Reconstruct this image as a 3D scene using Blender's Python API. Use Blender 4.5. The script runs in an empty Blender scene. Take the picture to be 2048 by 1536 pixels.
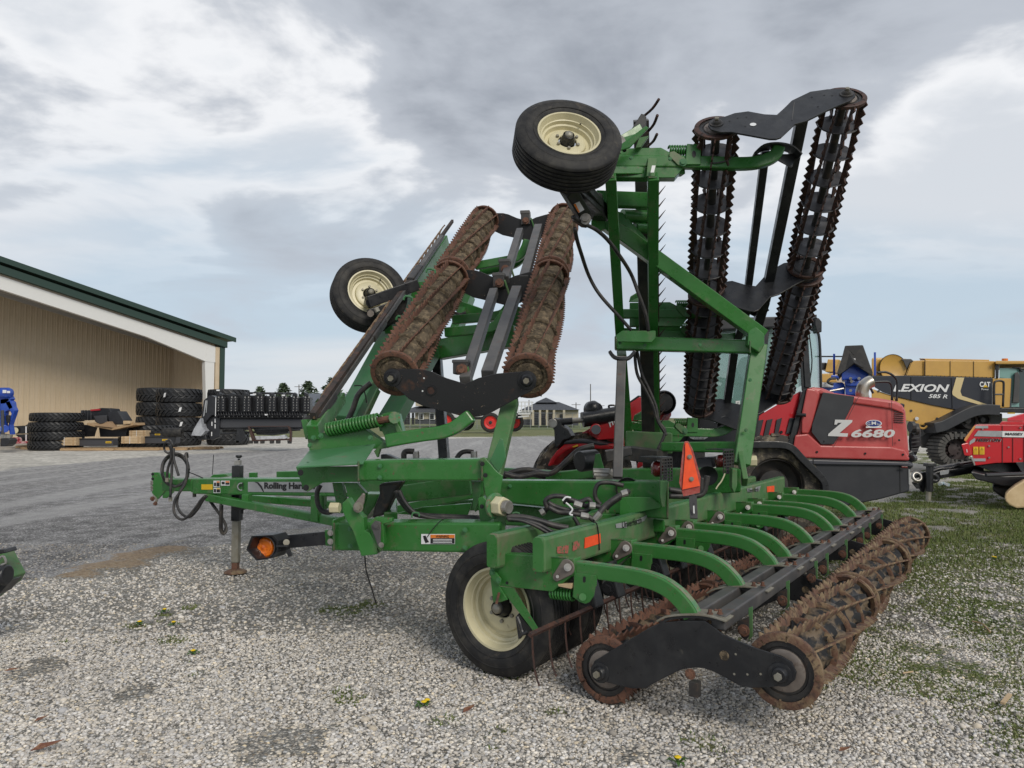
import bpy, bmesh, math, random
import numpy as np
from mathutils import Vector, Matrix
R_ = math.radians
random.seed(7); rng = np.random.default_rng(7)
SC = bpy.context.scene
COL = SC.collection

# ------------------------------------------------------------------ camera
FPX = 1480.0; PITCH = math.atan(67/FPX); EYE = Vector((0, 0, 1.6))
cam_d = bpy.data.cameras.new('camera'); cam = bpy.data.objects.new('camera', cam_d); COL.objects.link(cam)
cam.location = EYE; cam.rotation_euler = (R_(90)+PITCH, 0, 0)
cam_d.sensor_width = 36; cam_d.lens = FPX/2048*36; cam_d.clip_end = 3000; cam_d.clip_start = .05
SC.camera = cam
# ------------------------------------------------------------------ sky
SUN_EL, SUN_AZ = R_(36), R_(152)      # veiled sun behind the camera and to its right
w = bpy.data.worlds.new('World'); SC.world = w; w.use_nodes = True
nt = w.node_tree; N = nt.nodes; Lk = nt.links
for n in list(N): N.remove(n)
def nn(t, **k):
    n = N.new(t)
    for a, b in k.items(): setattr(n, a, b)
    return n
wo = nn('ShaderNodeOutputWorld'); bg = nn('ShaderNodeBackground'); bg.inputs[1].default_value = .094
sky = nn('ShaderNodeTexSky'); sky.sky_type = 'NISHITA'; sky.sun_disc = False
sky.sun_elevation = SUN_EL; sky.sun_rotation = SUN_AZ
tc = nn('ShaderNodeTexCoord'); sep = nn('ShaderNodeSeparateXYZ'); Lk.new(tc.outputs['Generated'], sep.inputs[0])
def wmath(op, a, b=None, c=None, clamp=False):
    m = nn('ShaderNodeMath'); m.operation = op; m.use_clamp = clamp
    for i, v in enumerate((a, b, c)):
        if v is None: continue
        if hasattr(v, 'is_linked') or hasattr(v, 'links'): Lk.new(v, m.inputs[i])
        else: m.inputs[i].default_value = v
    return m.outputs[0]
zc = wmath('MAXIMUM', sep.outputs[2], 0.0)
den = wmath('ADD', zc, .22)
cx = wmath('DIVIDE', sep.outputs[0], den); cy = wmath('DIVIDE', sep.outputs[1], den)
cmb = nn('ShaderNodeCombineXYZ'); Lk.new(cx, cmb.inputs[0]); Lk.new(cy, cmb.inputs[1]); cmb.inputs[2].default_value = 3.7
def wnoise(scale, detail, rough, dist=0.0, off=(0, 0, 0), sc=(1, 1, 1)):
    mp = nn('ShaderNodeMapping'); Lk.new(cmb.outputs[0], mp.inputs[0]); mp.inputs[1].default_value = off; mp.inputs[3].default_value = sc
    t = nn('ShaderNodeTexNoise'); Lk.new(mp.outputs[0], t.inputs['Vector']); t.inputs['Scale'].default_value = scale
    t.inputs['Detail'].default_value = detail; t.inputs['Roughness'].default_value = rough; t.inputs['Distortion'].default_value = dist
    return t.outputs['Fac']
def wramp(v, a, b, ca=(0, 0, 0, 1), cb=(1, 1, 1, 1), mode='EASE'):
    r = nn('ShaderNodeValToRGB'); Lk.new(v, r.inputs[0]); r.color_ramp.interpolation = mode
    r.color_ramp.elements[0].position = a; r.color_ramp.elements[0].color = ca
    r.color_ramp.elements[1].position = b; r.color_ramp.elements[1].color = cb
    return r.outputs[0]
def wmix(f, a, b):
    m = nn('ShaderNodeMixRGB')
    for i, v in enumerate((f, a, b)):
        if hasattr(v, 'links'): Lk.new(v, m.inputs[i])
        elif i == 0: m.inputs[0].default_value = v
        else: m.inputs[i].default_value = (*v, 1)
    return m.outputs[0]
SKYO = (1.3, .4, 0)
big = wnoise(.62, 2, .5, .1, SKYO, (1, 1.15, 1))          # broad masses
mid = wnoise(1.7, 10, .53, .35, (4+SKYO[0], 2, 0), (1, 1.2, 1))          # billows
dens = wmath('ADD', wmath('MULTIPLY', big, .55), wmath('MULTIPLY', mid, .55))
# higher up the cover is heavier, the band over the horizon is thin and pale
hi = wramp(sep.outputs[2], .10, .40)
low = wnoise(.5, 5, .5, .3, (2, 7, 0), (.6, 1.6, 1))
clear = wmix(wramp(low, .40, .60), (4.3, 5.15, 5.95), (5.7, 5.95, 6.3))      # pale blue gaps, thin veil
clear = wmix(.93, sky.outputs[0], clear)
clear = wmix(wramp(sep.outputs[2], .0, .09), (5.6, 5.85, 6.15), clear)
dens3 = wmath('ADD', dens, wmath('MULTIPLY', wramp(sep.outputs[2], .24, .42), .062))
billow = wmix(wramp(dens3, .47, .55), clear, (7.2, 7.5, 8.1))
fine = wnoise(4.2, 8, .55, .5, (9, 1, 0), (1, 1.3, 1))
dens3 = wmath('ADD', dens3, wmath('MULTIPLY', wmath('SUBTRACT', fine, .5), .10))
billow = wmix(wramp(dens3, .46, .54), clear, (7.3, 7.4, 7.6))
mgrey = wmix(wramp(dens3, .525, .585), billow, (4.15, 4.45, 4.95))
grey = wmix(wramp(dens3, .58, .70), mgrey, (2.45, 2.7, 3.15))
veil2 = wmix(wramp(dens, .54, .70), clear, (4.3, 4.7, 5.3))
cloudcol = wmix(hi, veil2, grey)
Lk.new(cloudcol, bg.inputs[0]); Lk.new(bg.outputs[0], wo.inputs[0])
sd = bpy.data.lights.new('sun', 'SUN'); sd.energy = 1.5; sd.angle = R_(22); sd.color = (1, .93, .82)
sun = bpy.data.objects.new('sun', sd); COL.objects.link(sun)
sdir = Vector((math.sin(SUN_AZ)*math.cos(SUN_EL), math.cos(SUN_AZ)*math.cos(SUN_EL), math.sin(SUN_EL)))
sun.rotation_euler = sdir.to_track_quat('Z', 'Y').to_euler()
SC.view_settings.view_transform = 'Standard'; SC.view_settings.look = 'None'
SC.view_settings.exposure = 0.42; SC.view_settings.gamma = 1.0; SC.view_settings.use_curve_mapping = False

# ------------------------------------------------------------------ geometry helpers
cp, sp = math.cos(PITCH), math.sin(PITCH)
def ray(px, py):
    a, b = (px-1024)/FPX, (768-py)/FPX
    return Vector((a, cp-b*sp, sp+b*cp))
def W(px, py, d):
    r = ray(px, py); return EYE + r*(d/r.y)
def on(px, py, p0, n):
    r = ray(px, py); n = Vector(n); return EYE + r*((Vector(p0)-EYE).dot(n)/r.dot(n))
def G(px, py, z=0.0):
    r = ray(px, py); return EYE + r*((z-EYE.z)/r.z)
O = Vector((.508, 4.154, 0)); EV = Vector((.5646, .8254, 0)); EU = Vector((.8254, -.5646, 0)); UP = Vector((0, 0, 1))
def V1(px, py, v=0.0): return on(px, py, O+EV*v, EV)            # on the plane across the machine's rear section
AZ2 = R_(8); E2 = Vector((math.sin(AZ2), math.cos(AZ2), 0)); U2 = Vector((math.cos(AZ2), -math.sin(AZ2), 0))
def V2(px, py, d): return on(px, py, Vector((0, d, 0)), E2)      # on an upright plane of the folded wings / drawbar
CR = {'A': (280, 840, 3.413), 'B': (560, 780, 3.84), 'C': (640, 390, 3.4125), 'D': (1000, 150, 3.84), 'E': (1340, 140, 3.491),
      'F': (1180, 480, 3.2), 'G': (880, 900, 3.072), 'H': (1100, 1000, 3.413), 'I': (1400, 920, 3.072), 'J': (1080, 760, 4.6545),
      'K': (1340, 620, 3.8404), 'L': (1640, 660, 3.8407), 'M': (780, 760, 4.6545), 'N': (880, 1090, 5.12), 'P': (960, 930, 5.12),
      'Q': (1320, 920, 5.12), 'R': (280, 900, 5.906), 'S': (0, 740, 6.206), 'T': (380, 740, 7.877), 'U': (600, 560, 4.517),
      'X': (1820, 800, 6.145), 'Y': (1200, 1000, 7.314), 'Z': (0, 500, 3.2)}
def q(c, *pts):
    x0, y0, s = CR[c]; return [(x0+x/s, y0+y/s) for x, y in pts]

class MB:
    def __init__(s): s.v = []; s.f = []
    def add(s, vs, fs):
        b = len(s.v); s.v += [tuple(x) for x in vs]; s.f += [tuple(i+b for i in f) for f in fs]; return s
    def prism(s, pts, vec):
        n = len(pts); vec = Vector(vec); a = [Vector(p) for p in pts]; b = [p+vec for p in a]
        nrm = Vector((0, 0, 0))
        for i in range(n): nrm += a[i].cross(a[(i+1) % n])
        if nrm.dot(vec) > 0: a, b = a[::-1], b[::-1]
        fs = [tuple(range(n)), tuple(range(2*n-1, n-1, -1))]+[((i+1) % n, i, n+i, n+(i+1) % n) for i in range(n)]
        return s.add(a+b, fs)
    def box(s, c, sx, sy, sz, rz=0.0):
        c = Vector(c); M = Matrix.Rotation(rz, 3, 'Z')
        vs = [c+M@Vector((x*sx/2, y*sy/2, z*sz/2)) for x in (-1, 1) for y in (-1, 1) for z in (-1, 1)]
        return s.add(vs, [(0, 1, 3, 2), (4, 6, 7, 5), (0, 4, 5, 1), (2, 3, 7, 6), (0, 2, 6, 4), (1, 5, 7, 3)])
    def beam(s, A, B, w, h, up=UP, w2=None, h2=None):
        A = Vector(A); B = Vector(B); d = (B-A).normalized(); sd = d.cross(Vector(up))
        sd = sd.normalized() if sd.length > 1e-5 else d.orthogonal().normalized(); u = sd.cross(d).normalized()
        w2 = w if w2 is None else w2; h2 = h if h2 is None else h2
        vs = [A+sd*x*w/2+u*y*h/2 for x, y in ((-1, -1), (1, -1), (1, 1), (-1, 1))]+[B+sd*x*w2/2+u*y*h2/2 for x, y in ((-1, -1), (1, -1), (1, 1), (-1, 1))]
        return s.add(vs, [(0, 3, 2, 1), (4, 5, 6, 7), (0, 1, 5, 4), (1, 2, 6, 5), (2, 3, 7, 6), (3, 0, 4, 7)])
    def cyl(s, A, B, r, n=14, r2=None):
        A = Vector(A); B = Vector(B); d = (B-A).normalized(); e = d.orthogonal().normalized(); g = d.cross(e); r2 = r if r2 is None else r2
        vs = []; 
        for P, rr in ((A, r), (B, r2)):
            for i in range(n):
                t = 2*math.pi*i/n; vs.append(P+e*math.cos(t)*rr+g*math.sin(t)*rr)
        return s.add(vs, [tuple(range(n))[::-1], tuple(range(n, 2*n))]+[(i, (i+1) % n, n+(i+1) % n, n+i) for i in range(n)])
    def lathe(s, prof, C, ax, n=32, closed=False):
        C = Vector(C); d = Vector(ax).normalized(); e = d.orthogonal().normalized(); g = d.cross(e); vs = []
        for r, z in prof:
            for i in range(n):
                t = 2*math.pi*i/n; vs.append(C+d*z+(e*math.cos(t)+g*math.sin(t))*r)
        m = len(prof); fs = []
        for j in range(m if closed else m-1):
            k = (j+1) % m
            for i in range(n): fs.append((j*n+i, j*n+(i+1) % n, k*n+(i+1) % n, k*n+i))
        return s.add(vs, fs)
    def sweep(s, pts, w, h, side):
        """rectangular bar along pts, side = direction of its width"""
        pts = [Vector(p) for p in pts]; side = Vector(side).normalized(); n = len(pts); vs = []
        for i, p in enumerate(pts):
            t = (pts[min(i+1, n-1)]-pts[max(i-1, 0)]).normalized(); u = side.cross(t).normalized()
            vs += [p+side*x*w/2+u*y*h/2 for x, y in ((-1, -1), (1, -1), (1, 1), (-1, 1))]
        fs = [(0, 3, 2, 1), tuple((n-1)*4+k for k in range(4))]
        for i in range(n-1):
            for k in range(4): fs.append((i*4+k, i*4+(k+1) % 4, i*4+4+(k+1) % 4, i*4+4+k))
        return s.add(vs, fs)
    def tube(s, pts, r, n=8, sub=6, closed=False):
        P = smooth(pts, sub); m = len(P); vs = []; t0 = (P[1]-P[0]).normalized(); u = t0.orthogonal().normalized()
        for i, p in enumerate(P):
            t = (P[min(i+1, m-1)]-P[max(i-1, 0)]).normalized(); u = (u-t*u.dot(t)).normalized(); g = t.cross(u)
            vs += [p+(u*math.cos(2*math.pi*k/n)+g*math.sin(2*math.pi*k/n))*r for k in range(n)]
        fs = [tuple(range(n))[::-1], tuple((m-1)*n+k for k in range(n))]
        for i in range(m-1):
            for k in range(n): fs.append((i*n+k, i*n+(k+1) % n, i*n+n+(k+1) % n, i*n+n+k))
        return s.add(vs, fs)
    def spring(s, A, B, r, wr, turns):
        A = Vector(A); B = Vector(B); d = (B-A); e = d.orthogonal().normalized(); g = d.normalized().cross(e); m = int(turns*10)
        pts = [A+d*(i/m)+(e*math.cos(i*2*math.pi/10)+g*math.sin(i*2*math.pi/10))*r for i in range(m+1)]
        return s.tube(pts, wr, 6, 1)
    def mesh(s, name, mat, flat=True):
        me = bpy.data.meshes.new(name); me.from_pydata(s.v, [], s.f); me.materials.append(mat); me.update()
        if not flat:
            me.polygons.foreach_set('use_smooth', [True]*len(me.polygons))
        return me
def smooth(pts, sub):
    P = [Vector(p) for p in pts]
    if sub <= 1 or len(P) < 3: return P
    out = []
    for i in range(len(P)-1):
        a, b, c, d = P[max(i-1, 0)], P[i], P[i+1], P[min(i+2, len(P)-1)]
        for k in range(sub):
            t = k/sub
            out.append(.5*((2*b)+(c-a)*t+(2*a-5*b+4*c-d)*t*t+(3*b-3*c+d-a)*t**3))
    out.append(P[-1]); return out

def setp(o, label=None, cat=None, group=None, kind=None):
    if label: o['label'] = label
    if cat: o['category'] = cat
    if group: o['group'] = group
    if kind: o['kind'] = kind
    return o
PINV = {}
def parent(o, p):
    if p is not None:
        o.parent = p; o.matrix_parent_inverse = WM(p).inverted()
    return o
WMAT = {}
def WM(o): return WMAT.get(o.name, Matrix.Identity(4))
def empty(name, loc, label, cat, group=None, rz=0.0):
    o = bpy.data.objects.new(name, None); COL.objects.link(o); o.location = loc; o.rotation_euler = (0, 0, rz); o.empty_display_size = .2
    WMAT[o.name] = Matrix.Translation(Vector(loc))@Matrix.Rotation(rz, 4, 'Z')
    return setp(o, label, cat, group)
def part(name, mb, mat, par=None, bev=0.0, flat=True, auto=False, label=None, M=None):
    me = mb if isinstance(mb, bpy.types.Mesh) else mb.mesh(name, mat, flat)
    o = bpy.data.objects.new(name, me); COL.objects.link(o)
    if M is not None: o.matrix_basis = M; WMAT[o.name] = M
    parent(o, par)
    if bev:
        b = o.modifiers.new('bevel', 'BEVEL'); b.width = bev; b.segments = 2; b.limit_method = 'ANGLE'; b.angle_limit = R_(35); b.harden_normals = False
    if auto and not flat:
        shade_auto(me)
    if label: o['label'] = label
    return o
def shade_auto(me, ang=40):
    bm = bmesh.new(); bm.from_mesh(me)
    for e in bm.edges:
        if len(e.link_faces) == 2 and e.calc_face_angle(0) > R_(ang): e.smooth = False
    bm.to_mesh(me); bm.free()
def copy_tree(o, M, par=None, label=None, root=True):
    """copy of a thing built round its own origin"""
    c = o.copy(); COL.objects.link(c)
    if root:
        c.matrix_basis = M; c.parent = None
        if label: c['label'] = label
    else: c.parent = par; c.matrix_parent_inverse = o.matrix_parent_inverse.copy()
    for ch in [x for x in bpy.data.objects if x.parent == o and x != c]: copy_tree(ch, None, c, None, False)
    return c

# ------------------------------------------------------------------ materials
def mat(name, col, rough=.5, col2=None, nscale=6, nlo=.45, nhi=.62, metal=0.0, bump=0.0, bscale=40, spec=.5, detail=6, col3=None, n3=25, lo3=.6, hi3=.68, coat=0.0, rvar=0.0, alpha=None, trans=0.0, stretch=None, chips=None):
    m = bpy.data.materials.new(name); m.use_nodes = True; t = m.node_tree; b = t.nodes['Principled BSDF']; L = t.links
    b.inputs['Roughness'].default_value = rough; b.inputs['Metallic'].default_value = metal
    b.inputs['Specular IOR Level'].default_value = spec; b.inputs['Coat Weight'].default_value = coat; b.inputs['Coat Roughness'].default_value = .15
    b.inputs['Base Color'].default_value = (*col, 1)
    if trans: b.inputs['Transmission Weight'].default_value = trans
    if alpha is not None: b.inputs['Alpha'].default_value = alpha
    tcn = t.nodes.new('ShaderNodeTexCoord'); src = tcn.outputs['Object']
    if stretch:
        mp = t.nodes.new('ShaderNodeMapping'); mp.inputs[3].default_value = stretch; L.new(src, mp.inputs[0]); src = mp.outputs[0]
    def noise(sc, det=6, dist=0.0, s=None):
        n = t.nodes.new('ShaderNodeTexNoise'); n.inputs['Scale'].default_value = sc; n.inputs['Detail'].default_value = det; n.inputs['Roughness'].default_value = .62
        n.inputs['Distortion'].default_value = dist; L.new(s or src, n.inputs['Vector']); return n.outputs['Fac']
    def ramp(v, a, c):
        r = t.nodes.new('ShaderNodeMapRange'); r.inputs[1].default_value = a; r.inputs[2].default_value = c; L.new(v, r.inputs[0]); return r.outputs[0]
    cur = None
    if col2:
        mx = t.nodes.new('ShaderNodeMixRGB'); mx.inputs[1].default_value = (*col, 1); mx.inputs[2].default_value = (*col2, 1)
        fac = ramp(noise(nscale, detail, .2), nlo, nhi); L.new(fac, mx.inputs[0]); cur = mx.outputs[0]
    if col3:
        mx = t.nodes.new('ShaderNodeMixRGB'); mx.inputs[2].default_value = (*col3, 1)
        if cur: L.new(cur, mx.inputs[1])
        else: mx.inputs[1].default_value = (*col, 1)
        L.new(ramp(noise(n3, 8, .4, tcn.outputs['Object']), lo3, hi3), mx.inputs[0]); cur = mx.outputs[0]
    if chips:
        mx = t.nodes.new('ShaderNodeMixRGB'); mx.inputs[2].default_value = (*chips, 1)
        if cur: L.new(cur, mx.inputs[1])
        else: mx.inputs[1].default_value = (*col, 1)
        na, nb2 = noise(38, 4, .0, tcn.outputs['Object']), noise(3.1, 3, 0, tcn.outputs['Object'])
        ad = t.nodes.new('ShaderNodeMath'); ad.operation = 'MULTIPLY_ADD'; ad.inputs[1].default_value = .45; L.new(nb2, ad.inputs[0]); L.new(na, ad.inputs[2])
        L.new(ramp(ad.outputs[0], .905, .93), mx.inputs[0]); cur = mx.outputs[0]
    if cur: L.new(cur, b.inputs['Base Color'])
    if rvar:
        r = t.nodes.new('ShaderNodeMapRange'); r.inputs[1].default_value = .35; r.inputs[2].default_value = .65
        r.inputs[3].default_value = max(.05, rough-rvar); r.inputs[4].default_value = min(1, rough+rvar); L.new(noise(nscale*2.3, 5), r.inputs[0]); L.new(r.outputs[0], b.inputs['Roughness'])
    if bump:
        bp = t.nodes.new('ShaderNodeBump'); bp.inputs['Strength'].default_value = 1; bp.inputs['Distance'].default_value = bump
        L.new(noise(bscale, 5), bp.inputs['Height']); L.new(bp.outputs[0], b.inputs['Normal'])
    return m
GREEN = mat('green_paint', (.026, .15, .025), .34, (.044, .185, .042), 3, .4, .7, col3=(.15, .16, .10), n3=7, lo3=.55, hi3=.82, chips=(.13, .075, .045), rvar=.1, coat=.15)
GREEN_D = mat('green_paint_dusty', (.06, .17, .055), .48, (.11, .19, .085), 6, .38, .68, col3=(.17, .15, .10), n3=4, lo3=.52, hi3=.72, chips=(.15, .07, .04), rvar=.1)
GREEN_LIT = mat('green_paint_lit', (.045, .18, .065), .42, (.075, .19, .09), 5, .4, .65, col3=(.16, .13, .08), n3=12, lo3=.6, hi3=.75)  # paler copy of the green: light on upward faces put into the colour
CHIP = mat('chipped_green_edge', (.06, .2, .08), .5, (.17, .2, .12), 18, .45, .6, col3=(.2, .09, .05), n3=40, lo3=.58, hi3=.64)
BLACK = mat('black_paint', (.014, .015, .018), .36, (.035, .036, .038), 7, .45, .75, rvar=.1, col3=(.12, .11, .09), n3=14, lo3=.66, hi3=.82)
BLACK_W = mat('worn_black_paint', (.018, .018, .02), .45, (.055, .05, .045), 5, .4, .7, col3=(.13, .075, .045), n3=9, lo3=.58, hi3=.78, bump=.001, bscale=60)
BAR = mat('dusty_grey_bar', (.06, .06, .062), .5, (.11, .105, .10), 5, .4, .7, col3=(.10, .05, .035), n3=16, lo3=.6, hi3=.75)
RUST = mat('rusty_steel', (.12, .052, .034), .8, (.19, .095, .06), 5, .35, .68, col3=(.06, .04, .032), n3=40, lo3=.5, hi3=.62, bump=.002, bscale=90)
RUST_D = mat('dark_rusty_steel', (.045, .022, .017), .6, (.09, .04, .028), 16, .4, .65, col3=(.028, .02, .02), n3=30, lo3=.5, hi3=.62, bump=.001, bscale=90)
RUSTMUD = mat('rusty_muddy_steel', (.13, .068, .045), .85, (.235, .17, .10), 11, .42, .6, col3=(.07, .042, .033), n3=30, lo3=.52, hi3=.62, bump=.004, bscale=70)
MUD = mat('dried_mud', (.15, .12, .085), .95, (.06, .05, .038), 9, .42, .62, col3=(.26, .20, .13), n3=28, lo3=.5, hi3=.65, bump=.012, bscale=55, spec=.1)
MUDBLACK = mat('muddy_black_drum', (.016, .016, .017), .45, (.15, .11, .07), 7, .47, .55, col3=(.2, .15, .1), n3=22, lo3=.62, hi3=.7, bump=.004, bscale=50)
DISC = mat('grey_worn_disc', (.055, .055, .06), .42, (.10, .095, .095), 6, .4, .7, col3=(.35, .33, .3), n3=30, lo3=.68, hi3=.74, metal=.25)
RUBBER = mat('tyre_rubber', (.016, .016, .017), .62, (.05, .047, .042), 8, .42, .7, bump=.001, bscale=120, spec=.35, col3=(.10, .085, .065), n3=12, lo3=.6, hi3=.8)
RUBBER_N = mat('new_tyre_rubber', (.018, .019, .021), .45, (.03, .031, .034), 5, .4, .7, spec=.4)
CREAM = mat('cream_rim_paint', (.62, .57, .38), .35, (.5, .46, .30), 5, .45, .75, col3=(.25, .2, .13), n3=20, lo3=.68, hi3=.8)
STEEL = mat('zinc_steel', (.42, .41, .39), .38, (.28, .26, .23), 12, .4, .65, metal=.7)
GALV = mat('galvanised_post', (.30, .29, .25), .5, (.22, .2, .15), 9, .4, .65, metal=.35, col3=(.12, .06, .04), n3=6, lo3=.66, hi3=.8)
GREYPL = mat('grey_cast_link', (.17, .145, .13), .55, (.24, .21, .185), 12, .4, .65, metal=.3, col3=(.10, .06, .04), n3=20, lo3=.55, hi3=.7)
HOSE = mat('hydraulic_hose', (.022, .022, .024), .5, (.07, .062, .055), 14, .45, .7)
ORANGE = mat('orange_reflector', (.95, .1, .022), .5, (.8, .08, .02), 20, .4, .7)
REDBORD = mat('dark_red_reflective', (.33, .05, .04), .35, (.42, .14, .12), 30, .4, .7)
FADED = mat('peeling_pink_decal', (.38, .1, .08), .7, (.05, .14, .05), 60, .5, .56)
WHITE = mat('white_vinyl', (.72, .73, .74), .45)
SILVER = mat('silver_vinyl', (.40, .41, .42), .4, (.30, .31, .32), 5, .4, .65, metal=.3)
INK = mat('black_ink', (.012, .012, .013), .5)
YELLOW = mat('yellow_decal', (.75, .48, .02), .5)
ORANGED = mat('orange_decal', (.72, .2, .02), .5)
AMBER = mat('amber_lens', (.85, .2, .01), .12, (.55, .1, .005), 40, .45, .6, coat=.6)
REDLENS = mat('red_lamp_lens', (.11, .008, .008), .25, coat=.4)
WOOD = mat('pale_pallet_wood', (.46, .32, .18), .75, (.34, .22, .12), 4, .4, .65, stretch=(1, 1, 6), bump=.003, bscale=12)
WOODL = mat('light_crate_wood', (.56, .42, .26), .7, (.46, .33, .19), 3, .4, .65)

def crop_pts(c, pts, f): return [f(*p) for p in q(c, *pts)]
def text(name, body, corner, right, up, mat_, par, bold=0.0, shear=0.0, ext=.002, fitw=True):
    """flat lettering: corner = lower left point; right, up = vectors spanning the line of text"""
    cu = bpy.data.curves.new(name, 'FONT'); cu.body = body; cu.extrude = 0.0; cu.offset = bold; cu.shear = shear; cu.resolution_u = 3
    o = bpy.data.objects.new(name+'_src', cu); COL.objects.link(o)
    dg = bpy.context.evaluated_depsgraph_get(); me = bpy.data.meshes.new_from_object(o.evaluated_get(dg))
    bpy.data.objects.remove(o)
    co = np.empty(len(me.vertices)*3); me.vertices.foreach_get('co', co); co = co.reshape(-1, 3)
    mn, mx = co.min(0), co.max(0); sx, sy = max(mx[0]-mn[0], 1e-6), max(mx[1]-mn[1], 1e-6)
    right = Vector(right); up = Vector(up); corner = Vector(corner); n = right.cross(up).normalized()
    P = np.array(corner)+np.outer((co[:, 0]-mn[0])/sx, np.array(right))+np.outer((co[:, 1]-mn[1])/sy, np.array(up))+np.array(n)*ext
    me.vertices.foreach_set('co', P.ravel()); me.materials.clear(); me.materials.append(mat_); me.update()
    me.name = name; o = bpy.data.objects.new(name, me); COL.objects.link(o); return parent(o, par)
def textq(name, body, ll, lr, ul, f, mat_, par, **k):
    a, b, c = f(*ll), f(*lr), f(*ul); return text(name, body, a, b-a, c-a, mat_, par, **k)
def decal(name, pts, mat_, par, off, th=.0015):
    """thin sticker: pts on the carrying face, off = outward normal * distance"""
    off = Vector(off); return part(name, MB().prism([Vector(p)+off for p in pts], off.normalized()*th), mat_, par)
# ------------------------------------------------------------------ ground
def vnoise(x, y, seed=0):
    xi = np.floor(x).astype(int); yi = np.floor(y).astype(int); xf = x-xi; yf = y-yi
    def h(a, b): 
        v = np.sin(a*127.1+b*311.7+seed*74.7)*43758.5453; return v-np.floor(v)
    u = xf*xf*(3-2*xf); v = yf*yf*(3-2*yf)
    return (h(xi, yi)*(1-u)+h(xi+1, yi)*u)*(1-v)+(h(xi, yi+1)*(1-u)+h(xi+1, yi+1)*u)*v
def fbm(x, y, seed=0, oct=4):
    s = 0; a = .5
    for i in range(oct): s = s+a*vnoise(x*2**i, y*2**i, seed+i); a *= .5
    return s/(1-.5**oct)
def inpoly(x, y, poly):
    ins = np.zeros(x.shape, bool); j = len(poly)-1
    for i in range(len(poly)):
        xi, yi = poly[i]; xj, yj = poly[j]
        c = ((yi > y) != (yj > y)) & (x < (xj-xi)*(y-yi)/((yj-yi) or 1e-9)+xi); ins ^= c; j = i
    return ins
LANE = [(G(x, y).x, G(x, y).y) for x, y in ((-700, 1300), (-260, 1235), (0, 1168), (120, 1142), (250, 1112), (350, 1092), (480, 1092), (620, 1062), (800, 1015), (1000, 985), (1200, 955), (1560, 905), (1560, 878), (1090, 871), (820, 880), (560, 899), (300, 913), (0, 940), (-700, 975))]
GRASSR = [(G(x, y).x, G(x, y).y) for x, y in ((1700, 1000), (1900, 962), (1840, 925), (1800, 905), (2300, 878), (3300, 900), (4200, 1500), (2700, 1700), (2300, 1560), (2090, 1400), (2060, 1270), (2046, 1180), (2080, 1080), (1960, 1048), (1860, 1022), (1790, 1020))]
def masks(x, y):
    """what the ground is made of: dark crushed stone of the lane, turf, brown soil"""
    wx = x+(fbm(x*.9, y*.9, 3)-.5)*1.6+(fbm(x*5, y*5, 4)-.5)*.5; wy = y+(fbm(x*.9, y*.9, 11)-.5)*1.6+(fbm(x*5, y*5, 12)-.5)*.5
    lane = inpoly(wx, wy, LANE).astype(float)
    n = fbm(x*1.3, y*1.3, 21); n2 = fbm(x*4, y*4, 33)
    far = ((y > 62+2*np.sin(x*.05))).astype(float)
    gx = x-(2.35+.20*(y-3.5))
    edge = np.clip((gx+1.2)/1.9, 0, 1)
    turf = np.clip((n*.75+n2*.5-.68+edge*.38)*3, 0, 1)*.74*(gx > -1.6)*(y < 14)
    core = inpoly(wx, wy, GRASSR)*np.clip((n2*.8+n*.5-.42)*2.6, 0, .92)
    spots = 0*x
    for px, py, r in ((275, 1250, .14), (330, 1228, .12), (342, 1280, .2), (375, 1322, .14), (395, 1345, .2), (130, 1280, .08), (470, 1330, .1), (232, 1283, .07), (385, 1212, .12), (690, 1400, .2), (680, 1385, .12), (1005, 1458, .1), (900, 1440, .14), (1110, 1425, .12), (700, 1215, .45), (1010, 1330, .3), (985, 1495, .06), (1700, 1330, .35), (1640, 1365, .3), (1390, 1480, .25), (320, 1240, .1)):
        g = G(px, py); spots = np.maximum(spots, np.exp(-(((x-g.x)**2+(y-g.y)**2)/r**2)))
    turf = np.maximum(turf, np.clip((spots*.75+n2*.9-.85)*3, 0, 1)*.62)
    turf = np.maximum(np.maximum(turf, core), far)
    s = 0*x
    for px, py, r in ((215, 1130, .42), (270, 1112, .4), (335, 1100, .36), (165, 1147, .25)):
        g = G(px, py); s = np.maximum(s, np.exp(-(((x-g.x)**2/1.5+(y-g.y)**2)/r**2)))
    soil = np.clip((s+n2*.8-.80)*2.2, 0, .8)
    st = 0*x
    for px, py, r in ((590, 1468, .3), (250, 1395, .3), (1290, 1500, .28), (60, 1330, .3), (1900, 1330, .5), (700, 1130, .6)):
        g = G(px, py); st = np.maximum(st, np.exp(-(((x-g.x)**2+(y-g.y)**2)/r**2)))
    soil = np.maximum(soil, np.clip((st*.6+n2*.9+n*.3-.95)*1.3, 0, .22))
    return lane, turf*(1-lane*.6), soil
def axis_coords(lo, hi, dens, far, st, g=1.09):
    a = list(np.arange(dens[0], dens[1], st)); s = st; v = a[-1]
    while v < hi: s *= g; v += s; a.append(v)
    s = st; v = a[0]; b = []
    while v > lo: s *= g; v -= s; b.append(v)
    return np.array(b[::-1]+a)
gx = axis_coords(-1500, 1500, (-9, 9), 0, .075, 1.035); gy = axis_coords(-60, 2200, (2.2, 14), 0, .075, 1.03)
XX, YY = np.meshgrid(gx, gy); ln, tf, so = masks(XX, YY)
fade = np.clip((30-YY)/20, 0, 1)
ZZ = ((fbm(XX*.5, YY*.5, 5)-.5)*.03+(fbm(XX*3, YY*3, 6)-.5)*.014)*fade-.012+so*.035*fade
nx, ny = len(gx), len(gy); idx = np.arange(nx*ny).reshape(ny, nx)
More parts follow.
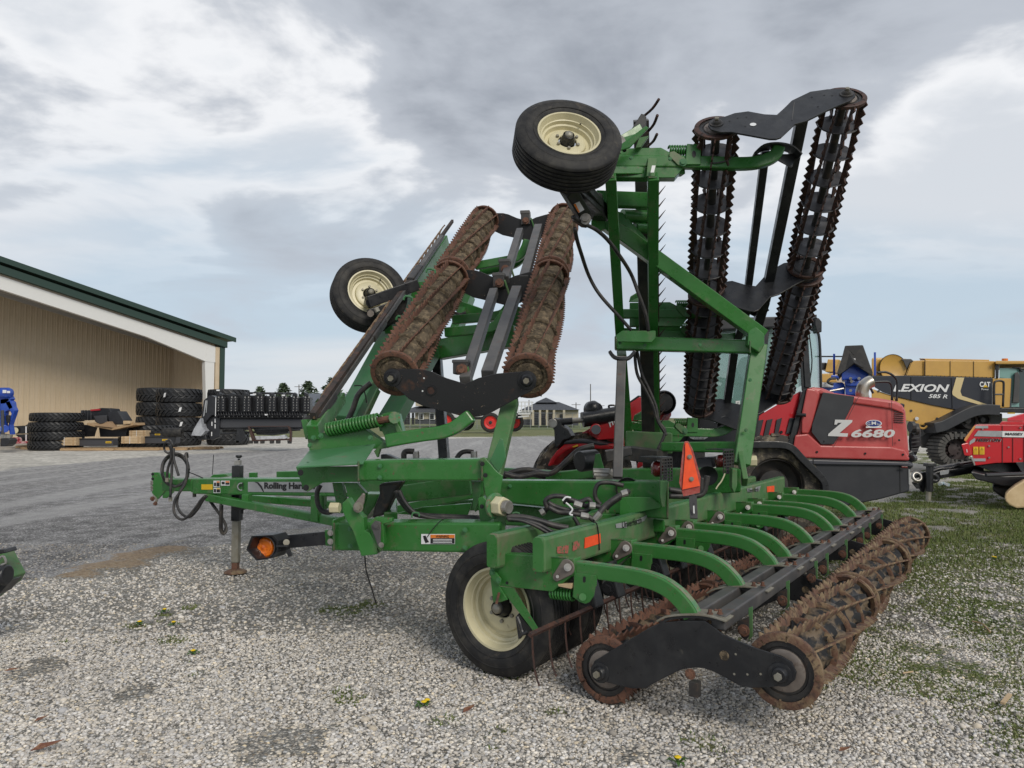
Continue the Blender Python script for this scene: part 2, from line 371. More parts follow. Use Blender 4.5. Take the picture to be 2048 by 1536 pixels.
fc = np.stack([idx[:-1, :-1], idx[:-1, 1:], idx[1:, 1:], idx[1:, :-1]], -1).reshape(-1, 4)
me = bpy.data.meshes.new('ground'); me.vertices.add(nx*ny); me.vertices.foreach_set('co', np.stack([XX, YY, ZZ], -1).ravel())
me.loops.add(fc.size); me.loops.foreach_set('vertex_index', fc.ravel()); me.polygons.add(len(fc))
me.polygons.foreach_set('loop_start', np.arange(0, fc.size, 4)); me.polygons.foreach_set('loop_total', np.full(len(fc), 4)); me.update(calc_edges=True)
me.polygons.foreach_set('use_smooth', np.ones(len(fc), bool))
for nm, arr in (('lane', ln), ('turf', tf), ('soil', so)):
    at = me.attributes.new(nm, 'FLOAT', 'POINT'); at.data.foreach_set('value', arr.ravel().astype(np.float32))
gm = bpy.data.materials.new('gravel_ground'); gm.use_nodes = True; t = gm.node_tree; L = t.links; bs = t.nodes['Principled BSDF']
bs.inputs['Roughness'].default_value = .85; bs.inputs['Specular IOR Level'].default_value = .2
geo = t.nodes.new('ShaderNodeNewGeometry')
def tn(ty, **k):
    n = t.nodes.new(ty)
    for a, b in k.items(): setattr(n, a, b)
    return n
def gnoise(sc, det=5):
    n = tn('ShaderNodeTexNoise'); n.inputs['Scale'].default_value = sc; n.inputs['Detail'].default_value = det; L.new(geo.outputs['Position'], n.inputs['Vector']); return n.outputs['Fac']
def gmr(v, a, b, c=0., d=1.):
    r = tn('ShaderNodeMapRange'); r.inputs[1].default_value = a; r.inputs[2].default_value = b; r.inputs[3].default_value = c; r.inputs[4].default_value = d; L.new(v, r.inputs[0]); return r.outputs[0]
def gmix(f, a, b, mode='MIX'):
    m = tn('ShaderNodeMixRGB', blend_type=mode)
    for i, v in enumerate((f, a, b)):
        if hasattr(v, 'links'): L.new(v, m.inputs[i])
        elif i == 0: m.inputs[0].default_value = v
        else: m.inputs[i].default_value = (*v, 1)
    return m.outputs[0]
def gmath(op, a, b):
    m = tn('ShaderNodeMath', operation=op)
    for i, v in enumerate((a, b)):
        if hasattr(v, 'links'): L.new(v, m.inputs[i])
        else: m.inputs[i].default_value = v
    return m.outputs[0]
dist = tn('ShaderNodeVectorMath', operation='ADD')
nz = tn('ShaderNodeTexNoise'); nz.inputs['Scale'].default_value = 30; L.new(geo.outputs['Position'], nz.inputs['Vector'])
sv = tn('ShaderNodeVectorMath', operation='SCALE'); L.new(nz.outputs['Color'], sv.inputs[0]); sv.inputs[3].default_value = .022
L.new(geo.outputs['Position'], dist.inputs[0]); L.new(sv.outputs[0], dist.inputs[1])
def vor(sc):
    v = tn('ShaderNodeTexVoronoi'); v.inputs['Scale'].default_value = sc; L.new(dist.outputs[0], v.inputs['Vector']); return v
v1 = vor(52); v2 = vor(85); v3 = vor(17)
sepc = tn('ShaderNodeSeparateColor'); L.new(v1.outputs['Color'], sepc.inputs[0])
sepc3 = tn('ShaderNodeSeparateColor'); L.new(v3.outputs['Color'], sepc3.inputs[0])
tone = tn('ShaderNodeValToRGB'); L.new(sepc.outputs[0], tone.inputs[0]); cr = tone.color_ramp
cr.elements[0].position = 0; cr.elements[0].color = (.22, .215, .20, 1); cr.elements[1].position = 1; cr.elements[1].color = (.78, .77, .74, 1)
for p, c in ((.3, (.35, .335, .305)), (.55, (.49, .47, .43)), (.8, (.56, .53, .47)), (.86, (.44, .35, .25)), (.9, (.64, .63, .6))):
    e = cr.elements.new(p); e.color = (*c, 1)
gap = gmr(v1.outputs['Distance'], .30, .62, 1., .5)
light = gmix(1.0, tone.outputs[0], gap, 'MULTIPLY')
patch = gmr(gnoise(.9, 4), .35, .65, .80, 1.12); light = gmix(1.0, light, patch, 'MULTIPLY')
patch2 = gmr(gnoise(3.2, 5), .56, .74, 0, .55); light = gmix(patch2, light, (.17, .15, .12))
tone2 = tn('ShaderNodeValToRGB'); L.new(sepc.outputs[1], tone2.inputs[0]); c2 = tone2.color_ramp
c2.elements[0].color = (.16, .158, .16, 1); c2.elements[1].color = (.62, .61, .60, 1); e = c2.elements.new(.6); e.color = (.285, .28, .28, 1)
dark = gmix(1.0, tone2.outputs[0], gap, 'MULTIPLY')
dark = gmix(gmr(gnoise(.16, 4), .47, .6, 0, .35), dark, (.36, .36, .37))
spk = gmr(gnoise(3.3, 12), .40, .60, .72, 1.30); dark = gmix(1.0, dark, spk, 'MULTIPLY')
sp2 = gmr(gnoise(1.7, 10), .40, .60, .88, 1.12); light = gmix(1.0, light, sp2, 'MULTIPLY')
trk = tn('ShaderNodeMapping'); trk.inputs[2].default_value = (0, 0, .35); trk.inputs[3].default_value = (.9, .07, 1); L.new(geo.outputs['Position'], trk.inputs[0])
tkn = tn('ShaderNodeTexNoise'); tkn.inputs['Scale'].default_value = 1.4; tkn.inputs['Detail'].default_value = 5; L.new(trk.outputs[0], tkn.inputs['Vector'])
dark = gmix(gmr(tkn.outputs['Fac'], .50, .62, 0, .55), dark, (.43, .425, .42))
grass = gmix(gmr(gnoise(14, 6), .35, .65), (.085, .115, .035), (.15, .17, .06)); grass = gmix(gmr(gnoise(1.1, 4), .4, .62, 0, .75), grass, (.24, .22, .12))
soilc = gmix(gmr(gnoise(22, 6), .4, .6), (.25, .17, .10), (.36, .27, .17))
def att(nm):
    a = tn('ShaderNodeAttribute', attribute_name=nm); return a.outputs['Fac']
fz = gmath('MULTIPLY', gmath('SUBTRACT', gnoise(26, 6), .5), 1.6); fz2 = gmath('MULTIPLY', gmath('SUBTRACT', sepc3.outputs[0], .5), .5)
spy = tn('ShaderNodeSeparateXYZ'); L.new(geo.outputs['Position'], spy.inputs[0]); farf = gmr(spy.outputs[1], 9, 26, 0, .85)
flight = gmix(gmr(gnoise(5, 10), .4, .6), (.44, .42, .375), (.68, .65, .59)); flight = gmix(1.0, flight, patch, 'MULTIPLY'); light = gmix(farf, light, flight)
fdark = gmix(gmr(gnoise(6, 12), .4, .6), (.21, .207, .207), (.41, .40, .39)); fdark = gmix(gmr(tkn.outputs['Fac'], .50, .62, 0, .45), fdark, (.46, .455, .44)); dark = gmix(farf, dark, fdark)
lanef = gmr(gmath('ADD', att('lane'), fz2), .3, .7); turff = gmr(gmath('ADD', gmath('ADD', att('turf'), fz), fz2), .38, .62); soilf = gmr(gmath('ADD', att('soil'), fz), .35, .65, 0, .8)
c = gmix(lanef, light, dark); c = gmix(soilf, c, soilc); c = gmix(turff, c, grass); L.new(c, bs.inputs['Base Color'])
bp = tn('ShaderNodeBump'); bp.inputs['Distance'].default_value = .016; bp.inputs['Strength'].default_value = .9
hh = gmath('ADD', gmr(v1.outputs['Distance'], 0, .6, 1, 0), gmath('MULTIPLY', gmr(v2.outputs['Distance'], 0, .6, 1, 0), .4)); L.new(gmr(spy.outputs[1], 9, 40, .9, .15), bp.inputs['Strength']); L.new(hh, bp.inputs['Height']); L.new(bp.outputs[0], bs.inputs['Normal'])
me.materials.append(gm); go = bpy.data.objects.new('ground', me); COL.objects.link(go); setp(go, 'pale gravel yard with a darker stone lane crossing it', kind='structure')

# loose stones of the gravel in the foreground
def icos():
    p = (1+5**.5)/2; v = np.array([(-1, p, 0), (1, p, 0), (-1, -p, 0), (1, -p, 0), (0, -1, p), (0, 1, p), (0, -1, -p), (0, 1, -p), (p, 0, -1), (p, 0, 1), (-p, 0, -1), (-p, 0, 1)])/math.hypot(1, p)
    f = np.array([(0, 11, 5), (0, 5, 1), (0, 1, 7), (0, 7, 10), (0, 10, 11), (1, 5, 9), (5, 11, 4), (11, 10, 2), (10, 7, 6), (7, 1, 8), (3, 9, 4), (3, 4, 2), (3, 2, 6), (3, 6, 8), (3, 8, 9), (4, 9, 5), (2, 4, 11), (6, 2, 10), (8, 6, 7), (9, 8, 1)])
    return v, f
def zat(x, y):
    f = np.clip((30-y)/20, 0, 1)
    return ((fbm(x*.5, y*.5, 5)-.5)*.03+(fbm(x*3, y*3, 6)-.5)*.014)*f-.012
def scatter(n, ylo, yhi, smin, smax, thin=1.0, pw=1.0):
    d = ylo+(yhi-ylo)*rng.random(n)**pw; x = (rng.random(n)*2-1)*(d*.72+.25)
    ln, tf, so = masks(x, d); keep = rng.random(n) > np.maximum(tf*.45, ln*.45)+so*.5
    x, d, ln, so = x[keep], d[keep], ln[keep], so[keep]; m = len(x)
    s = smin+(smax-smin)*rng.random(m)**2.2
    return x, d, s, ln, so
parts_s = [scatter(66000, 3.45, 5.6, .0052, .0125), scatter(30000, 5.6, 9.5, .007, .0155), scatter(500, 3.5, 9, .015, .026), scatter(11000, 2.5, 3.45, .006, .0125)]
x = np.concatenate([a[0] for a in parts_s]); y = np.concatenate([a[1] for a in parts_s]); s = np.concatenate([a[2] for a in parts_s]); l_ = np.concatenate([a[3] for a in parts_s]); so_k = np.concatenate([a[4] for a in parts_s])
m = len(x); iv, iff = icos()
# low-poly pebbles: squashed, turned, roughened
V = iv[None]*(1+.28*(rng.random((m, 12, 1))-.5)); V = V*np.stack([1+.5*rng.random(m), .75+.4*rng.random(m), .5+.35*rng.random(m)], -1)[:, None]
a = rng.random(m)*6.283; ca, sa = np.cos(a)[:, None], np.sin(a)[:, None]; tl = (rng.random(m)-.5)[:, None]*.9
X = V[..., 0]*ca-V[..., 1]*sa; Y = V[..., 0]*sa+V[..., 1]*ca; Zz = V[..., 2]+X*tl*.5
P = np.stack([X*s[:, None]+x[:, None], Y*s[:, None]+y[:, None], Zz*s[:, None]+(zat(x, y)+s*.25)[:, None]], -1).reshape(-1, 3)
F = (iff[None]+12*np.arange(m)[:, None, None]).reshape(-1, 3)
me = bpy.data.meshes.new('gravel_stones'); me.vertices.add(len(P)); me.vertices.foreach_set('co', P.ravel())
me.loops.add(F.size); me.loops.foreach_set('vertex_index', F.ravel().astype(np.int32)); me.polygons.add(len(F)); me.polygons.foreach_set('loop_start', np.arange(0, F.size, 3)); me.polygons.foreach_set('loop_total', np.full(len(F), 3)); me.update(calc_edges=True)
tone_ = rng.random(m); base = np.interp(tone_, [0, .15, .5, .85, 1], [.28, .42, .52, .63, .80]); base = base*(1-.42*l_)*(1-.6*so_k)*(.86+.28*fbm(x*1.1, y*1.1, 51))
warm = np.where(rng.random(m) < .2, rng.random(m)*.6, .1+rng.random(m)*.24)+so_k*.9
rgb = np.stack([base*(1+warm*.25), base*(1-.02*warm), base*(1-warm*.45)+.01*(1-warm)], -1)
ca_ = me.attributes.new('tone', 'FLOAT_COLOR', 'POINT'); ca_.data.foreach_set('color', np.repeat(np.concatenate([rgb, np.ones((m, 1))], -1), 12, 0).ravel().astype(np.float32))
sm = mat('pebble_stone', (.4, .4, .4), .8, spec=.25); a_ = sm.node_tree.nodes.new('ShaderNodeAttribute'); a_.attribute_name = 'tone'
sm.node_tree.links.new(a_.outputs['Color'], sm.node_tree.nodes['Principled BSDF'].inputs['Base Color'])
me.materials.append(sm); so_ = bpy.data.objects.new('gravel', me); COL.objects.link(so_); setp(so_, 'loose pale limestone gravel spread over the yard', 'gravel', kind='stuff')
# grass blades where turf has taken hold
def blades(n, ylo, yhi, xlo=-.75, xhi=.8, h=(.012, .045), thr=.3):
    d = ylo+(yhi-ylo)*rng.random(n); x = d*(xlo+(xhi-xlo)*rng.random(n))
    ln, tf, so = masks(x, d); k = (tf > thr+.3*rng.random(n)) & (ln < .5); return x[k], d[k], h[0]+(h[1]-h[0])*rng.random(k.sum())
bl = [blades(120000, 3.5, 8, h=(.006, .026)), blades(130000, 8, 26, .42, .85, (.015, .055))]
x = np.concatenate([b[0] for b in bl]); y = np.concatenate([b[1] for b in bl]); h = np.concatenate([b[2] for b in bl]); m = len(x)
a = rng.random(m)*6.283; wd = .0022+.0022*rng.random(m)+.00025*y; lean = .2+.9*rng.random(m)
z0 = zat(x, y); dx, dy = np.cos(a), np.sin(a)
P = np.stack([np.stack([x-dy*wd, y+dx*wd, z0], -1), np.stack([x+dy*wd, y-dx*wd, z0], -1), np.stack([x+dx*h*lean, y+dy*h*lean, z0+h], -1)], 1).reshape(-1, 3)
F = np.arange(3*m).reshape(-1, 3); me = bpy.data.meshes.new('grass'); me.vertices.add(len(P)); me.vertices.foreach_set('co', P.ravel())
me.loops.add(F.size); me.loops.foreach_set('vertex_index', F.ravel().astype(np.int32)); me.polygons.add(m); me.polygons.foreach_set('loop_start', np.arange(0, F.size, 3)); me.polygons.foreach_set('loop_total', np.full(m, 3)); me.update(calc_edges=True)
me.materials.append(mat('grass_blades', (.10, .15, .035), .6, (.19, .21, .08), 9, .4, .65, col3=(.22, .19, .10), n3=3, lo3=.58, hi3=.72, spec=.2))
o = bpy.data.objects.new('grass', me); COL.objects.link(o); setp(o, 'short patchy grass growing through the gravel', 'grass', kind='stuff')
# dandelions, litter and the odd dead leaf
FLOW = mat('dandelion_yellow', (.8, .55, .01), .6); STEMG = mat('dandelion_green', (.05, .11, .02), .6); LEAFB = mat('dead_brown_leaf', (.16, .06, .035), .8, (.28, .15, .08), 30)
def dandelion(px, py, lab, n=1):
    g = G(px, py); r = empty('dandelion', g, lab, 'dandelion', 'dandelions in the gravel')
    for i in range(n):
        b = g+Vector((random.uniform(-.03, .03), random.uniform(-.03, .03), 0))*(n > 1)
        f = MB(); f.lathe([(.001, .016), (.012, .021), (.017, .026), (.009, .031), (.001, .032)], b, UP, 12); part('flower', f, FLOW, r)
        part('stem', MB().cyl(b, b+UP*.025, .003, 6), STEMG, r)
    lv = MB()
    for k in range(7):
        t = k*.9+random.random(); d = Vector((math.cos(t), math.sin(t), 0)); s_ = Vector((-d.y, d.x, 0)); l = random.uniform(.04, .075)
        lv.add([g+s_*.004, g+d*l*.6+s_*.011+UP*.018, g+d*l+UP*.008, g+d*l*.6-s_*.011+UP*.018, g-s_*.004], [(0, 1, 2, 3, 4)])
    part('leaf_rosette', lv, STEMG, r)
for px, py, lab, n in ((279, 1249, 'yellow dandelion furthest left in the gravel', 1), (329, 1224, 'yellow dandelion highest of the left cluster beside dead leaf', 1), (347, 1250, 'yellow dandelion right of the low leafy tufts', 1), (386, 1308, 'single dandelion below the main left cluster', 1), (846, 1412, 'pair of dandelion heads in front of the cream rimmed wheel', 2), (1993, 1118, 'pair of dandelion heads in the turf near right edge', 2), (1356, 1525, 'small dandelion at the bottom in front of the rollers', 1)):
    dandelion(px, py, lab, n)
def leaf(px, py, sz, lab, rz):
    g = G(px, py)+UP*.012; M = Matrix.Rotation(rz, 3, 'Z')
    pr = [(-1, 0, 0), (-.4, .35, .25), (.3, .4, .1), (1, .05, .3), (.4, -.3, .25), (-.4, -.28, .1)]
    o = part('dead_leaf', MB().prism([g+M@Vector(p)*sz for p in pr], UP*.002), LEAFB); setp(o, lab, 'leaf', 'dead leaves on the gravel')
leaf(95, 1500, .07, 'large curled brown leaf at the bottom left', .6); leaf(25, 1345, .045, 'brown leaf by the left edge of the gravel', .2); leaf(83, 1443, .035, 'small dark leaf above the large curled leaf', 1.0); leaf(1690, 1065+440, .035, 'brown leaf near the lower right corner', .3); leaf(938, 1424, .05, 'thin reddish leaf in front of the large wheel', .9)
o = part('stick', MB().beam(G(2005, 1412)+UP*.015, G(2020, 1396)+UP*.02, .02, .012), WOODL); setp(o, 'flat splinter of pale wood on the turf at right', 'stick')
o = part('twig', MB().tube([G(1945, 1245)+UP*.01, G(1965, 1252)+UP*.015, G(1980, 1266)+UP*.008], .006, 6, 4), WOOD); setp(o, 'thin curved twig lying in the gravel at right', 'twig')
o = part('straw', MB().cyl(G(1806, 1350)+UP*.012, G(1826, 1347)+UP*.012, .005, 6), WOODL); setp(o, 'short yellow straw behind the rear roller', 'straw')
# ------------------------------------------------------------------ the harrow
HR = empty('rolling_harrow', G(1010, 1372), 'large green folding rolling harrow with rusty rollers, standing in the foreground', 'harrow')
def serr(L, R, twist, tooth=.058, amp=.024, band=.05, th=.008):
    n = max(4, int(L/tooth)); mb = MB(); vs = []
    for i in range(2*n+1):
        z = L*i/(2*n); a = twist*z/L; ro = R if i % 2 else R-amp; c, s = math.cos(a), math.sin(a); t = Vector((-s, c, 0))*th/2; e = Vector((c, s, 0))
        jit = random.uniform(-.0022, .0022)
        vs += [e*(ro+jit)+t+UP*z, e*(ro+jit)-t+UP*z, e*(R-band)-t+UP*z, e*(R-band)+t+UP*z]
    fs = [(0, 1, 2, 3), (8*n+3, 8*n+2, 8*n+1, 8*n)]
    for i in range(2*n):
        for k in range(4): fs.append((i*4+k, i*4+4+k, i*4+4+(k+1) % 4, i*4+(k+1) % 4))
    return mb.add(vs, fs)
def frameM(A, B):
    A = Vector(A); B = Vector(B); z = (B-A).normalized(); x = Vector((0, 0, 1)).cross(z); x = x.normalized() if x.length > .01 else Vector((1, 0, 0)); y = z.cross(x)
    M = Matrix((x, y, z)).transposed().to_4x4(); M.translation = A; return M
CACHE = {}
def roller(A, B, R=.19, style='open', bladem=None, twist=1.0, nb=8, ph=0.0, gap=.28, discm=None):
    A = Vector(A); B = Vector(B); L = (B-A).length; M = frameM(A, B)
    bladem = bladem or RUST_D; discm = discm or DISC
    core = MB()
    core.cyl(A, B, .038, 12)
    r = part('roller', core, BLACK_W, HR, flat=False, auto=True)
    key = (round(L, 3), R, twist, bladem.name)
    if key not in CACHE: CACHE[key] = (serr(L, R+.014, twist, .078, .030, .062, .012) if style == 'open' else serr(L, R+.014, twist, .068, .030, .062, .009)).mesh('blade', bladem)
    for k in range(nb): part('blade', CACHE[key], bladem, r, M=M@Matrix.Rotation(ph+k*2*math.pi/nb, 4, 'Z'))
    dk = ('disc', R, style, discm.name)
    if dk not in CACHE:
        mb = MB(); rd = R-.016
        if style == 'open': mb.lathe([(.038, .0), (.05, .006), (rd*.75, .018), (rd, .0), (rd+.004, -.004), (rd-.004, -.010), (rd*.75, .008), (.038, -.010)], (0, 0, 0), UP, 28)
        else: mb.lathe([(R-.05, -.003), (R-.020, -.002), (R-.018, .001), (R-.020, .004), (R-.05, .005)], (0, 0, 0), UP, 30)
        CACHE[dk] = mb.mesh('disc', discm, flat=False)
    n = max(2, int(round(L/gap)))
    for k in range(1, n): part('disc', CACHE[dk], discm, r, M=M@Matrix.Translation((0, 0, L*k/n))@Matrix.Rotation(random.random()*6, 4, 'Z')@Matrix.Rotation(.10 if style != 'open' else .03, 4, 'X'))
    if style != 'open':
        # drum packed with dry soil
        mb = MB(); m = int(L/.03); pr = []; vs = []; ns = 40
        ph_ = random.random()*9
        for i in range(m+1):
            z = .035+(L-.07)*i/m
            for k in range(ns):
                a = 2*math.pi*k/ns; rr = (R-.055)+.010*math.sin(a*3+z*5+ph_)*math.sin(z*8+a)+.007*math.sin(a*7-z*17+ph_)*math.sin(z*31+a*2)+random.uniform(-.003, .003)
                if style == 'ribs': rr = R-.060+random.uniform(-.002, .002)+(.034 if (math.sin(z*2*math.pi/.165+1.25*math.sin(a*4+z*2)) > .90) else 0)
                vs.append(Vector((math.cos(a)*rr, math.sin(a)*rr, z)))
        fs = []
        for i in range(m):
            for k in range(ns): fs.append((i*ns+k, i*ns+(k+1) % ns, i*ns+ns+(k+1) % ns, i*ns+ns+k))
        fs += [tuple(range(ns))[::-1], tuple(m*ns+k for k in range(ns))]
        mb.add(vs, fs); part('drum', mb, MUD if style == 'mud' else MUDBLACK, r, flat=False, M=M)
    # end rims
    for z, s in ((0, 1), (L, -1)):
        mb = MB(); mb.lathe([(R-.045, 0), (R-.012, 0), (R-.006, .004*s), (R-.006, .03*s), (R-.016, .034*s), (R-.045, .02*s)], (0, 0, z), UP, 36)
        part('end_ring', mb, bladem, r, flat=False, auto=True, M=M)
        mb = MB(); mb.lathe([(.04, .02*s), (R*.6, .02*s), (R*.62, .012*s), (R*.8, .012*s), (R-.045, .02*s)], (0, 0, z), UP, 36)
        part('end_disc', mb, MUD if style == 'mud' else BLACK_W, r, flat=False, auto=True, M=M)
        mb = MB(); mb.lathe([(.05, .006*s), (R*.5, .006*s), (R*.54, .010*s), (R*.54, .022*s)], (0, 0, z), UP, 30)
        part('bearing_plate', mb, MUD if style == 'mud' else GREYPL, r, flat=False, auto=True, M=M)
        for k in range(8):
            if z > 0: break
            a = ph+k*2*math.pi/nb
            pass
    return r
def hexbolt(c, ax, r, th=.012, m=None, par=None, name='bolt', washer=True):
    c = Vector(c); ax = Vector(ax).normalized(); mb = MB()
    if washer: mb.cyl(c, c+ax*th*.35, r*1.55, 14)
    mb.cyl(c+ax*th*.3, c+ax*th*1.3, r, 6); return part(name, mb, m or STEEL, par or HR)
def bearing(c, ax, par, m1=BLACK, s=1.0):
    c = Vector(c); ax = Vector(ax).normalized(); mb = MB(); mb.lathe([(.001, .03*s), (.03*s, .03*s), (.036*s, .022*s), (.04*s, .006*s), (.056*s, .004*s), (.058*s, -.002)], c, ax, 24)
    part('bearing_boss', mb, m1, par, flat=False, auto=True); hexbolt(c+ax*.03*s, ax, .019*s, .016, GALV, par, washer=False)

# rear section --------------------------------------------------------------
VLEN = 5.2
t1c = V1(984.5, 1102.5, -.08); t2c = V1(1077, 1110, -.08)
for c_, nm in ((t1c, 'toolbar'), (t2c, 'toolbar')):
    A_, B_ = c_, c_+EV*(VLEN+.1)
    o = part(nm, MB().beam(A_, B_, .078, .205), GREEN_D, HR, bev=.018)
    cap = MB(); cp_ = A_-EV*.004
    pts = [cp_+EU*x+UP*z for x, z in ((-.026, -.096), (.026, -.096), (.038, -.084), (.038, .076), (.018, .101), (-.018, .101), (-.036, .084), (-.036, -.084))]
    part('end_cap', cap.prism(pts, -EV*.004), GREEN, o, bev=.002)
    top = MB().beam(A_+UP*.1035+EV*.03, B_+UP*.1035, .05, .004); part('top_edge', top, GREEN_LIT, o)  # thin strip, its paler green paints in the brightness of the upper face
VK = [0, .76, 1.52, 1.88, 2.61, 3.4, 3.78, 4.51, 5.16]
Pp = lambda v, *pts: [V1(x, y, v) for x, y in q('P', *pts)]
Np = lambda v, *pts: [V1(x, y, v) for x, y in q('N', *pts)]
brk = MB().prism(Pp(0, (100, 1050), (205, 905), (545, 930), (680, 940), (960, 960), (975, 1105), (740, 1298), (205, 1240), (110, 1160)), EV*.085).mesh('arm_bracket', GREEN)
ledge = MB().prism(Pp(0, (660, 935), (900, 945), (1050, 965), (1050, 935), (900, 915), (760, 895)), -EV*.004); 
ledge = MB().prism([V1(*q('P', (680, 945))[0], -.004), V1(*q('P', (885, 955))[0], -.004), V1(*q('P', (885, 955))[0], .12), V1(*q('P', (680, 945))[0], .12)], UP*.008).mesh('ledge', CHIP)
armpts = [V1(x, y, .045) for x, y in ((1122, 1134), (1160, 1137), (1210, 1143.5), (1262, 1151), (1298, 1159), (1326, 1170), (1349, 1185), (1367, 1203), (1379, 1219), (1386, 1233))]
armp = smooth(armpts, 4)
armm = MB().sweep(armp, .078, .082, EV).mesh('spring_arm', GREEN)
armtop = MB().sweep([p+(-(EV.cross((armp[min(i+1, len(armp)-1)]-armp[max(i-1, 0)]).normalized())).normalized())*.0425 for i, p in enumerate(armp)], .05, .003, EV).mesh('arm_top', CHIP)
def tear(v, c1_, r1, c2_, r2, th):
    a, b = V1(*q('P', c1_)[0], v), V1(*q('P', c2_)[0], v); d = (b-a).normalized(); n_ = EV.cross(d).normalized(); pts = []
    for i in range(11): t = math.pi*(i/10)-math.pi/2; pts.append(a-d*math.cos(t)*r1+n_*math.sin(t)*r1)
    for i in range(9): t = math.pi/2-math.pi*(i/8); pts.append(b+d*math.cos(t)*r2+n_*math.sin(t)*r2)
    return MB().prism(pts, -EV*th)
link = tear(-.002, (898, 1048), .048, (793, 1143), .026, .012).mesh('pivot_link', GREYPL)
bo1 = MB().cyl(V1(*q('P', (898, 1048))[0], -.014), V1(*q('P', (898, 1048))[0], -.026), .022, 16).cyl(V1(*q('P', (898, 1048))[0], -.02), V1(*q('P', (898, 1048))[0], -.034), .014, 8).mesh('pivot_bolt', STEEL)
bo2 = MB().cyl(V1(*q('P', (793, 1143))[0], -.014), V1(*q('P', (793, 1143))[0], -.024), .010, 8).mesh('link_bolt', STEEL)
clev = MB().prism(Pp(-.002, (965, 1105), (1190, 1130), (1188, 1215), (1165, 1340), (1120, 1405), (1080, 1422), (1020, 1405), (950, 1350)), EV*.006).prism(Pp(.085, (965, 1105), (1190, 1130), (1188, 1215), (1165, 1340), (1120, 1405), (1080, 1422), (1020, 1405), (950, 1350)), EV*.006).prism([*Pp(0, (1186, 1130), (1186, 1240)), *Pp(.085, (1186, 1240), (1186, 1130))], EU*.006).mesh('clevis', GREEN)
slot = MB().prism([V1(*q('P', (1068+14*math.cos(t), 1172+(18 if math.sin(t) > 0 else -18)+14*math.sin(t)))[0], -.004) for t in np.linspace(0, 2*math.pi, 16, endpoint=False)], EV*.001).mesh('slot', INK)
cb = MB().cyl(V1(*q('P', (1052, 1352))[0], -.004), V1(*q('P', (1052, 1352))[0], -.014), .021, 16).mesh('clevis_bolt', GREEN)
sprg = MB().spring(V1(*q('P', (730, 1310))[0], .045), V1(*q('P', (960, 1335))[0], .045), .030, .0065, 8).mesh('coil_spring', GREEN)
leg1 = MB().prism(Np(0, (605, 425), (752, 440), (1000, 850), (955, 885)), EV*.006).prism(Np(.085, (605, 425), (752, 440), (1000, 850), (955, 885)), EV*.006).prism([*Np(0, (752, 440), (1000, 850)), *Np(.085, (1000, 850), (752, 440))], EU*.005).mesh('tine_bar_leg', GREEN)
for k, v in enumerate(VK):
    M = Matrix.Translation(EV*v); b_ = part('arm_bracket', brk, GREEN, HR, bev=.004, M=M)
    part('ledge', ledge, CHIP, b_, bev=.002, M=M)
    a_ = part('spring_arm', armm, GREEN, HR, bev=.012, M=M); part('arm_top', armtop, CHIP, a_, M=M)
    if k not in (5, 7, 8, 6): part('pivot_link', link, GREYPL, a_, bev=.004, M=M)
    part('pivot_bolt', bo1, STEEL, a_, M=M); part('link_bolt', bo2, STEEL, a_, M=M)
    c_ = part('clevis', clev, GREEN, HR, bev=.003, M=M); part('slot', slot, INK, c_, M=M); part('clevis_bolt', cb, GREEN, c_, M=M)
    part('coil_spring', sprg, GREEN, HR, flat=False, M=M)
    if k in (0, 2, 4, 6, 8): part('tine_bar_leg', leg1, GREEN, HR, bev=.003, M=M)
wedge = MB().prism(Np(-.01, (1205, 400), (1350, 395), (1340, 450), (1210, 425)), EV*.03); part('wood_wedge', wedge, WOODL, HR, bev=.003)
# small front bracket with pin on the near end plate
o = part('pin_bracket', MB().prism(Np(-.012, (515, 340), (560, 350), (690, 560), (620, 585), (545, 590)), EV*.01), GREEN, HR, bev=.002)
part('pin_strap', MB().prism(Np(-.02, (515, 250), (560, 255), (635, 345), (625, 410), (590, 400), (512, 300)), -EV*.01), GREEN, HR, bev=.003)
for p in ((537, 275), (600, 360)): hexbolt(V1(*q('N', p)[0], -.032), -EV, .012, .01, GREEN_LIT)
hexbolt(V1(*q('N', (687, 387))[0], -.002), -EV, .006, .003, INK)
part('pin', MB().cyl(V1(*q('N', (605, 490))[0], -.03), V1(*q('N', (578, 600))[0], -.03), .008, 8), RUST, HR)
# toolbar decals
vface = t2c+EU*.0405
def F1s(px, py): return on(px, py, vface, EU)
def dec1(name, pts, m, off=.002, par=HR): return decal(name, [F1s(*p) for p in pts], m, par, EU*off)
dec1('peeled_decal', q('P', (785, 838), (905, 818), (895, 905), (785, 905)), FADED); dec1('peeled_decal', q('P', (945, 790), (1010, 770), (1020, 850), (945, 880)), FADED)
dec1('reflector_strip', q('P', (1070, 745), (1228, 700), (1232, 800), (1065, 855)), ORANGE)
dec1('reflector_strip', q('Q', (1092, 272), (1168, 262), (1168, 325), (1095, 330)), ORANGE)
for (a, b, c2_, d) in (((1385, 603), (1500, 580), (1500, 640), (1390, 645)), ((1600, 560), (1715, 510), (1680, 570), (1600, 600))): dec1('maker_swoosh', q('P', a, b, c2_, d), SILVER)
textq('maker_lettering', 'Unverferth', q('P', (1455, 648))[0], q('P', (1655, 595))[0], q('P', (1450, 578))[0], lambda x, y: on(x, y, vface+EU*.004, EU), INK, HR, shear=.15, bold=.012)
dec1('maker_swoosh', q('Q', (885, 292), (940, 285), (940, 330), (895, 330)), SILVER); dec1('maker_swoosh', q('Q', (975, 280), (1030, 262), (1010, 320), (975, 322)), SILVER)
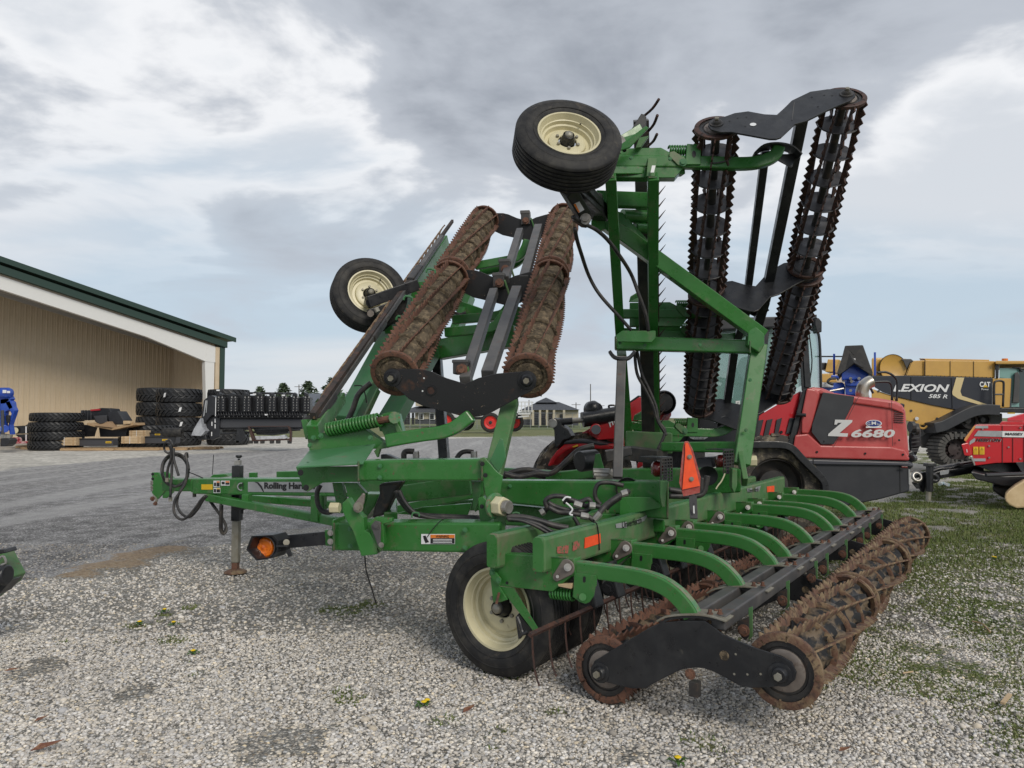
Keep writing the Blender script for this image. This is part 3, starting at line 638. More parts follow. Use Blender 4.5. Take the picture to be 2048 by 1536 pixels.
textq('maker_lettering', 'Unverferth', q('Q', (905, 333))[0], q('Q', (1010, 318))[0], q('Q', (900, 295))[0], lambda x, y: on(x, y, vface+EU*.004, EU), INK, HR, shear=.15, bold=.01)
part('cable_tie', MB().tube([F1s(*p)+EU*.006 for p in q('P', (1150, 585), (1185, 600), (1205, 700), (1215, 870))], .004, 6), INK, HR)
# cross members between the two toolbars
for v in (.9, 2.0, 3.1, 4.2, 5.0):
    part('cross_member', MB().beam(t1c+EV*(v+.08)+EU*.03, t2c+EV*(v+.08)-EU*.03, .1, .12), GREEN_D, HR, bev=.008)
# gang bars and their end plates
g1 = V1(1436, 1245, .03); g2 = V1(1378, 1240, .03)
for g_ in (g1, g2): part('gang_bar', MB().beam(g_, g_+EV*5.25, .076, .076), BAR, HR, bev=.008)
pl = [V1(x, y, 0) for x, y in q('H', (285, 1150), (300, 1100), (480, 990), (690, 865), (760, 838), (900, 826), (1055, 825), (1120, 870), (1180, 920), (1400, 1010), (1580, 1068), (1650, 1110), (1682, 1180), (1670, 1230), (1630, 1262), (1500, 1280), (1370, 1283), (1290, 1268), (1190, 1210), (1110, 1170), (1050, 1150), (1000, 1145), (930, 1150), (870, 1170), (760, 1225), (650, 1285), (560, 1288), (400, 1250), (320, 1220))]
plm = MB().prism(pl, EV*.014).mesh('gang_end_plate', BLACK)
hubF = V1(1200.2, 1345, 0); hubR = V1(1560.6, 1348.7, 0)
VP_ = [0, 1.72, 3.47, 5.22]
for v in VP_:
    p_ = part('gang_end_plate', plm, BLACK, HR, bev=.003, M=Matrix.Translation(EV*v))
    for h_ in (hubF, hubR): bearing(h_+EV*(v-.002), -EV, p_)
    for x, y in ((1190, 1062),): 
        c_ = V1(*q('H', (x, y))[0], 0)+EV*v; part('hole', MB().cyl(c_-EV*.0015, c_-EV*.001, .025, 18), MUD, p_)
    for x, y in ((572, 1052), (1258, 1188), (1348, 1190), (1438, 1188), (1268, 1052), (620, 1195)):
        c_ = V1(*q('H', (x, y))[0], 0)+EV*v; part('bolt_hole', MB().cyl(c_-EV*.0015, c_-EV*.001, .006, 8), GALV if x > 1200 else INK, p_)
for i in range(3):
    a, b = VP_[i]+.05, VP_[i+1]-.03
    roller(hubF+EV*a, hubF+EV*b, style='ribs', bladem=RUST, ph=.2+i, twist=1.1, gap=.42, discm=RUST_D)
    roller(hubR+EV*a, hubR+EV*b, style='ribs', bladem=RUSTMUD, ph=.9+i, twist=1.1, gap=.42, discm=RUSTMUD)
# arm feet on the gang bars, hangers below
foot = MB().sweep(smooth([V1(x, y, .05) for x, y in ((1322, 1238), (1340, 1229), (1372, 1225), (1405, 1225), (1432, 1229), (1460, 1238))], 3), .12, .010, EV).mesh('foot_plate', GALV)
foot2 = MB().sweep(smooth([V1(x, y, .05) for x, y in ((1326, 1243), (1345, 1234), (1372, 1230), (1405, 1230), (1430, 1234), (1452, 1241))], 3), .10, .014, EV).mesh('lower_foot_plate', BLACK)
hang = MB().prism([V1(x, y, .10) for x, y in q('H', (1255, 850), (1325, 820), (1325, 960), (1300, 985), (1270, 960), (1245, 880))], EV*.012).mesh('hanger_plate', BLACK_W)
hang2 = MB().prism([V1(x, y, .16) for x, y in q('H', (1322, 760), (1350, 750), (1350, 960), (1322, 985))], EV*.01).mesh('hanger_strap', GREEN_D)
for k, v in enumerate(VK):
    M = Matrix.Translation(EV*v); f_ = part('foot_plate', foot, GALV, HR, bev=.002, M=M); part('lower_foot_plate', foot2, BLACK, HR, bev=.002, M=M)
    for x in (1335, 1420, 1440):
        c_ = V1(x, 1228, .02)+EV*v; hexbolt(c_, UP, .010, .018, RUST, f_)
    for x in (1350, 1432): hexbolt(V1(x, 1228, .10)+EV*v, UP, .010, .018, RUST, f_)
    if v < 5: 
        h_ = part('hanger_plate', hang, BLACK_W, HR, bev=.002, M=Matrix.Translation(EV*(v+.08))); part('hanger_strap', hang2, GREEN_D, HR, bev=.002, M=Matrix.Translation(EV*(v+.08)))
        hexbolt(V1(*q('H', (1290, 915))[0], .10)+EV*(v+.08), -EV, .02, .015, RUST, h_)
part('u_bolt_plate', MB().beam(V1(1390, 1362, .02), V1(1390, 1392, .02), .05, .05), BLACK_W, HR, bev=.004); hexbolt(V1(1381, 1390-42, -.01), -EV, .018, .012, RUST)
# tine bars
tb1 = V1(1060, 1270, -.4); tb2 = V1(1069, 1210, .12)
tines = []
for tb, ln_ in ((tb1, 5.7), (tb2, 5.1)):
    o = part('tine_bar', MB().beam(tb, tb+EV*ln_, .024, .024, up=UP+EU*.6), RUST_D, HR, bev=.002)
    tm = MB().tube([Vector((0, 0, 0)), EU*.005-UP*.10, EU*.02-UP*.2, EU*.045-UP*.26], .0055, 6, 2).mesh('tine', RUST_D)
    for k in range(int(ln_/.172)+1): part('tine', tm, RUST_D, o, flat=False, M=Matrix.Translation(tb+EV*(.02+.172*k)))
part('tine_guard', MB().tube([V1(*p, -.01) for p in q('N', (790, 735), (815, 800), (850, 900), (905, 880))], .012, 8), BLACK, HR)
part('tine_link', MB().prism(Np(.05, (770, 740), (800, 700), (940, 870), (840, 930), (800, 970)), EV*.05), BLACK, HR, bev=.004)
# black spring-hub casings behind the tines
for v in (.32, .62, 1.35, 1.7, 2.3, 3.1, 3.9, 4.7):
    c_ = V1(1125, 1215, .0)+EV*v
    o = part('tine_hanger', MB().beam(c_+UP*.16-EU*.02, c_-UP*.06+EU*.05, .10, .07, up=EU), BLACK, HR, bev=.01); hexbolt(c_-EV*.05-EU*0, -EV, .03, .02, BLACK, o)

# wheels ---------------------------------------------------------------------
def wheel(C_, ax, R=.40, W_=.28, rr=.235, hub=1, back=False, mt=RUBBER):
    C_ = Vector(C_); ax = Vector(ax).normalized(); w_ = bpy.data.objects.new('wheel', None); COL.objects.link(w_); w_.location = C_; WMAT[w_.name] = Matrix.Translation(C_); parent(w_, HR); w_.matrix_parent_inverse = WM(HR).inverted(); w_.empty_display_size = .1
    h = W_/2
    pr = [(rr, h*.72), (rr+.012, h*.82), (rr+.05, h*.97), (rr+.09, h), (R-.045, h*.93), (R-.016, h*.83), (R-.006, h*.78)]
    gro = [.62, .36, .12, -.12, -.36, -.62]
    for g in gro: pr += [(R-.001, h*(g+.06)), (R-.014, h*(g+.035)), (R-.014, h*(g-.035)), (R-.001, h*(g-.06))]
    pr += [(R-.006, -h*.78), (R-.016, -h*.83), (R-.045, -h*.93), (rr+.09, -h), (rr+.05, -h*.97), (rr+.012, -h*.82), (rr, -h*.72)]
    part('tyre', MB().lathe(pr, C_, ax, 64), mt, w_, flat=False, auto=True)
    for r_ in (rr+.045, rr+.105): part('sidewall_bead', MB().lathe([(r_-.004, h*.965), (r_, h*.985+.003), (r_+.004, h*.965)], C_, ax, 64), mt, w_, flat=False)
    rim = [(rr+.004, h*.70), (rr+.012, h*.78), (rr+.010, h*.84), (rr-.004, h*.84), (rr-.010, h*.72), (rr-.022, h*.52), (rr-.03, h*.50), (rr-.034, h*.3), (rr-.05, h*.27), (rr-.058, h*.05), (rr-.085, h*.06), (rr-.092, h*.22), (rr-.11, h*.27), (.075, h*.29), (.07, h*.25)]
    part('rim', MB().lathe(rim, C_, ax, 56), CREAM, w_, flat=False, auto=True)
    rimb = [(rr+.004, -h*.70), (rr+.012, -h*.78), (rr-.004, -h*.84), (rr-.01, -h*.72), (rr-.03, -h*.5), (rr-.04, -h*.1), (rr-.06, -h*.02), (.075, h*.05)]
    part('inner_rim', MB().lathe(rimb, C_, ax, 48), CREAM, w_, flat=False, auto=True)
    z = h*.29; e = ax.orthogonal().normalized(); e = (UP-ax*UP.dot(ax)).normalized(); g = ax.cross(e)
    part('hub', MB().lathe([(.06, z-.02), (.058, z+.012), (.05, z+.03), (.044, z+.06), (.04, z+.062)], C_, ax, 24), BLACK, w_, flat=False, auto=True)
    part('grease_cap', MB().lathe([(.034, z+.05), (.032, z+.068), (.022, z+.078), (.001, z+.082)], C_, ax, 24), GALV, w_, flat=False)
    for k in range(6):
        t = k*math.pi/3; p = C_+ax*z+(e*math.cos(t)+g*math.sin(t))*.088
        part('lug_nut', MB().cyl(p, p+ax*.016, .0125, 6), GALV, w_)
    if back:
        part('hub_back', MB().lathe([(.09, -h*.0), (.09, -h*.25), (.05, -h*.3), (.045, -h*.9), (.001, -h*.9)], C_, ax, 24), BLACK, w_, flat=False, auto=True)
    p = C_+ax*h*.52+(e*math.cos(.6)-g*math.sin(.6))*(rr-.028); part('valve_stem', MB().cyl(p, p-ax*.0+(g*.01-e*.03)+ax*.02, .006, 8), INK, w_)
    return w_
def wheel1(px, py, v): g = V1(px, py, v); return Vector((g.x, g.y, .398))
wc = V1(1012, 1240, .18); wc.z = .412
wheel(wc, -EV, R=.415, W_=.27, rr=.245)
wheel(wc+EV*.44, -EV, R=.415, W_=.27, rr=.245)
for v in (2.35, 2.85, 4.55, 5.0): wheel(wc+EV*v, -EV)
part('axle', MB().beam(wc-EV*-.15, wc+EV*.45, .07, .07), BLACK, HR, bev=.004); part('axle', MB().beam(wc+EV*2.4, wc+EV*2.8, .07, .07), BLACK, HR, bev=.004)
for v in (.25, 2.6, 4.8):
    a = wc+EV*v; part('wheel_leg', MB().beam(a, a+EU*.25+UP*.42, .07, .14, up=EU), BLACK, HR, bev=.006)
# ------------------------------------------------------------------ main frame, drawbar and folded wings of the harrow
def poly2(d, pts, f=V2): return [f(x, y, d) for x, y in pts]
def plate2(name, c, pts, d, th, m=GREEN, par=HR, bev=.004, label=None): return part(name, MB().prism(poly2(d, q(c, *pts)), E2*th), m, par, bev=bev, label=label)
def Wq(c, x, y, d): return W(*q(c, (x, y))[0], d)
def b3(name, A, B, w, h, m=GREEN, up=UP, bev=.008, par=HR, **k): return part(name, MB().beam(A, B, w, h, up=up, **k), m, par, bev=bev)
def b2(name, p1, d1, p2, d2, w, h, m=GREEN, up=UP, bev=.008, par=HR, **k): return b3(name, W(*p1, d1), W(*p2, d2), w, h, m, up, bev, par, **k)

# drawbar ---------------------------------------------------------------------
JD = 7.9
plate2('hitch_plate', 'R', [(137, 265), (215, 265), (262, 345), (262, 420), (330, 450), (210, 580), (140, 510)], JD, .03)
plate2('hitch_plate', 'R', [(265, 258), (320, 258), (400, 335), (390, 500), (310, 570), (265, 568)], JD+.3, .03)
def drect(name, c, x0, y0, x1, y1, d0, d1, dep, m=GREEN, bev=.012, y0b=None, y1b=None):
    """tube seen side on: rectangle on an upright plane, with real depth behind it"""
    a, b = q(c, (x0, y0), (x1, y1)); y0b = q(c, (0, y0b))[0][1] if y0b is not None else a[1]; y1b = q(c, (0, y1b))[0][1] if y1b is not None else b[1]
    A, B, C_, D_ = W(a[0], a[1], d0), W(b[0], y0b, d1), W(b[0], y1b, d1), W(a[0], b[1], d0)
    return part(name, MB().prism([A, B, C_, D_], Vector((.05, 1, 0)).normalized()*dep), m, HR, bev=bev)
drect('drawbar_tube', 'R', 255, 345, 640, 490, JD, 7.75, .2)
drect('drawbar_collar', 'R', 600, 340, 625, 500, 7.74, 7.74, .22, bev=.004)
rail = drect('drawbar_rail', 'R', 620, 338, 2900, 520, 7.7, 6.6, .16, y0b=338, y1b=565)
plate2('gusset', 'R', [(815, 335), (860, 292), (1010, 285), (1055, 315)], 7.75, .2); 
plate2('lug', 'R', [(1285, 268), (1360, 268), (1360, 332), (1285, 332)], 7.5, .06)
b2('far_rail', (560, 958), 8.6, (900, 955), 7.6, .12, .18)
def trail(p1, p2, d1, d2, w=.075, h=.075): return b2('truss_bar', p1, d1, p2, d2, w, h)
trail((420, 995), (672, 1043), 7.6, 6.6); trail((670, 1043), (760, 1046), 6.6, 6.5); trail((420, 990), (700, 1012), 8.3, 7.6); 
for x, y0, y1, d in ((421, 988, 1002, 7.6), (494, 988, 1015, 7.3), (632, 990, 1043, 6.7)): b2('truss_post', (x, y0), d, (x, y1), d, .07, .09, up=E2)
b2('truss_post', (645, 990), 7.3, (645, 1038), 7.3, .06, .09, up=E2)
plate2('hitch_lug', 'R', [(150, 515), (200, 560), (205, 600), (185, 630), (170, 620), (180, 585), (150, 540)], JD, .02, GALV)
hexbolt(Wq('R', 150, 575, JD-.02), -E2, .016, .02, RUST); hexbolt(Wq('R', 185, 632, JD-.02), -E2, .014, .02, RUST)
for y in (285, 340, 375, 400, 440, 470): hexbolt(Wq('R', 140 if y > 350 else 152, y, JD-.01), -E2, .010, .012, STEEL if y > 350 else INK)
for x in (640, 120): part('drain_stub', MB().cyl(Wq('R', 643, 500, 7.8), Wq('R', 643, 555, 7.8), .02, 8), GALV, HR)
rn = Vector((.05, 1, 0)).normalized()
def RP(x, y, off=-.004, c='R'):
    a = q(c, (x, y))[0]; t = (x-620)/2280; return W(a[0], a[1], 1/((1-t)/7.7+t/6.6)+off)
def rdec(name, pts, m, off=-.004): return part(name, MB().prism([RP(x, y, off) for x, y in pts], Vector((0, -.0015, 0))), m, HR)
rdec('yellow_label', [(725, 405), (858, 405), (858, 468), (725, 468)], YELLOW)
for (x0, y0, x1, y1) in ((868, 362, 945, 438), (868, 447, 950, 508), (955, 362, 1060, 420)): rdec('warning_label', [(x0, y0), (x1, y0), (x1, y1), (x0, y1)], WHITE)
for (x0, y0, x1, y1, m) in ((905, 370, 940, 385, ORANGED), (905, 388, 940, 430, INK), (905, 465, 945, 500, INK), (905, 452, 945, 463, YELLOW), (1010, 368, 1055, 385, ORANGED), (1010, 388, 1055, 410, INK), (875, 385, 898, 425, INK), (873, 460, 898, 500, INK), (965, 375, 1000, 405, INK)):
    rdec('label_print', [(x0, y0), (x1, y0), (x1, y1), (x0, y1)], m, -.007)
rdec('name_panel', [(1275, 376), (2120, 376), (2120, 500), (1275, 495)], SILVER); rdec('name_panel', [(2120, 376), (2600, 376), (2600, 505), (2120, 500)], SILVER)
rdec('panel_swoosh', [(1350, 376), (1395, 380), (1440, 430), (1465, 495), (1455, 495), (1420, 440), (1385, 395)], INK, -.007)
textq('model_lettering', 'Rolling Harrow', (1468, 480), (2085, 486), (1468, 382), lambda x, y: RP(x, y, -.008), INK, HR, bold=.04)
part('round_emblem', MB().lathe([(.03, 0), (.04, 0)], RP(1195, 432, -.006), (0, -1, 0), 24), SILVER, HR); textq('emblem_letter', 'M', (1165, 468), (1222, 468), (1165, 385), lambda x, y: RP(x, y, -.007), INK, HR)
textq('model_number', '1245', (2420, 490), (2560, 490), (2420, 410), lambda x, y: RP(x, y, -.008), WHITE, HR, bold=.01)
# parking jack
j = bpy.data.objects.new('parking_jack', None); COL.objects.link(j); parent(j, HR); j.matrix_basis = Matrix.Identity(4); WMAT[j.name] = Matrix.Identity(4)
jd = 7.55; jb = W(472, 1143, 7.69); jx = jb.x; jy = jb.y
def JZ(y): return W(472, y, jy).z
part('jack_tube', MB().beam((jx, jy, JZ(1041)), (jx, jy, JZ(931)), .088, .088, up=E2), BLACK, j, bev=.006)
part('jack_inner_tube', MB().beam((jx-.004, jy, JZ(1125)), (jx-.004, jy, JZ(1041)), .076, .07, up=E2), GALV, j, bev=.012)
part('jack_lower_tube', MB().beam((jx-.006, jy, JZ(1142)), (jx-.006, jy, JZ(1125)), .06, .06, up=E2), RUST, j, bev=.004)
part('jack_foot', MB().lathe([(.001, .03), (.04, .03), (.11, .006), (.115, -.01), (.001, -.012)], (jx-.006, jy, JZ(1143)), UP, 18), RUSTMUD, j, flat=False, auto=True)
part('jack_head', MB().box((jx, jy, JZ(925)), .06, .06, .05), STEEL, j, bev=.004); part('jack_screw', MB().cyl((jx+.01, jy, JZ(925)), (jx+.01, jy, JZ(917)), .012, 8), BLACK, j)
part('jack_knob', MB().lathe([(.001, .02), (.03, .02), (.034, .005), (.02, -.01), (.001, -.012)], (jx+.01, jy, JZ(914)), UP, 14), BLACK, j, flat=False)
part('jack_bracket', MB().beam(W(480, 1008, 7.6), W(490, 1008, 7.6), .06, .12), BLACK, j, bev=.004); part('jack_pin', MB().cyl(W(484, 1018, 7.5), W(484, 1027, 7.5), .015, 8), INK, j)
part('wire_antenna', MB().tube([Wq('R', 855, 290, 7.75), Wq('R', 862, 180, 7.75), Wq('R', 870, 55, 7.75)], .004, 6), INK, HR)
# hitch hoses
hs = MB()
def loop(cx, cy, rx, ry, d, n=14, ph=0, turns=1, c='R'): return [Wq(c, cx+rx*math.cos(ph+2*math.pi*turns*i/n)+i*.6, cy+ry*math.sin(ph+2*math.pi*turns*i/n), d+.03*math.sin(i*1.3)) for i in range(n+1)]
for k in range(3): part('coiled_hose', MB().tube(loop(408-k*6+k*8, 235+k*4, 158-k*5, 195-k*7, 7.75+.05*k, 18, k), .014, 7, 4), HOSE, HR, flat=False)
part('coiled_hose', MB().tube(loop(330, -40, 50, 75, 7.8, 14), .011, 7, 4), HOSE, HR, flat=False)
for pts in ([(395, -10), (380, 140), (372, 300), (358, 560)], [(400, -20), (395, 90), (430, 220), (455, 300)], [(320, 330), (330, 220), (375, 60), (350, -60)], [(560, 90), (555, 40), (540, 60), (560, 180), (540, 380), (470, 500), (410, 600), (405, 740), (480, 820), (560, 790), (650, 690), (720, 590), (770, 540)], [(570, 300), (520, 400), (450, 540), (440, 660), (500, 760), (590, 790), (680, 700), (740, 600), (790, 545)], [(790, 540), (850, 640), (940, 760), (1000, 860), (1020, 950), (985, 990), (950, 940), (950, 800), (955, 640)], [(800, 560), (880, 670), (960, 790), (1015, 900), (980, 985), (965, 900), (970, 650)]):
    part('hydraulic_hose', MB().tube([Wq('R', x, y, 7.62-.02*i) for i, (x, y) in enumerate(pts)], .0135, 7, 5), HOSE, HR, flat=False)
part('thin_wire', MB().tube([Wq('R', 575, 262, 7.7), Wq('R', 650, 290, 7.7), Wq('R', 745, 332, 7.7)], .006, 6), INK, HR)
for x, y in ((358, 560), (322, 330)): part('hose_coupling', MB().cyl(Wq('R', x, y, 7.6), Wq('R', x+(2 if y > 400 else -3), y+45, 7.6), .02, 8), GALV, HR)

# main frame tubes --------------------------------------------------------------
def fbar(name, L1, L2, dL, dR, dep, m=GREEN, bev=.014, off=0):
    """L1,L2: (x, ytop, ybot) of both ends in pixels"""
    A, B, C_, D_ = W(L1[0], L1[1], dL), W(L2[0], L2[1], dR), W(L2[0], L2[2], dR), W(L1[0], L1[2], dL)
    return part(name, MB().prism([A, B, C_, D_], E2*dep), m, HR, bev=bev)
fbar('frame_tube', (665, 1045, 1101), (1000, 1046, 1107), 5.25, 4.82, .2)
fbar('frame_end_plate', (664, 1040, 1102), (668, 1040, 1102), 5.24, 5.24, .22, bev=.002)
FT = lambda x, y, off=-.006: W(x, y, 1/((1-(x-665)/335)/5.25+(x-665)/335/4.82)+off)
def fdec(name, pts, m, off=-.004): return part(name, MB().prism([FT(x, y, off) for x, y in pts], Vector((0, -.0015, 0))), m, HR)
x0, y0, x1, y1 = 842.5, 1068, 910, 1088
fdec('warning_label', [(x0, y0), (x1, y0), (x1, y1), (x0, y1)], WHITE); fdec('label_print', [(861, 1069.5), (909, 1069.5), (909, 1076), (861, 1076)], ORANGED, -.007); fdec('label_print', [(861, 1076.5), (909, 1076.5), (909, 1087), (861, 1087)], INK, -.007)
textq('warning_lettering', 'WARNING', (872, 1075.3), (898, 1075.3), (872, 1070.3), lambda x, y: FT(x, y, -.010), INK, HR, bold=.01)
for y in (1078.2, 1081.2, 1084.2): fdec('small_print', [(866, y), (904, y), (904, y+1.2), (866, y+1.2)], WHITE, -.0095)
fdec('pictogram', [(846, 1072), (851, 1071), (855, 1079), (858, 1084), (851, 1086), (848, 1079)], INK, -.007)
# centre beams
fbar('centre_beam', (985, 961, 1003), (1338, 963, 1040), 6.15, 5.35, .16)
fbar('centre_beam_lower', (985, 1006, 1050), (1330, 1040, 1066), 6.3, 5.5, .1, GREEN)
fbar('far_centre_beam', (1005, 955, 975), (1200, 935, 955), 8.3, 7.7, .1); fbar('far_centre_beam', (1235, 938, 1002), (1482, 938, 985), 7.6, 6.7, .2)
fbar('inner_beam', (880, 1000, 1022), (1320, 1000, 1018), 7.0, 6.1, .12)
fbar('inner_beam', (790, 1012, 1028), (985, 970, 990), 6.9, 6.6, .1); fbar('inner_beam', (1000, 935, 945), (1215, 948, 958), 9.0, 7.9, .1)
plate2('beam_end_post', 'P', [(1845, 160), (1930, 170), (1905, 300), (1895, 430), (1865, 430), (1845, 330)], 5.33, .14, GREEN_D)
plate2('beam_gusset', 'P', [(1430, 330), (1750, 330), (1850, 405), (1850, 440), (1430, 520)], 5.5, .02, GREEN)
plate2('beam_end_post', 'Q', [(740, 90), (790, 90), (790, 260), (762, 340), (735, 280)], 6.68, .15, GREEN_D)
plate2('frame_bracket', 'P', [(1070, 500), (1390, 505), (1390, 560), (1200, 640), (1070, 600)], 5.6, .2, GREEN)
plate2('frame_bracket', 'P', [(1280, 420), (1440, 400), (1465, 430), (1465, 495), (1290, 500)], 5.7, .16, GREEN_D)
for cpt, d, r in (((1510, 245), 5.54, .088),):
    c_ = Wq('P', *cpt, d); part('hose_port', MB().lathe([(r, -.01), (r*.96, -.02), (r*.86, -.012), (r*.84, .02), (.001, .02)], c_, E2, 30), INK, HR, flat=False, auto=True)
c_ = Wq('Q', 488, 160, 6.78); part('hose_port', MB().lathe([(.09, -.01), (.087, -.02), (.078, -.012), (.001, .02)], c_, E2, 30), INK, HR, flat=False, auto=True)
HP = lambda c, pts, d, r=.0165, nm='hydraulic_hose', dd=0: part(nm, MB().tube([Wq(c, x, y, d+dd*i) for i, (x, y) in enumerate(pts)], r, 8, 6), HOSE, HR, flat=False)
HP('P', [(1470, 210), (1330, 180), (1220, 190), (1180, 260), (1185, 340), (1235, 405)], 5.45)
HP('P', [(1520, 270), (1440, 310), (1330, 380), (1270, 430), (1200, 520), (1165, 570)], 5.2, .02, dd=-.05)
HP('P', [(1440, 330), (1340, 400), (1290, 450)], 5.2, .018)
HP('P', loop_ := [(700, 460), (670, 370), (740, 322), (860, 325), (1000, 380), (1110, 350), (1135, 410), (1080, 470), (900, 460), (760, 420), (700, 380)], 5.0, .0165)
HP('P', [(700, 430), (800, 480), (900, 490), (1030, 510), (1110, 530), (1160, 565)], 4.95)
HP('P', [(850, 380), (960, 365), (1080, 420), (1130, 410), (1235, 430)], 5.05); HP('P', [(690, 430), (660, 480), (630, 500)], 5.05)
HP('P', [(960, 530), (1000, 600), (1020, 640)], 4.95, .014)
for a, b in (((620, 495), (660, 470)), ((1030, 515), (1110, 530)), ((1120, 415), (1180, 420)), ((960, 395), (1040, 420)), ((1170, 560), (1230, 490)), ((1450, 300), (1510, 280))): part('hose_fitting', MB().cyl(Wq('P', *a, 4.95), Wq('P', *b, 4.95), .024, 10), STEEL, HR)
part('white_tie', MB().tube([Wq('P', x, y, 4.88) for x, y in ((880, 385), (945, 450), (920, 500), (950, 515))], .006, 6), WHITE, HR); part('white_tie', MB().tube([Wq('P', x, y, 4.88) for x, y in ((845, 365), (880, 330), (930, 335))], .006, 6), WHITE, HR)
HP('P', [(270, 530), (430, 535), (600, 570), (760, 620), (905, 645)], 4.85, .02); HP('P', [(290, 560), (450, 570), (600, 610), (740, 685)], 4.75, .013); HP('P', [(280, 555), (430, 572), (580, 630), (700, 700)], 4.72, .011)
HP('B', [(890, 770), (930, 850), (1000, 930), (1100, 965), (1300, 975), (1540, 985)], 5.3, .021); HP('B', [(915, 770), (960, 860), (1040, 945), (1180, 985), (1330, 990), (1540, 990)], 5.25, .015)
for x in (1030, 1800): part('hose_clip', MB().tube([Wq('B', x-18, 980, 5.15), Wq('B', x-10, 945, 5.15), Wq('B', x+35, 945, 5.15), Wq('B', x+38, 970, 5.15)], .006, 6, 2), GREEN_LIT, HR)
HP('B', [(310, 730), (285, 790), (290, 870), (320, 925), (370, 940), (410, 925)], 5.9, .02)
HP('M', [(620, 730), (660, 680), (710, 665), (775, 670)], 7.8, .026, dd=.02); HP('M', [(130, 745), (130, 690), (150, 665), (225, 665)], 7.8, .03)
for x in (240, 780): part('hose_fitting', MB().cyl(Wq('M', x, 665, 7.8), Wq('M', x+3, 725, 7.8), .035, 8), STEEL, HR)
for x0, x1 in ((140, 330), (695, 850)): part('valve_block', MB().prism([Wq('M', x0, 732, 7.7), Wq('M', x1, 732, 7.7), Wq('M', x1, 770, 7.7), Wq('M', x0, 770, 7.7)], E2*.2), BLACK, HR, bev=.01)
part('ram_end', MB().prism([Wq('M', *p, 7.6) for p in ((-90, 690), (-40, 690), (110, 750), (-90, 750))], E2*.12), BLACK, HR, bev=.015)
for k, pts in enumerate(([(1040, 890), (1180, 880), (1320, 880), (1450, 905)], [(1050, 905), (1160, 850), (1300, 835), (1440, 870), (1520, 860), (1640, 760), (1760, 650), (1900, 610)], [(1060, 870), (1200, 900), (1380, 870), (1480, 880)])): HP('M', pts, 7.9-.1*k, .028)
# frame hinge fittings
plate2('hinge_bracket', 'B', [(490, 712), (590, 715), (660, 790), (655, 840), (620, 960), (590, 965), (548, 930), (540, 870)], 5.28, .05)
plate2('hinge_bracket', 'B', [(400, 712), (475, 712), (500, 830), (480, 950), (440, 940), (425, 850)], 5.5, .05)
plate2('hinge_arm', 'B', [(478, 870), (520, 830), (560, 900), (640, 980), (650, 1080), (690, 1100), (745, 1200), (745, 1262), (625, 1276), (560, 1085), (510, 1000), (480, 930)], 4.86, .08)
plate2('hinge_arm', 'B', [(690, 1010), (735, 975), (860, 985), (860, 1010), (790, 1030), (800, 1180), (770, 1245), (730, 1190), (700, 1110)], 4.86, .05)
pl_ = MB().prism(poly2(4.84, q('B', (700, 1040), (735, 1000), (775, 1010), (780, 1060), (775, 1195), (755, 1200))), -E2*.012); part('pin_keeper', pl_, BAR, HR, bev=.006)
pl_ = MB().prism(poly2(4.84, q('B', (645, 785), (660, 800), (652, 860), (630, 930), (600, 945), (568, 925), (568, 880))), -E2*.02); part('pin_keeper', pl_, GREYPL, HR, bev=.008)
hexbolt(V2(*q('B', (603, 900))[0], 4.82), -E2, .022, .012, GALV); hexbolt(V2(*q('B', (740, 1040))[0], 4.825), -E2, .018, .01, BAR); hexbolt(V2(*q('B', (778, 1190))[0], 4.82), -E2, .012, .012, STEEL)
part('hinge_cylinder', MB().prism([Wq('B', *p, 5.5) for p in ((755, 720), (945, 700), (890, 780), (800, 960), (700, 990), (720, 900), (760, 800))], E2*.12), BLACK_W, HR, bev=.02)
plate2('hinge_web', 'B', [(620, 800), (760, 800), (720, 900), (650, 1000), (600, 960)], 5.6, .2)
b3('hinge_post', Wq('B', 850, 880, 6.0), Wq('B', 850, 990, 5.5), .1, .1)
b3('stay_bar', Wq('B', 930, 800, 6.0), Wq('B', 1480, 730, 5.5), .05, .14); plate2('stay_wedge', 'B', [(880, 950), (1100, 900), (1470, 870), (1440, 960), (1200, 975)], 5.9, .04)
fbar('cross_tube', (950, 925+40, 1000), (985, 960, 1010), 5.5, 5.5, .1)
# right end plate of the wing with its pin
plate2('wing_end_plate', 'B', [(1532, 525), (1570, 515), (1672, 632), (1712, 660), (1690, 800), (1680, 860), (1630, 950), (1590, 860), (1545, 640)], 5.0, .012, GREEN)
plate2('pivot_arm', 'B', [(1520, 830), (1560, 815), (1590, 850), (1600, 960), (1640, 1020), (1660, 1090), (1590, 1110), (1560, 1080), (1530, 960)], 4.98, .08)
plate2('pivot_arm', 'B', [(1465, 700), (1540, 700), (1545, 800), (1510, 900), (1500, 940), (1480, 900), (1480, 780)], 5.2, .1)
plate2('pivot_arm', 'B', [(1640, 960), (1710, 935), (1735, 975), (1725, 1080), (1700, 1095), (1640, 1090)], 4.9, .03, GREEN_D)
c_ = Wq('B', 1660, 890, 4.9); ax_ = (U2*.9-E2*.6).normalized()
part('pin_washer', MB().cyl(c_-ax_*.02, c_, .085, 28), CHIP, HR, bev=.004)
part('castle_nut', MB().cyl(c_, c_+ax_*.075, .066, 6), CREAM, HR, bev=.006); part('pin_end', MB().cyl(c_+ax_*.07, c_+ax_*.115, .044, 20), STEEL, HR, bev=.004)
c_ = Wq('B', 428, 905, 5.3); part('castle_nut', MB().cyl(c_+U2*.03, c_-U2*.04, .04, 6), CREAM, HR, bev=.005)
for x, y in ((1555, 567), (1578, 655), (1550, 895)): hexbolt(Wq('B', x, y, 4.97), -E2, .010, .006, INK)
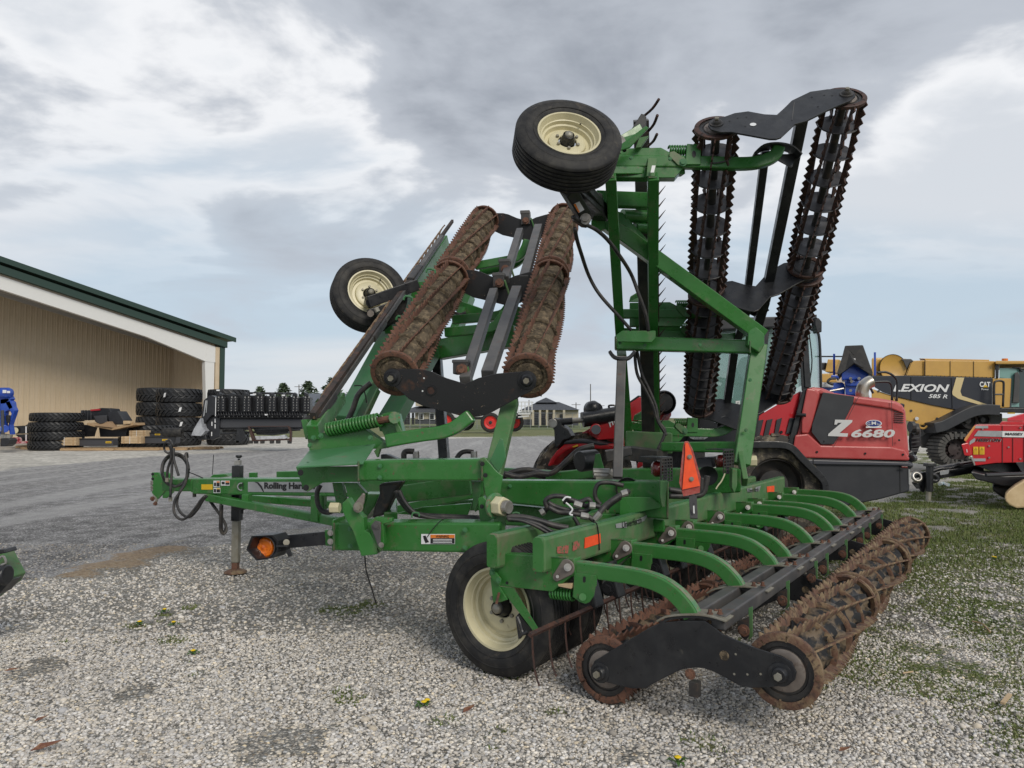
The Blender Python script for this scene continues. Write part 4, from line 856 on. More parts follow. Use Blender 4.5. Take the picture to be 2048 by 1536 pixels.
part('dangling_wire', MB().tube([Wq('B', x, y, 5.1) for x, y in ((652, 1275), (655, 1330), (665, 1400), (690, 1480), (708, 1536), (738, 1640))], .0055, 6), INK, HR)
part('loose_wire', MB().tube([FT(x, y, -.02) for x, y in q('B', (1130, 1130), (1180, 1060), (1240, 1000), (1280, 985))], .003, 6), INK, HR)
# amber marker lamp on its arm
la = b3('lamp_arm', W(655, 1076, 5.35), W(545, 1086, 5.5), .02, .095, BLACK, bev=.003)
part('arm_hole', MB().cyl(Wq('A', 999, 835, 5.31), Wq('A', 999, 835, 5.305), .022, 18), GALV, la)
part('arm_flange', MB().beam(W(655, 1075, 5.3), W(664, 1075, 5.26), .04, .11), GREEN, la, bev=.003)
for y in (770, 830): hexbolt(Wq('A', 1300, y, 5.22), -E2, .014, .012, STEEL, la)
lc = Wq('A', 848, 872, 5.4); dl = Vector((-.12, -1, -.02)).normalized(); mb = MB()
sh = [Wq('A', x, y, 5.36) for x, y in ((757, 792), (905, 785), (943, 830), (940, 905), (900, 940), (800, 962), (722, 885))]
sh = [Wq('A', x, y, 5.30) for x, y in ((722, 885), (760, 792), (905, 785), (943, 825), (938, 905), (895, 945), (795, 962))]
n = len(sh); out = sh; inn = [lc+(p-lc)*.86 for p in sh]; bk = [p+Vector((.05, .14, 0)) for p in sh]
mb.add(out+inn+bk, [(i, (i+1) % n, n+(i+1) % n, n+i) for i in range(n)]+[(i, 2*n+i, 2*n+(i+1) % n, (i+1) % n) for i in range(n)]+[tuple(3*n-1-i for i in range(n))]+[])
inb = [p+Vector((.04, .11, 0)) for p in inn]; mb.add(inn+inb, [(i, n+i, n+(i+1) % n, (i+1) % n) for i in range(n)][::-1]+[tuple(n+i for i in range(n))]); lh = part('lamp_housing', mb, BLACK, HR, bev=.003)
part('amber_lamp', MB().lathe([(.074, .0), (.073, -.02), (.066, -.03), (.053, -.034), (.05, -.03), (.035, -.038), (.031, -.033), (.016, -.04), (.001, -.041)], lc+Vector((-.002, .03, 0)), -dl, 40), AMBER, lh, flat=False)
part('lamp_rim', MB().lathe([(.075, .01), (.079, -.008), (.075, -.016), (.073, -.008)], lc+Vector((-.002, .03, 0)), -dl, 40), STEEL, lh, flat=False)
part('lamp_bolt', MB().beam(Wq('A', 930, 860, 5.3), Wq('A', 1015, 858, 5.3), .02, .012), BLACK, lh); part('lamp_knob', MB().beam(Wq('A', 1010, 885, 5.3), Wq('A', 1028, 930, 5.3), .022, .03), BLACK, lh, bev=.003)

# near (left) wing ---------------------------------------------------------------
fbar('wing_beam', (716, 921, 962), (966, 918, 962), 5.25, 5.05, .2)
plate2('wing_bracket', 'B', [(120, 590), (590, 585), (650, 590), (742, 650), (670, 702), (325, 712), (212, 782), (180, 770)], 5.2, .012)
top = [W(*q('B', (125, 588))[0], 5.2), W(*q('B', (640, 560))[0], 5.2), W(*q('B', (735, 412))[0], 5.62), W(*q('B', (225, 462))[0], 5.75)]
part('wing_top_plate', MB().prism(top, Vector((0, 0, -.012))), GREEN_LIT, HR, bev=.003)
ts = lambda x, y: W(*q('B', (x, y))[0], 5.2+.5*(588-y)/150)
for x, y, r in ((222, 558, 13), (482, 523, 13), (610, 472, 14)): part('bolt_hole', MB().cyl(ts(x, y)+UP*.004, ts(x, y)+UP*.005, .016, 14), INK, HR)
ringp = []
for i in range(13): t = math.pi*(.15+1.65*i/12); ringp.append(ts(495+78*math.cos(t+math.pi*.3), 525-38*math.sin(t+math.pi*.3))+UP*.003)
part('worn_ring', MB().sweep(ringp, .055, .001, UP.cross(Vector((1, 0, 0)))), RUSTMUD, HR)
for p in ((158, 635), (200, 750)): hexbolt(Wq('B', *p, 5.19), -E2, .014, .004, INK)
plate2('wing_channel', 'B', [(205, 345), (610, 290), (640, 292), (790, 400), (830, 440), (735, 452), (225, 462)], 5.55, .11, GREEN)
for p in ((315, 352), (258, 368), (232, 425), (695, 368)): hexbolt(Wq('B', *p, 5.54), -E2, .013, .012, GREEN_LIT)
plate2('wing_channel_end', 'B', [(735, 455), (790, 400), (832, 440), (825, 445), (765, 455), (745, 520), (720, 470)], 5.5, .05, GREEN_D)
b3('wing_strut', Wq('B', 250, 330, 5.7), Wq('B', 430, 60, 6.3), .09, .12); plate2('wing_corner', 'B', [(160, 230), (200, 225), (250, 300), (230, 345), (195, 380)], 5.8, .08)
sA, sB = Wq('B', 365, 305, 5.75), Wq('B', 770, 228, 5.62); part('coil_spring', MB().spring(sA, sB, .048, .011, 17), GREEN, HR, flat=False); part('spring_rod', MB().cyl(sA, Wq('B', 880, 215, 5.6), .028, 10), RUST, HR)
plate2('spring_clevis', 'B', [(755, 230), (790, 180), (860, 165), (905, 180), (945, 330), (940, 350), (800, 352), (770, 290)], 5.55, .09)
plate2('spring_clevis_lip', 'B', [(830, 262), (900, 252), (945, 335), (900, 340), (880, 270)], 5.52, .02, GREEN_D)
part('spring_nut', MB().cyl(Wq('B', 880, 212, 5.5), Wq('B', 880, 212, 5.6), .045, 10), CHIP, HR)
ap = smooth([Wq('B', x, y, 5.6) for x, y in ((820, 392), (950, 368), (1100, 345), (1240, 325), (1340, 290), (1410, 240), (1470, 195))], 4); part('spring_arm', MB().sweep(ap, .09, .1, E2), GREEN, HR, bev=.012)
b3('slanted_post', W(985, 955, 5.35), W(1022, 800, 6.0), .09, .125, GREEN_D, up=U2)
plate2('post_gusset', 'B', [(1610, 545), (1690, 370), (1712, 380), (1735, 520), (1700, 600), (1672, 630)], 5.25, .012, GREEN_LIT)
# masts behind the rollers
for (x0, y0, x1, y1, wd) in ((694, 845, 790, 660, .21), (775, 850, 862, 700, .19)):
    b3('wing_mast', W(x0, y0, 7.0), W(x1, y1, 8.2), .16, wd, GREEN_LIT, up=U2); 
HP('U', [(430, 1270), (480, 1160), (530, 1030), (640, 930)], 6.8, .026); part('hose_tie', MB().tube([Wq('U', x, y, 6.8) for x, y in ((490, 955), (560, 960), (590, 1040), (600, 1110))], .006, 6), INK, HR)
part('mast_edge', MB().beam(W(726, 845, 6.9), W(757, 780, 7.1), .02, .05), GREEN_D, HR)
b2('wing_mast_tie', (866, 640), 8.3, (838, 780), 8.1, .12, .12, BLACK)
b2('support_post', (872, 690), 8.4, (889, 922), 8.1, .1, .13, BLACK, up=E2)
# toolbars, tine bar of the left wing
RUSTT = mat('rust_grey_tine_bar', (.04, .034, .032), .8, (.09, .05, .038), 5, .45, .62, col3=(.03, .026, .025), n3=18, lo3=.5, hi3=.62, bump=.006, bscale=30)
LB, LT = 5.8, 9.8
b2('wing_toolbar', (775, 655), 7.9, (890, 482), LT-.2, .1, .16); b2('wing_toolbar', (790, 690), 8.0, (905, 520), LT+.2, .08, .14); b2('wing_toolbar', (652, 838), 6.05, (682, 795), 6.5, .08, .1)
tA, tB = W(634, 834, 5.85), W(884, 470, LT-.6)
part('wing_tine_bar', MB().beam(W(638, 829, 5.85), W(884, 474, LT-.6), .05, .055, up=E2), BAR, HR, bev=.004); part('wing_tine_bar', MB().beam(W(626, 832, 5.75), W(905, 442, LT), .05, .06, up=E2, w2=.03, h2=.04), RUSTT, HR)
wt = bpy.data.objects['wing_tine_bar']; td = (W(907, 440, LT)-W(628, 836, 5.75)).normalized()
tw = MB().tube([Vector((0, 0, 0)), td*.2-U2*.04, td*.42-U2*.075, td*.62-U2*.07], .010, 6, 2).mesh('tine', RUSTMUD)
for k in range(24): part('tine', tw, RUSTMUD, wt, flat=False, M=Matrix.Translation(W(628, 836, 5.75).lerp(W(884, 472, LT-.3), k/24)))
for t in (0, .33, .66):
    p = tA.lerp(tB, t); part('tine_casing', MB().beam(p-td*.05, p+td*.35, .09, .08, up=E2), BLACK_W, HR, bev=.02)
plate2('knee_plate', 'B', [(160, 235), (330, 110), (400, 150), (300, 235), (220, 300)], 5.9, .1, BLACK_W)
# clamps on the toolbar
for x, y in ((815, 600), (800, 640), (860, 545)): part('hose_clip', MB().tube([W(x-8, y, 7.4), W(x-4, y-8, 7.4), W(x+10, y-4, 7.4), W(x+9, y+6, 7.4)], .012, 6, 2), GREEN_LIT, HR)
# green arms and bars seen behind the rollers
for (x0, y0, x1, y1, x2, y2, d) in ((905, 640, 1000, 630, 1025, 600, 8.2), (890, 665, 985, 655, 1010, 625, 7.8), (950, 532, 1035, 515, 1055, 480, 9.2), (960, 545, 1030, 528, 1050, 500, 9.4)):
    ap = smooth([W(x0, y0, d), W((x0+x1)/2, (y0+y1)/2+1, d), W(x1, y1, d), W((x1+x2)/2+4, (y1+y2)/2, d), W(x2, y2, d)], 4); part('spring_arm', MB().sweep(ap, .08, .1, E2), GREEN, HR, bev=.01)
b2('wing_cross_tube', (878, 700), 8.3, (1035, 672), 7.9, .16, .22); b2('wing_cross_tube', (915, 610), 9.0, (1040, 655), 8.6, .1, .12); b2('wing_brace', (940, 590), 9.2, (905, 680), 8.6, .1, .16)
b2('wing_brace', (1030, 655), 8.2, (1040, 615), 8.2, .1, .16); HP('U', [(1360, 330), (1400, 300), (1450, 310), (1500, 290)], 8.4, .016)
plate2('toolbar_head', 'U', [(1010, 60), (1050, 20), (1140, 10), (1140, 60), (1080, 130), (1000, 190)], 8.0, .12)
# left wing rollers
lb = W(785, 755, LB); rb = W(1054, 760, LB-.05); lt = W(970, 437, LT); rt = W(1128, 432, LT); WA = (lt-lb).normalized()
def lerp(a, b, t): return a+(b-a)*t
for a, b, ph in ((lb, lt, .3), (rb, rt, 1.1)):
    roller(lerp(a, b, .012), lerp(a, b, .495), R=.203, style='mud', bladem=RUST, discm=MUD, ph=ph, twist=1.3, gap=.36); roller(lerp(a, b, .515), lerp(a, b, .985), R=.203, style='mud', bladem=RUST, discm=MUD, ph=ph+.4, twist=1.3, gap=.36)
bow = [on(x, y, lb, WA*.35+E2*.65) for x, y in q('C', (432, 1245), (440, 1215), (470, 1190), (540, 1185), (700, 1190), (760, 1205), (860, 1250), (990, 1290), (1080, 1250), (1200, 1220), (1380, 1205), (1450, 1215), (1478, 1260), (1470, 1310), (1440, 1340), (1380, 1370), (1180, 1480), (1100, 1510), (1010, 1522), (860, 1480), (700, 1440), (610, 1395), (500, 1300), (450, 1280))]
bn = (WA*.35+E2*.65).normalized(); bowm = MB().prism(bow, bn*.015).mesh('gang_end_plate', BLACK_W)
WHT = mat('rust_speckled_black', (.016, .016, .018), .5, (.12, .05, .025), 2.4, .5, .62, col3=(.3, .22, .16), n3=30, lo3=.66, hi3=.7, bump=.001, bscale=60)
bp_ = part('gang_end_plate', bowm, BLACK_W, HR, bev=.003); bp_.data.materials.clear(); bp_.data.materials.append(WHT)
dlt = (lt-lb)
for t in (.505, 1.0):
    # same plate, further up the gang, turned square to the rollers
    M = Matrix.Translation(dlt*t); part('gang_end_plate', bowm, WHT, HR, bev=.003, M=M)
for px_, py_ in ((785, 755), (1054, 760)): bearing(on(px_, py_, lb, bn)-bn*.004, -bn, bp_, BLACK, 1.25)
c_ = on(*q('C', (758, 1333))[0], lb-bn*.002, bn); part('plate_hole', MB().lathe([(.03, 0), (.04, 0), (.04, -.006), (.03, -.006)], c_, bn, 20, closed=True), BLACK, bp_); part('hole_inside', MB().cyl(c_-bn*.001, c_-bn*.0005, .03, 18), RUST_D, bp_)
for x, y in ((710, 1250), (700, 1338), (1060, 1300)): c_ = on(*q('C', (x, y))[0], lb-bn*.002, bn); part('bolt_hole', MB().cyl(c_-bn*.001, c_-bn*.0005, .007, 10), WHITE if x < 1000 else INK, bp_)
# square bars of the left gang
def lane2(p1, p2, t1, t2, w, h, m=BAR, nm='gang_bar'):
    d1 = LB+(LT-LB)*t1; d2 = LB+(LT-LB)*t2; return b3(nm, W(*p1, d1), W(*p2, d2), w, h, m, up=E2)
def tz(y): # fraction along the wing for a pixel row
    s = (757-y)/(757-435); return s*LB/(LT-s*(LT-LB))
for p1, p2, w_ in (((930, 762), (988, 583), .085), ((975, 752), (1034, 580), .1), ((1010, 560), (1040, 462), .085), ((1048, 560), (1077, 455), .1)):
    lane2(p1, p2, tz(p1[1]), tz(p2[1]), w_, w_)
for x, y in ((968, 1150), (1225, 560), (1265, 465), (1405, 135)):
    p = q('C', (x, y))[0]; t = tz(p[1]); d = LB+(LT-LB)*t-.15; b3('bar_clamp', W(p[0], p[1]-3, d), W(p[0], p[1]+22, d), .12, .13, BLACK_W, up=E2); b3('clamp_strap', W(p[0]+10, p[1]+6, d-.06), W(p[0]+22, p[1]+42, d), .02, .05, GREEN_D, up=E2); hexbolt(W(p[0], p[1]+12, d-.07), -E2, .03, .02, RUST)
    b3('bar_end_cap', W(p[0]-1, p[1]-7, d-.01), W(p[0]-1, p[1], d-.01), .13, .12, BAR, up=E2)
# left wing wheel (seen from its inner side)
wl = wheel(W(738, 591, 7.9), Vector((.40, -.88, .28)), R=.405, W_=.25, rr=.24, back=True)
AL = b2('wheel_arm', (735, 605), 7.6, (835, 570), 7.9, .09, .12, BLACK); part('axle_stub', MB().cyl(W(741, 605, 7.6), W(738, 598, 7.9), .05, 14), BLACK, HR)
b2('wheel_ram', (738, 628), 7.55, (790, 610), 7.7, .07, .09, BLACK, par=AL); part('ram_pin', MB().cyl(W(741, 627, 7.45), W(741, 627, 7.5), .035, 12), GREYPL, AL); part('ram_port', MB().cyl(W(752, 616, 7.48), W(756, 624, 7.48), .026, 10), GALV, AL)

# far (right) wing ---------------------------------------------------------------
RT, RB = 6.2, 9.0
a0, a1 = W(1433, 248, RT), W(1398, 818, RB); c0, c1 = W(1690, 188, RT), W(1553, 792, RB); RA = (a1-a0).normalized()
for a, b, ph in ((a0, a1, .1), (c0, c1, .5)):
    roller(lerp(a, b, .006), lerp(a, b, .49), style='open', bladem=RUST_D, ph=ph, twist=.8, gap=.26); roller(lerp(a, b, .51), lerp(a, b, .99), style='open', bladem=RUST_D, ph=ph+.4, twist=.8, gap=.17)
nR = (a1-a0).normalized(); nR = (nR*.75+E2*.0+UP*-.25).normalized()
rp = [on(x, y, a0-RA*.03, RA) for x, y in q('E', (265, 385), (275, 355), (310, 335), (380, 325), (450, 300), (545, 287), (660, 308), (745, 312), (800, 262), (850, 212), (980, 150), (1100, 133), (1240, 130), (1285, 150), (1295, 180), (1255, 215), (1180, 245), (1100, 280), (950, 355), (870, 378), (775, 468), (740, 480), (695, 480), (560, 455), (430, 432), (350, 432), (290, 415))]
rpm = MB().prism(rp, RA*.016).mesh('gang_end_plate', BLACK_W); rpo = part('gang_end_plate', rpm, BLACK, HR, bev=.003); rpo.data.materials.clear(); rpo.data.materials.append(BLACK)
for t in (.5, .995): part('gang_end_plate', rpm, BLACK, HR, bev=.003, M=Matrix.Translation((a1-a0)*t))
for x, y in ((325, 372), (1232, 165)): bearing(on(*q('E', (x, y))[0], a0-RA*.034, RA), -RA, rpo, BLACK_W, 1.0)
c_ = on(*q('E', (580, 380))[0], a0-RA*.032, RA); part('plate_hole', MB().cyl(c_-RA*.001, c_-RA*.0005, .026, 16), WHITE, rpo)
for x, y in ((416, 355), (472, 335), (533, 327), (525, 392), (990, 187), (1078, 175), (1133, 177), (1033, 254)): c_ = on(*q('E', (x, y))[0], a0-RA*.032, RA); part('bolt_hole', MB().cyl(c_-RA*.001, c_-RA*.0005, .008, 8), INK, rpo)
part('plate_fold', MB().beam(on(*q('E', (868, 225))[0], a0-RA*.033, RA), on(*q('E', (852, 350))[0], a0-RA*.033, RA), .006, .004), BAR, rpo)
def tr(y): s = (y-230)/(805-230); return s*RT/(RB-s*(RB-RT))   # fraction along the far wing for a pixel row
def rd(y): return RT+(RB-RT)*tr(y)
for p1, p2, w_ in (((1531, 300), (1493, 600), .07), ((1604, 235), (1530, 600), .095), ((1470, 690), (1450, 836), .085), ((1512, 690), (1492, 830), .085), ((1500, 600), (1468, 700), .08), ((1530, 600), (1500, 700), .1)):
    b3('gang_bar', W(*p1, rd(p1[1])), W(*p2, rd(p2[1])), w_, w_, BLACK, up=E2)
# curved arms of the far wing, with feet
for (pts, d, fx) in (([(1222, 325), (1310, 325), (1400, 326), (1480, 328), (1520, 324), (1548, 312), (1558, 293)], 6.35, (1506, 1600, 300)),
                 ([(1245, 628), (1330, 628), (1420, 629), (1460, 629), (1482, 624), (1497, 612), (1503, 600)], 7.9, (1462, 1535, 612)),
                 ([(1245, 665), (1340, 672), (1420, 676), (1455, 677), (1475, 672), (1488, 662), (1492, 652)], 8.2, None),
                 ([(1260, 850), (1330, 862), (1400, 865), (1430, 865), (1450, 860), (1462, 849), (1465, 840)], 8.9, (1430, 1480, 838))):
    k = 1.0
    ap = smooth([W(x, y, d) for x, y in pts], 4); part('spring_arm', MB().sweep(ap, .085, .10 if d > 7 else .105, E2), GREEN, HR, bev=.012)
    x0, y0 = pts[1]; s_ = 6.35/d
    br = [W(x, y, d-.03) for x, y in ((x0-88*s_, y0-28*s_), (x0+12*s_, y0-30*s_), (x0+42*s_, y0-14*s_), (x0+62*s_, y0+4*s_), (x0+40*s_, y0+30*s_), (x0-88*s_, y0+30*s_))]
    part('arm_bracket', MB().prism(br, E2*.12), GREEN, HR, bev=.004)
    cl = [W(x, y, d-.06) for x, y in ((x0+64*s_, y0-38*s_), (x0+92*s_, y0-36*s_), (x0+92*s_, y0+4*s_), (x0+60*s_, y0+4*s_))]; part('clevis', MB().prism(cl, E2*.11), GREEN, HR, bev=.006)
    part('slot', MB().prism([W(x0+78*s_+4*s_*math.cos(t), y0-17*s_+7*s_*math.sin(t), d-.062) for t in np.linspace(0, 6.283, 12, endpoint=False)], -E2*.001), INK, HR)
    part('coil_spring', MB().spring(W(x0+28*s_, y0-24*s_, d), W(x0+64*s_, y0-24*s_, d), .04, .009, 7), GREEN, HR, flat=False)
    part('pivot_link', MB().prism([W(x0+x*s_, y0+y*s_, d-.045) for x, y in ((30, -20), (38, -22), (62, -6), (66, 2), (58, 8), (46, 6), (28, -12))], -E2*.014), GREEN_D, HR, bev=.003); hexbolt(W(x0+56*s_, y0, d-.06), -E2, .022, .014, GREEN_LIT)
    st = [W(x0-90*s_, y0-30*s_, d-.02), W(x0-86*s_, y0-44*s_, d-.02), W(x0-30*s_, y0-78*s_, d+.05), W(x0-22*s_, y0-62*s_, d+.05), W(x0-60*s_, y0-30*s_, d-.02)]
    if fx:
        part('bracket_stay', MB().prism(st, E2*.02), GREEN, HR, bev=.004)
        xa, xb, yf = fx; xm = (xa+xb)/2; ff = smooth([W(xa, yf+12*s_, d), W(xa+(xb-xa)*.2, yf-4*s_, d-.02), W(xm, yf-8*s_, d), W(xb-(xb-xa)*.2, yf-2*s_, d+.02), W(xb, yf+14*s_, d)], 4)
        part('foot_plate', MB().sweep(ff, .16, .014, E2), BLACK, HR, bev=.002); part('lower_foot_plate', MB().prism([W(xa+6, yf+8*s_, d+.06), W(xb-6, yf+8*s_, d+.06), W(xb-16*s_, yf+34*s_, d+.06), W(xb-50*s_, yf+16*s_, d+.06), W(xa+4, yf+24*s_, d+.06)], E2*.03), BLACK, HR)
b2('link_tube', (1222, 343), 6.3, (1366, 343), 6.45, .09, .07, GREEN)
# uprights (toolbars of the far wing)
for p1, p2, d1, d2, w_ in (((1221, 352), (1241, 690), 6.25, 7.9, .095), ((1306, 352), (1306, 700), 6.25, 7.9, .095)):
    b2('wing_toolbar', p1, d1, p2, d2, w_, .12, GREEN, up=E2); 
for x0, y0, x1 in ((1217, 353, 1232), (1300, 352, 1315)):
    part('toolbar_end_cap', MB().prism([W(x0-7, 352, 6.2), W(x0+10, 352, 6.2), W(x0+14, 316, 6.3), W(x0-4, 316, 6.3)], E2*.02), GREEN_D, HR, bev=.003)
part('white_label', MB().prism([W(1301, 345, 6.15), W(1308, 345, 6.15), W(1311, 331, 6.17), W(1304, 331, 6.17)], -E2*.002), WHITE, HR)
for p1, p2, d1, d2 in (((1243, 705), (1258, 890), 7.9, 8.6), ((1306, 700), (1312, 905), 7.9, 8.7)): b2('wing_toolbar', p1, d1, p2, d2, .10, .12, GREEN, up=E2)
# lift frame
b2('lift_beam', (1205, 440), 6.9, (1522, 672), 7.2, .14, .16, GREEN, up=E2); 
part('lift_beam_corner', MB().prism([W(1498, 640, 7.1), W(1529, 668, 7.1), W(1529, 690, 7.1), W(1520, 706, 7.1), W(1495, 690, 7.1)], E2*.14), GREEN, HR, bev=.01)
fbar('lift_crossbar', (1229, 671, 699), (1522, 680, 707), 7.6, 7.2, .14)
b2('lift_post', (1517, 690), 7.25, (1482, 930), 7.0, .15, .13, GREEN, up=E2); b2('lift_post_edge', (1528, 705), 7.3, (1496, 920), 7.1, .03, .12, GREEN_D, up=E2)
plate2('crossbar_plate', 'F', [(165, 610), (205, 580), (420, 580), (420, 625), (395, 655), (175, 650)], 7.5, .05)
part('gusset', MB().prism([W(1205, 415, 6.9), W(1245, 425, 6.95), W(1312, 498, 7.0), (W(1300, 500, 7.0)), W(1205, 442, 6.85)], E2*.02), GREEN, HR, bev=.003)
b2('ram_mount', (1190, 398), 6.7, (1298, 402), 6.9, .1, .14, GREEN); c_ = W(1196, 396, 6.55); part('pin_end', MB().cyl(c_, c_-E2*.03, .04, 18), GREYPL, HR, bev=.004); part('pin_boss', MB().cyl(c_+E2*.08, c_-E2*.002, .052, 18), GREEN, HR, bev=.004)
part('spacer_tube', MB().cyl(W(1245, 432, 7.0), W(1300, 434, 7.1), .065, 16), GREEN, HR, flat=False, auto=True); part('spacer_tube', MB().cyl(W(1270, 455, 7.0), W(1300, 457, 7.1), .05, 16), GREEN, HR, flat=False, auto=True)
plate2('mount_tab', 'D', [(700, 1115), (760, 1090), (810, 1060), (810, 1180), (760, 1200), (700, 1160)], 6.8, .06)
plate2('upper_bracket_flange', 'D', [(838, 520), (850, 515), (925, 560), (930, 600), (830, 640)], 6.2, .02, GREEN_D)
# tine bar of the far wing
t0, t1_ = W(1282, 240, 6.7), W(1300, 1010, 8.9); wb = part('far_tine_bar', MB().beam(t0, t1_, .14, .10, up=E2), BLACK_W, HR, bev=.005)
b2('tine_edge_bar', (1312, 300), 6.75, (1318, 860), 8.8, .03, .03, RUST_D, up=E2, par=wb)
for k in range(26):
    t = k/25; A_ = W(1312, 345, 6.9).lerp(W(1317, 850, 8.8), t); part('tine', MB().cyl(A_, A_+Vector((.085, -.03, .105)), .011, 6, r2=.002), RUST_D, wb)
for x, y, xx, yy in ((1288, 232, 1318, 198), (1297, 262, 1315, 230), (1296, 292, 1314, 268)): part('tine', MB().tube([W(x, y, 6.6), W((x+xx)/2+2, (y+yy)/2+2, 6.5), W(xx, yy, 6.4)], .013, 6, 3), RUST_D, wb, flat=False)
part('tine_casing', MB().prism([W(x, y, 6.5) for x, y in q('D', (990, 470), (1000, 430), (1085, 295), (1105, 300), (1125, 320), (1125, 400), (1050, 450), (1010, 490))], E2*.12), BLACK, HR, bev=.006)
plate2('bracket_stay', 'D', [(850, 590), (1120, 390), (1142, 405), (1070, 480), (1000, 555), (920, 580), (880, 620)], 6.25, .02); plate2('bracket_stay', 'D', [(1040, 560), (1070, 480), (1145, 465), (1080, 555)], 6.4, .05, GREEN_D)
part('pin_strap', MB().prism(poly2(6.2, q('D', (830, 600), (890, 560), (925, 575), (860, 635), (835, 630))), -E2*.02), GREEN, HR, bev=.003)
for p in ((845, 617), (893, 580)): hexbolt(Wq('D', *p, 6.17), -E2, .02, .012, GREEN_LIT)
hexbolt(Wq('D', 902, 522, 6.15), -E2, .045, .02, STEEL); hexbolt(Wq('D', 955, 577, 6.18), -E2, .012, .008, INK)
# wheel on top of the far wing, with its arm and ram
wt_ = wheel(W(1133, 291, 5.65), Vector((.12, -.84, .50)), R=.415, W_=.29, rr=.235)
b2('wheel_arm', (1140, 370), 5.9, (1205, 432), 6.7, .10, .17, BLACK, up=E2); b2('wheel_arm', (1168, 375), 6.0, (1212, 425), 6.7, .07, .1, BLACK, up=E2)
rm = b2('wheel_ram', (1135, 378), 5.8, (1168, 432), 6.2, .11, .11, BLACK, up=E2); part('ram_label', MB().prism([Wq('D', *p, 5.9) for p in ((565, 990), (610, 972), (648, 1035), (605, 1060))], -E2*.002), WHITE, rm); part('label_print', MB().prism([Wq('D', *p, 5.89) for p in ((566, 995), (580, 988), (612, 1052), (603, 1058))], -E2*.002), ORANGED, rm)
b2('ram_fork', (1158, 425), 6.15, (1178, 440), 6.2, .16, .1, BLACK, up=E2, par=rm); hexbolt(Wq('D', 657, 1107, 6.05), -E2, .03, .03, STEEL, rm)
for pts, d0, d1 in (([(560, 1090), (640, 1140), (740, 1190), (830, 1270), (920, 1390), (1010, 1536)], 5.95, 6.9), ([(575, 1180), (590, 1260), (620, 1360), (680, 1536)], 6.0, 6.8)):
    HPp = [Wq('D', x, y, d0+(d1-d0)*i/len(pts)) for i, (x, y) in enumerate(pts)]
    more = [(1262, 548), (1278, 590), (1292, 630), (1297, 662)] if d1 == 6.9 else [(1178, 552), (1200, 590), (1240, 635), (1262, 660)]
    HPp = HPp[:-1]+[W(x, y, d1+.05*i) for i, (x, y) in enumerate(more)]; part('hydraulic_hose', MB().tube(HPp, .0175, 8, 6), HOSE, HR, flat=False)
for pts in ([(285, 705), (300, 850), (350, 950), (400, 1050), (430, 1150), (470, 1220), (490, 1250)], [(300, 705), (330, 850), (375, 950), (420, 1060), (440, 1160), (480, 1230), (430, 1350), (425, 1390)]): part('hydraulic_hose', MB().tube([Wq('F', x, y, 7.8) for x, y in pts], .017, 8, 5), HOSE, HR, flat=False)
# rest post and cradle
b2('rest_post', (1243, 716), 6.9, (1235, 958), 6.4, .085, .10, BAR, up=E2); part('rest_cradle', MB().sweep(smooth([W(x, y, 6.9) for x, y in ((1219, 703), (1228, 714), (1243, 718), (1258, 716), (1270, 703))], 4), .16, .03, E2), BLACK, HR, bev=.004)
b2('rest_foot', (1225, 960), 6.35, (1252, 960), 6.35, .2, .02, BAR)
# lower frame bits of the far side
fbar('far_lower_beam', (1322, 885, 903), (1472, 883, 906), 7.6, 7.1, .12); fbar('far_lower_beam', (1252, 862, 905), (1345, 866, 908), 8.2, 7.9, .14, GREEN_D)
b2('far_hinge', (1255, 905), 7.9, (1325, 915), 7.6, .2, .14, BLACK_W); c_ = W(1493, 922, 7.0); part('castle_nut', MB().cyl(c_, c_+U2*.09, .055, 6), CREAM, HR, bev=.005)
b2('far_hinge_plate', (1478, 900), 7.05, (1490, 965), 6.8, .05, .12, GREEN_D, up=E2)
# valve bank
vb = part('valve_bank', MB().prism([Wq('J', *p, 7.3) for p in ((600, 660), (850, 620), (860, 700), (620, 770))], E2*.16), BLACK_W, HR, bev=.01)
part('filter_can', MB().cyl(Wq('J', 365, 760, 7.1), Wq('J', 520, 740, 7.2), .1, 18), BLACK, HR, bev=.01, flat=False, auto=True); plate2('valve_stand', 'J', [(515, 690), (560, 685), (580, 770), (600, 830), (495, 830)], 7.0, .05, GREEN)
for x, y, x2, y2, r in ((495, 850, 650, 855, .03), (500, 880, 670, 890, .03), (640, 860, 690, 890, .045)): part('fitting', MB().cyl(Wq('J', x, y, 6.7), Wq('J', x2, y2, 6.7), r, 10), STEEL, HR)
part('grey_cap', MB().prism([Wq('J', *p, 6.6) for p in ((520, 905), (690, 895), (700, 925), (520, 928))], E2*.2), GALV, HR)
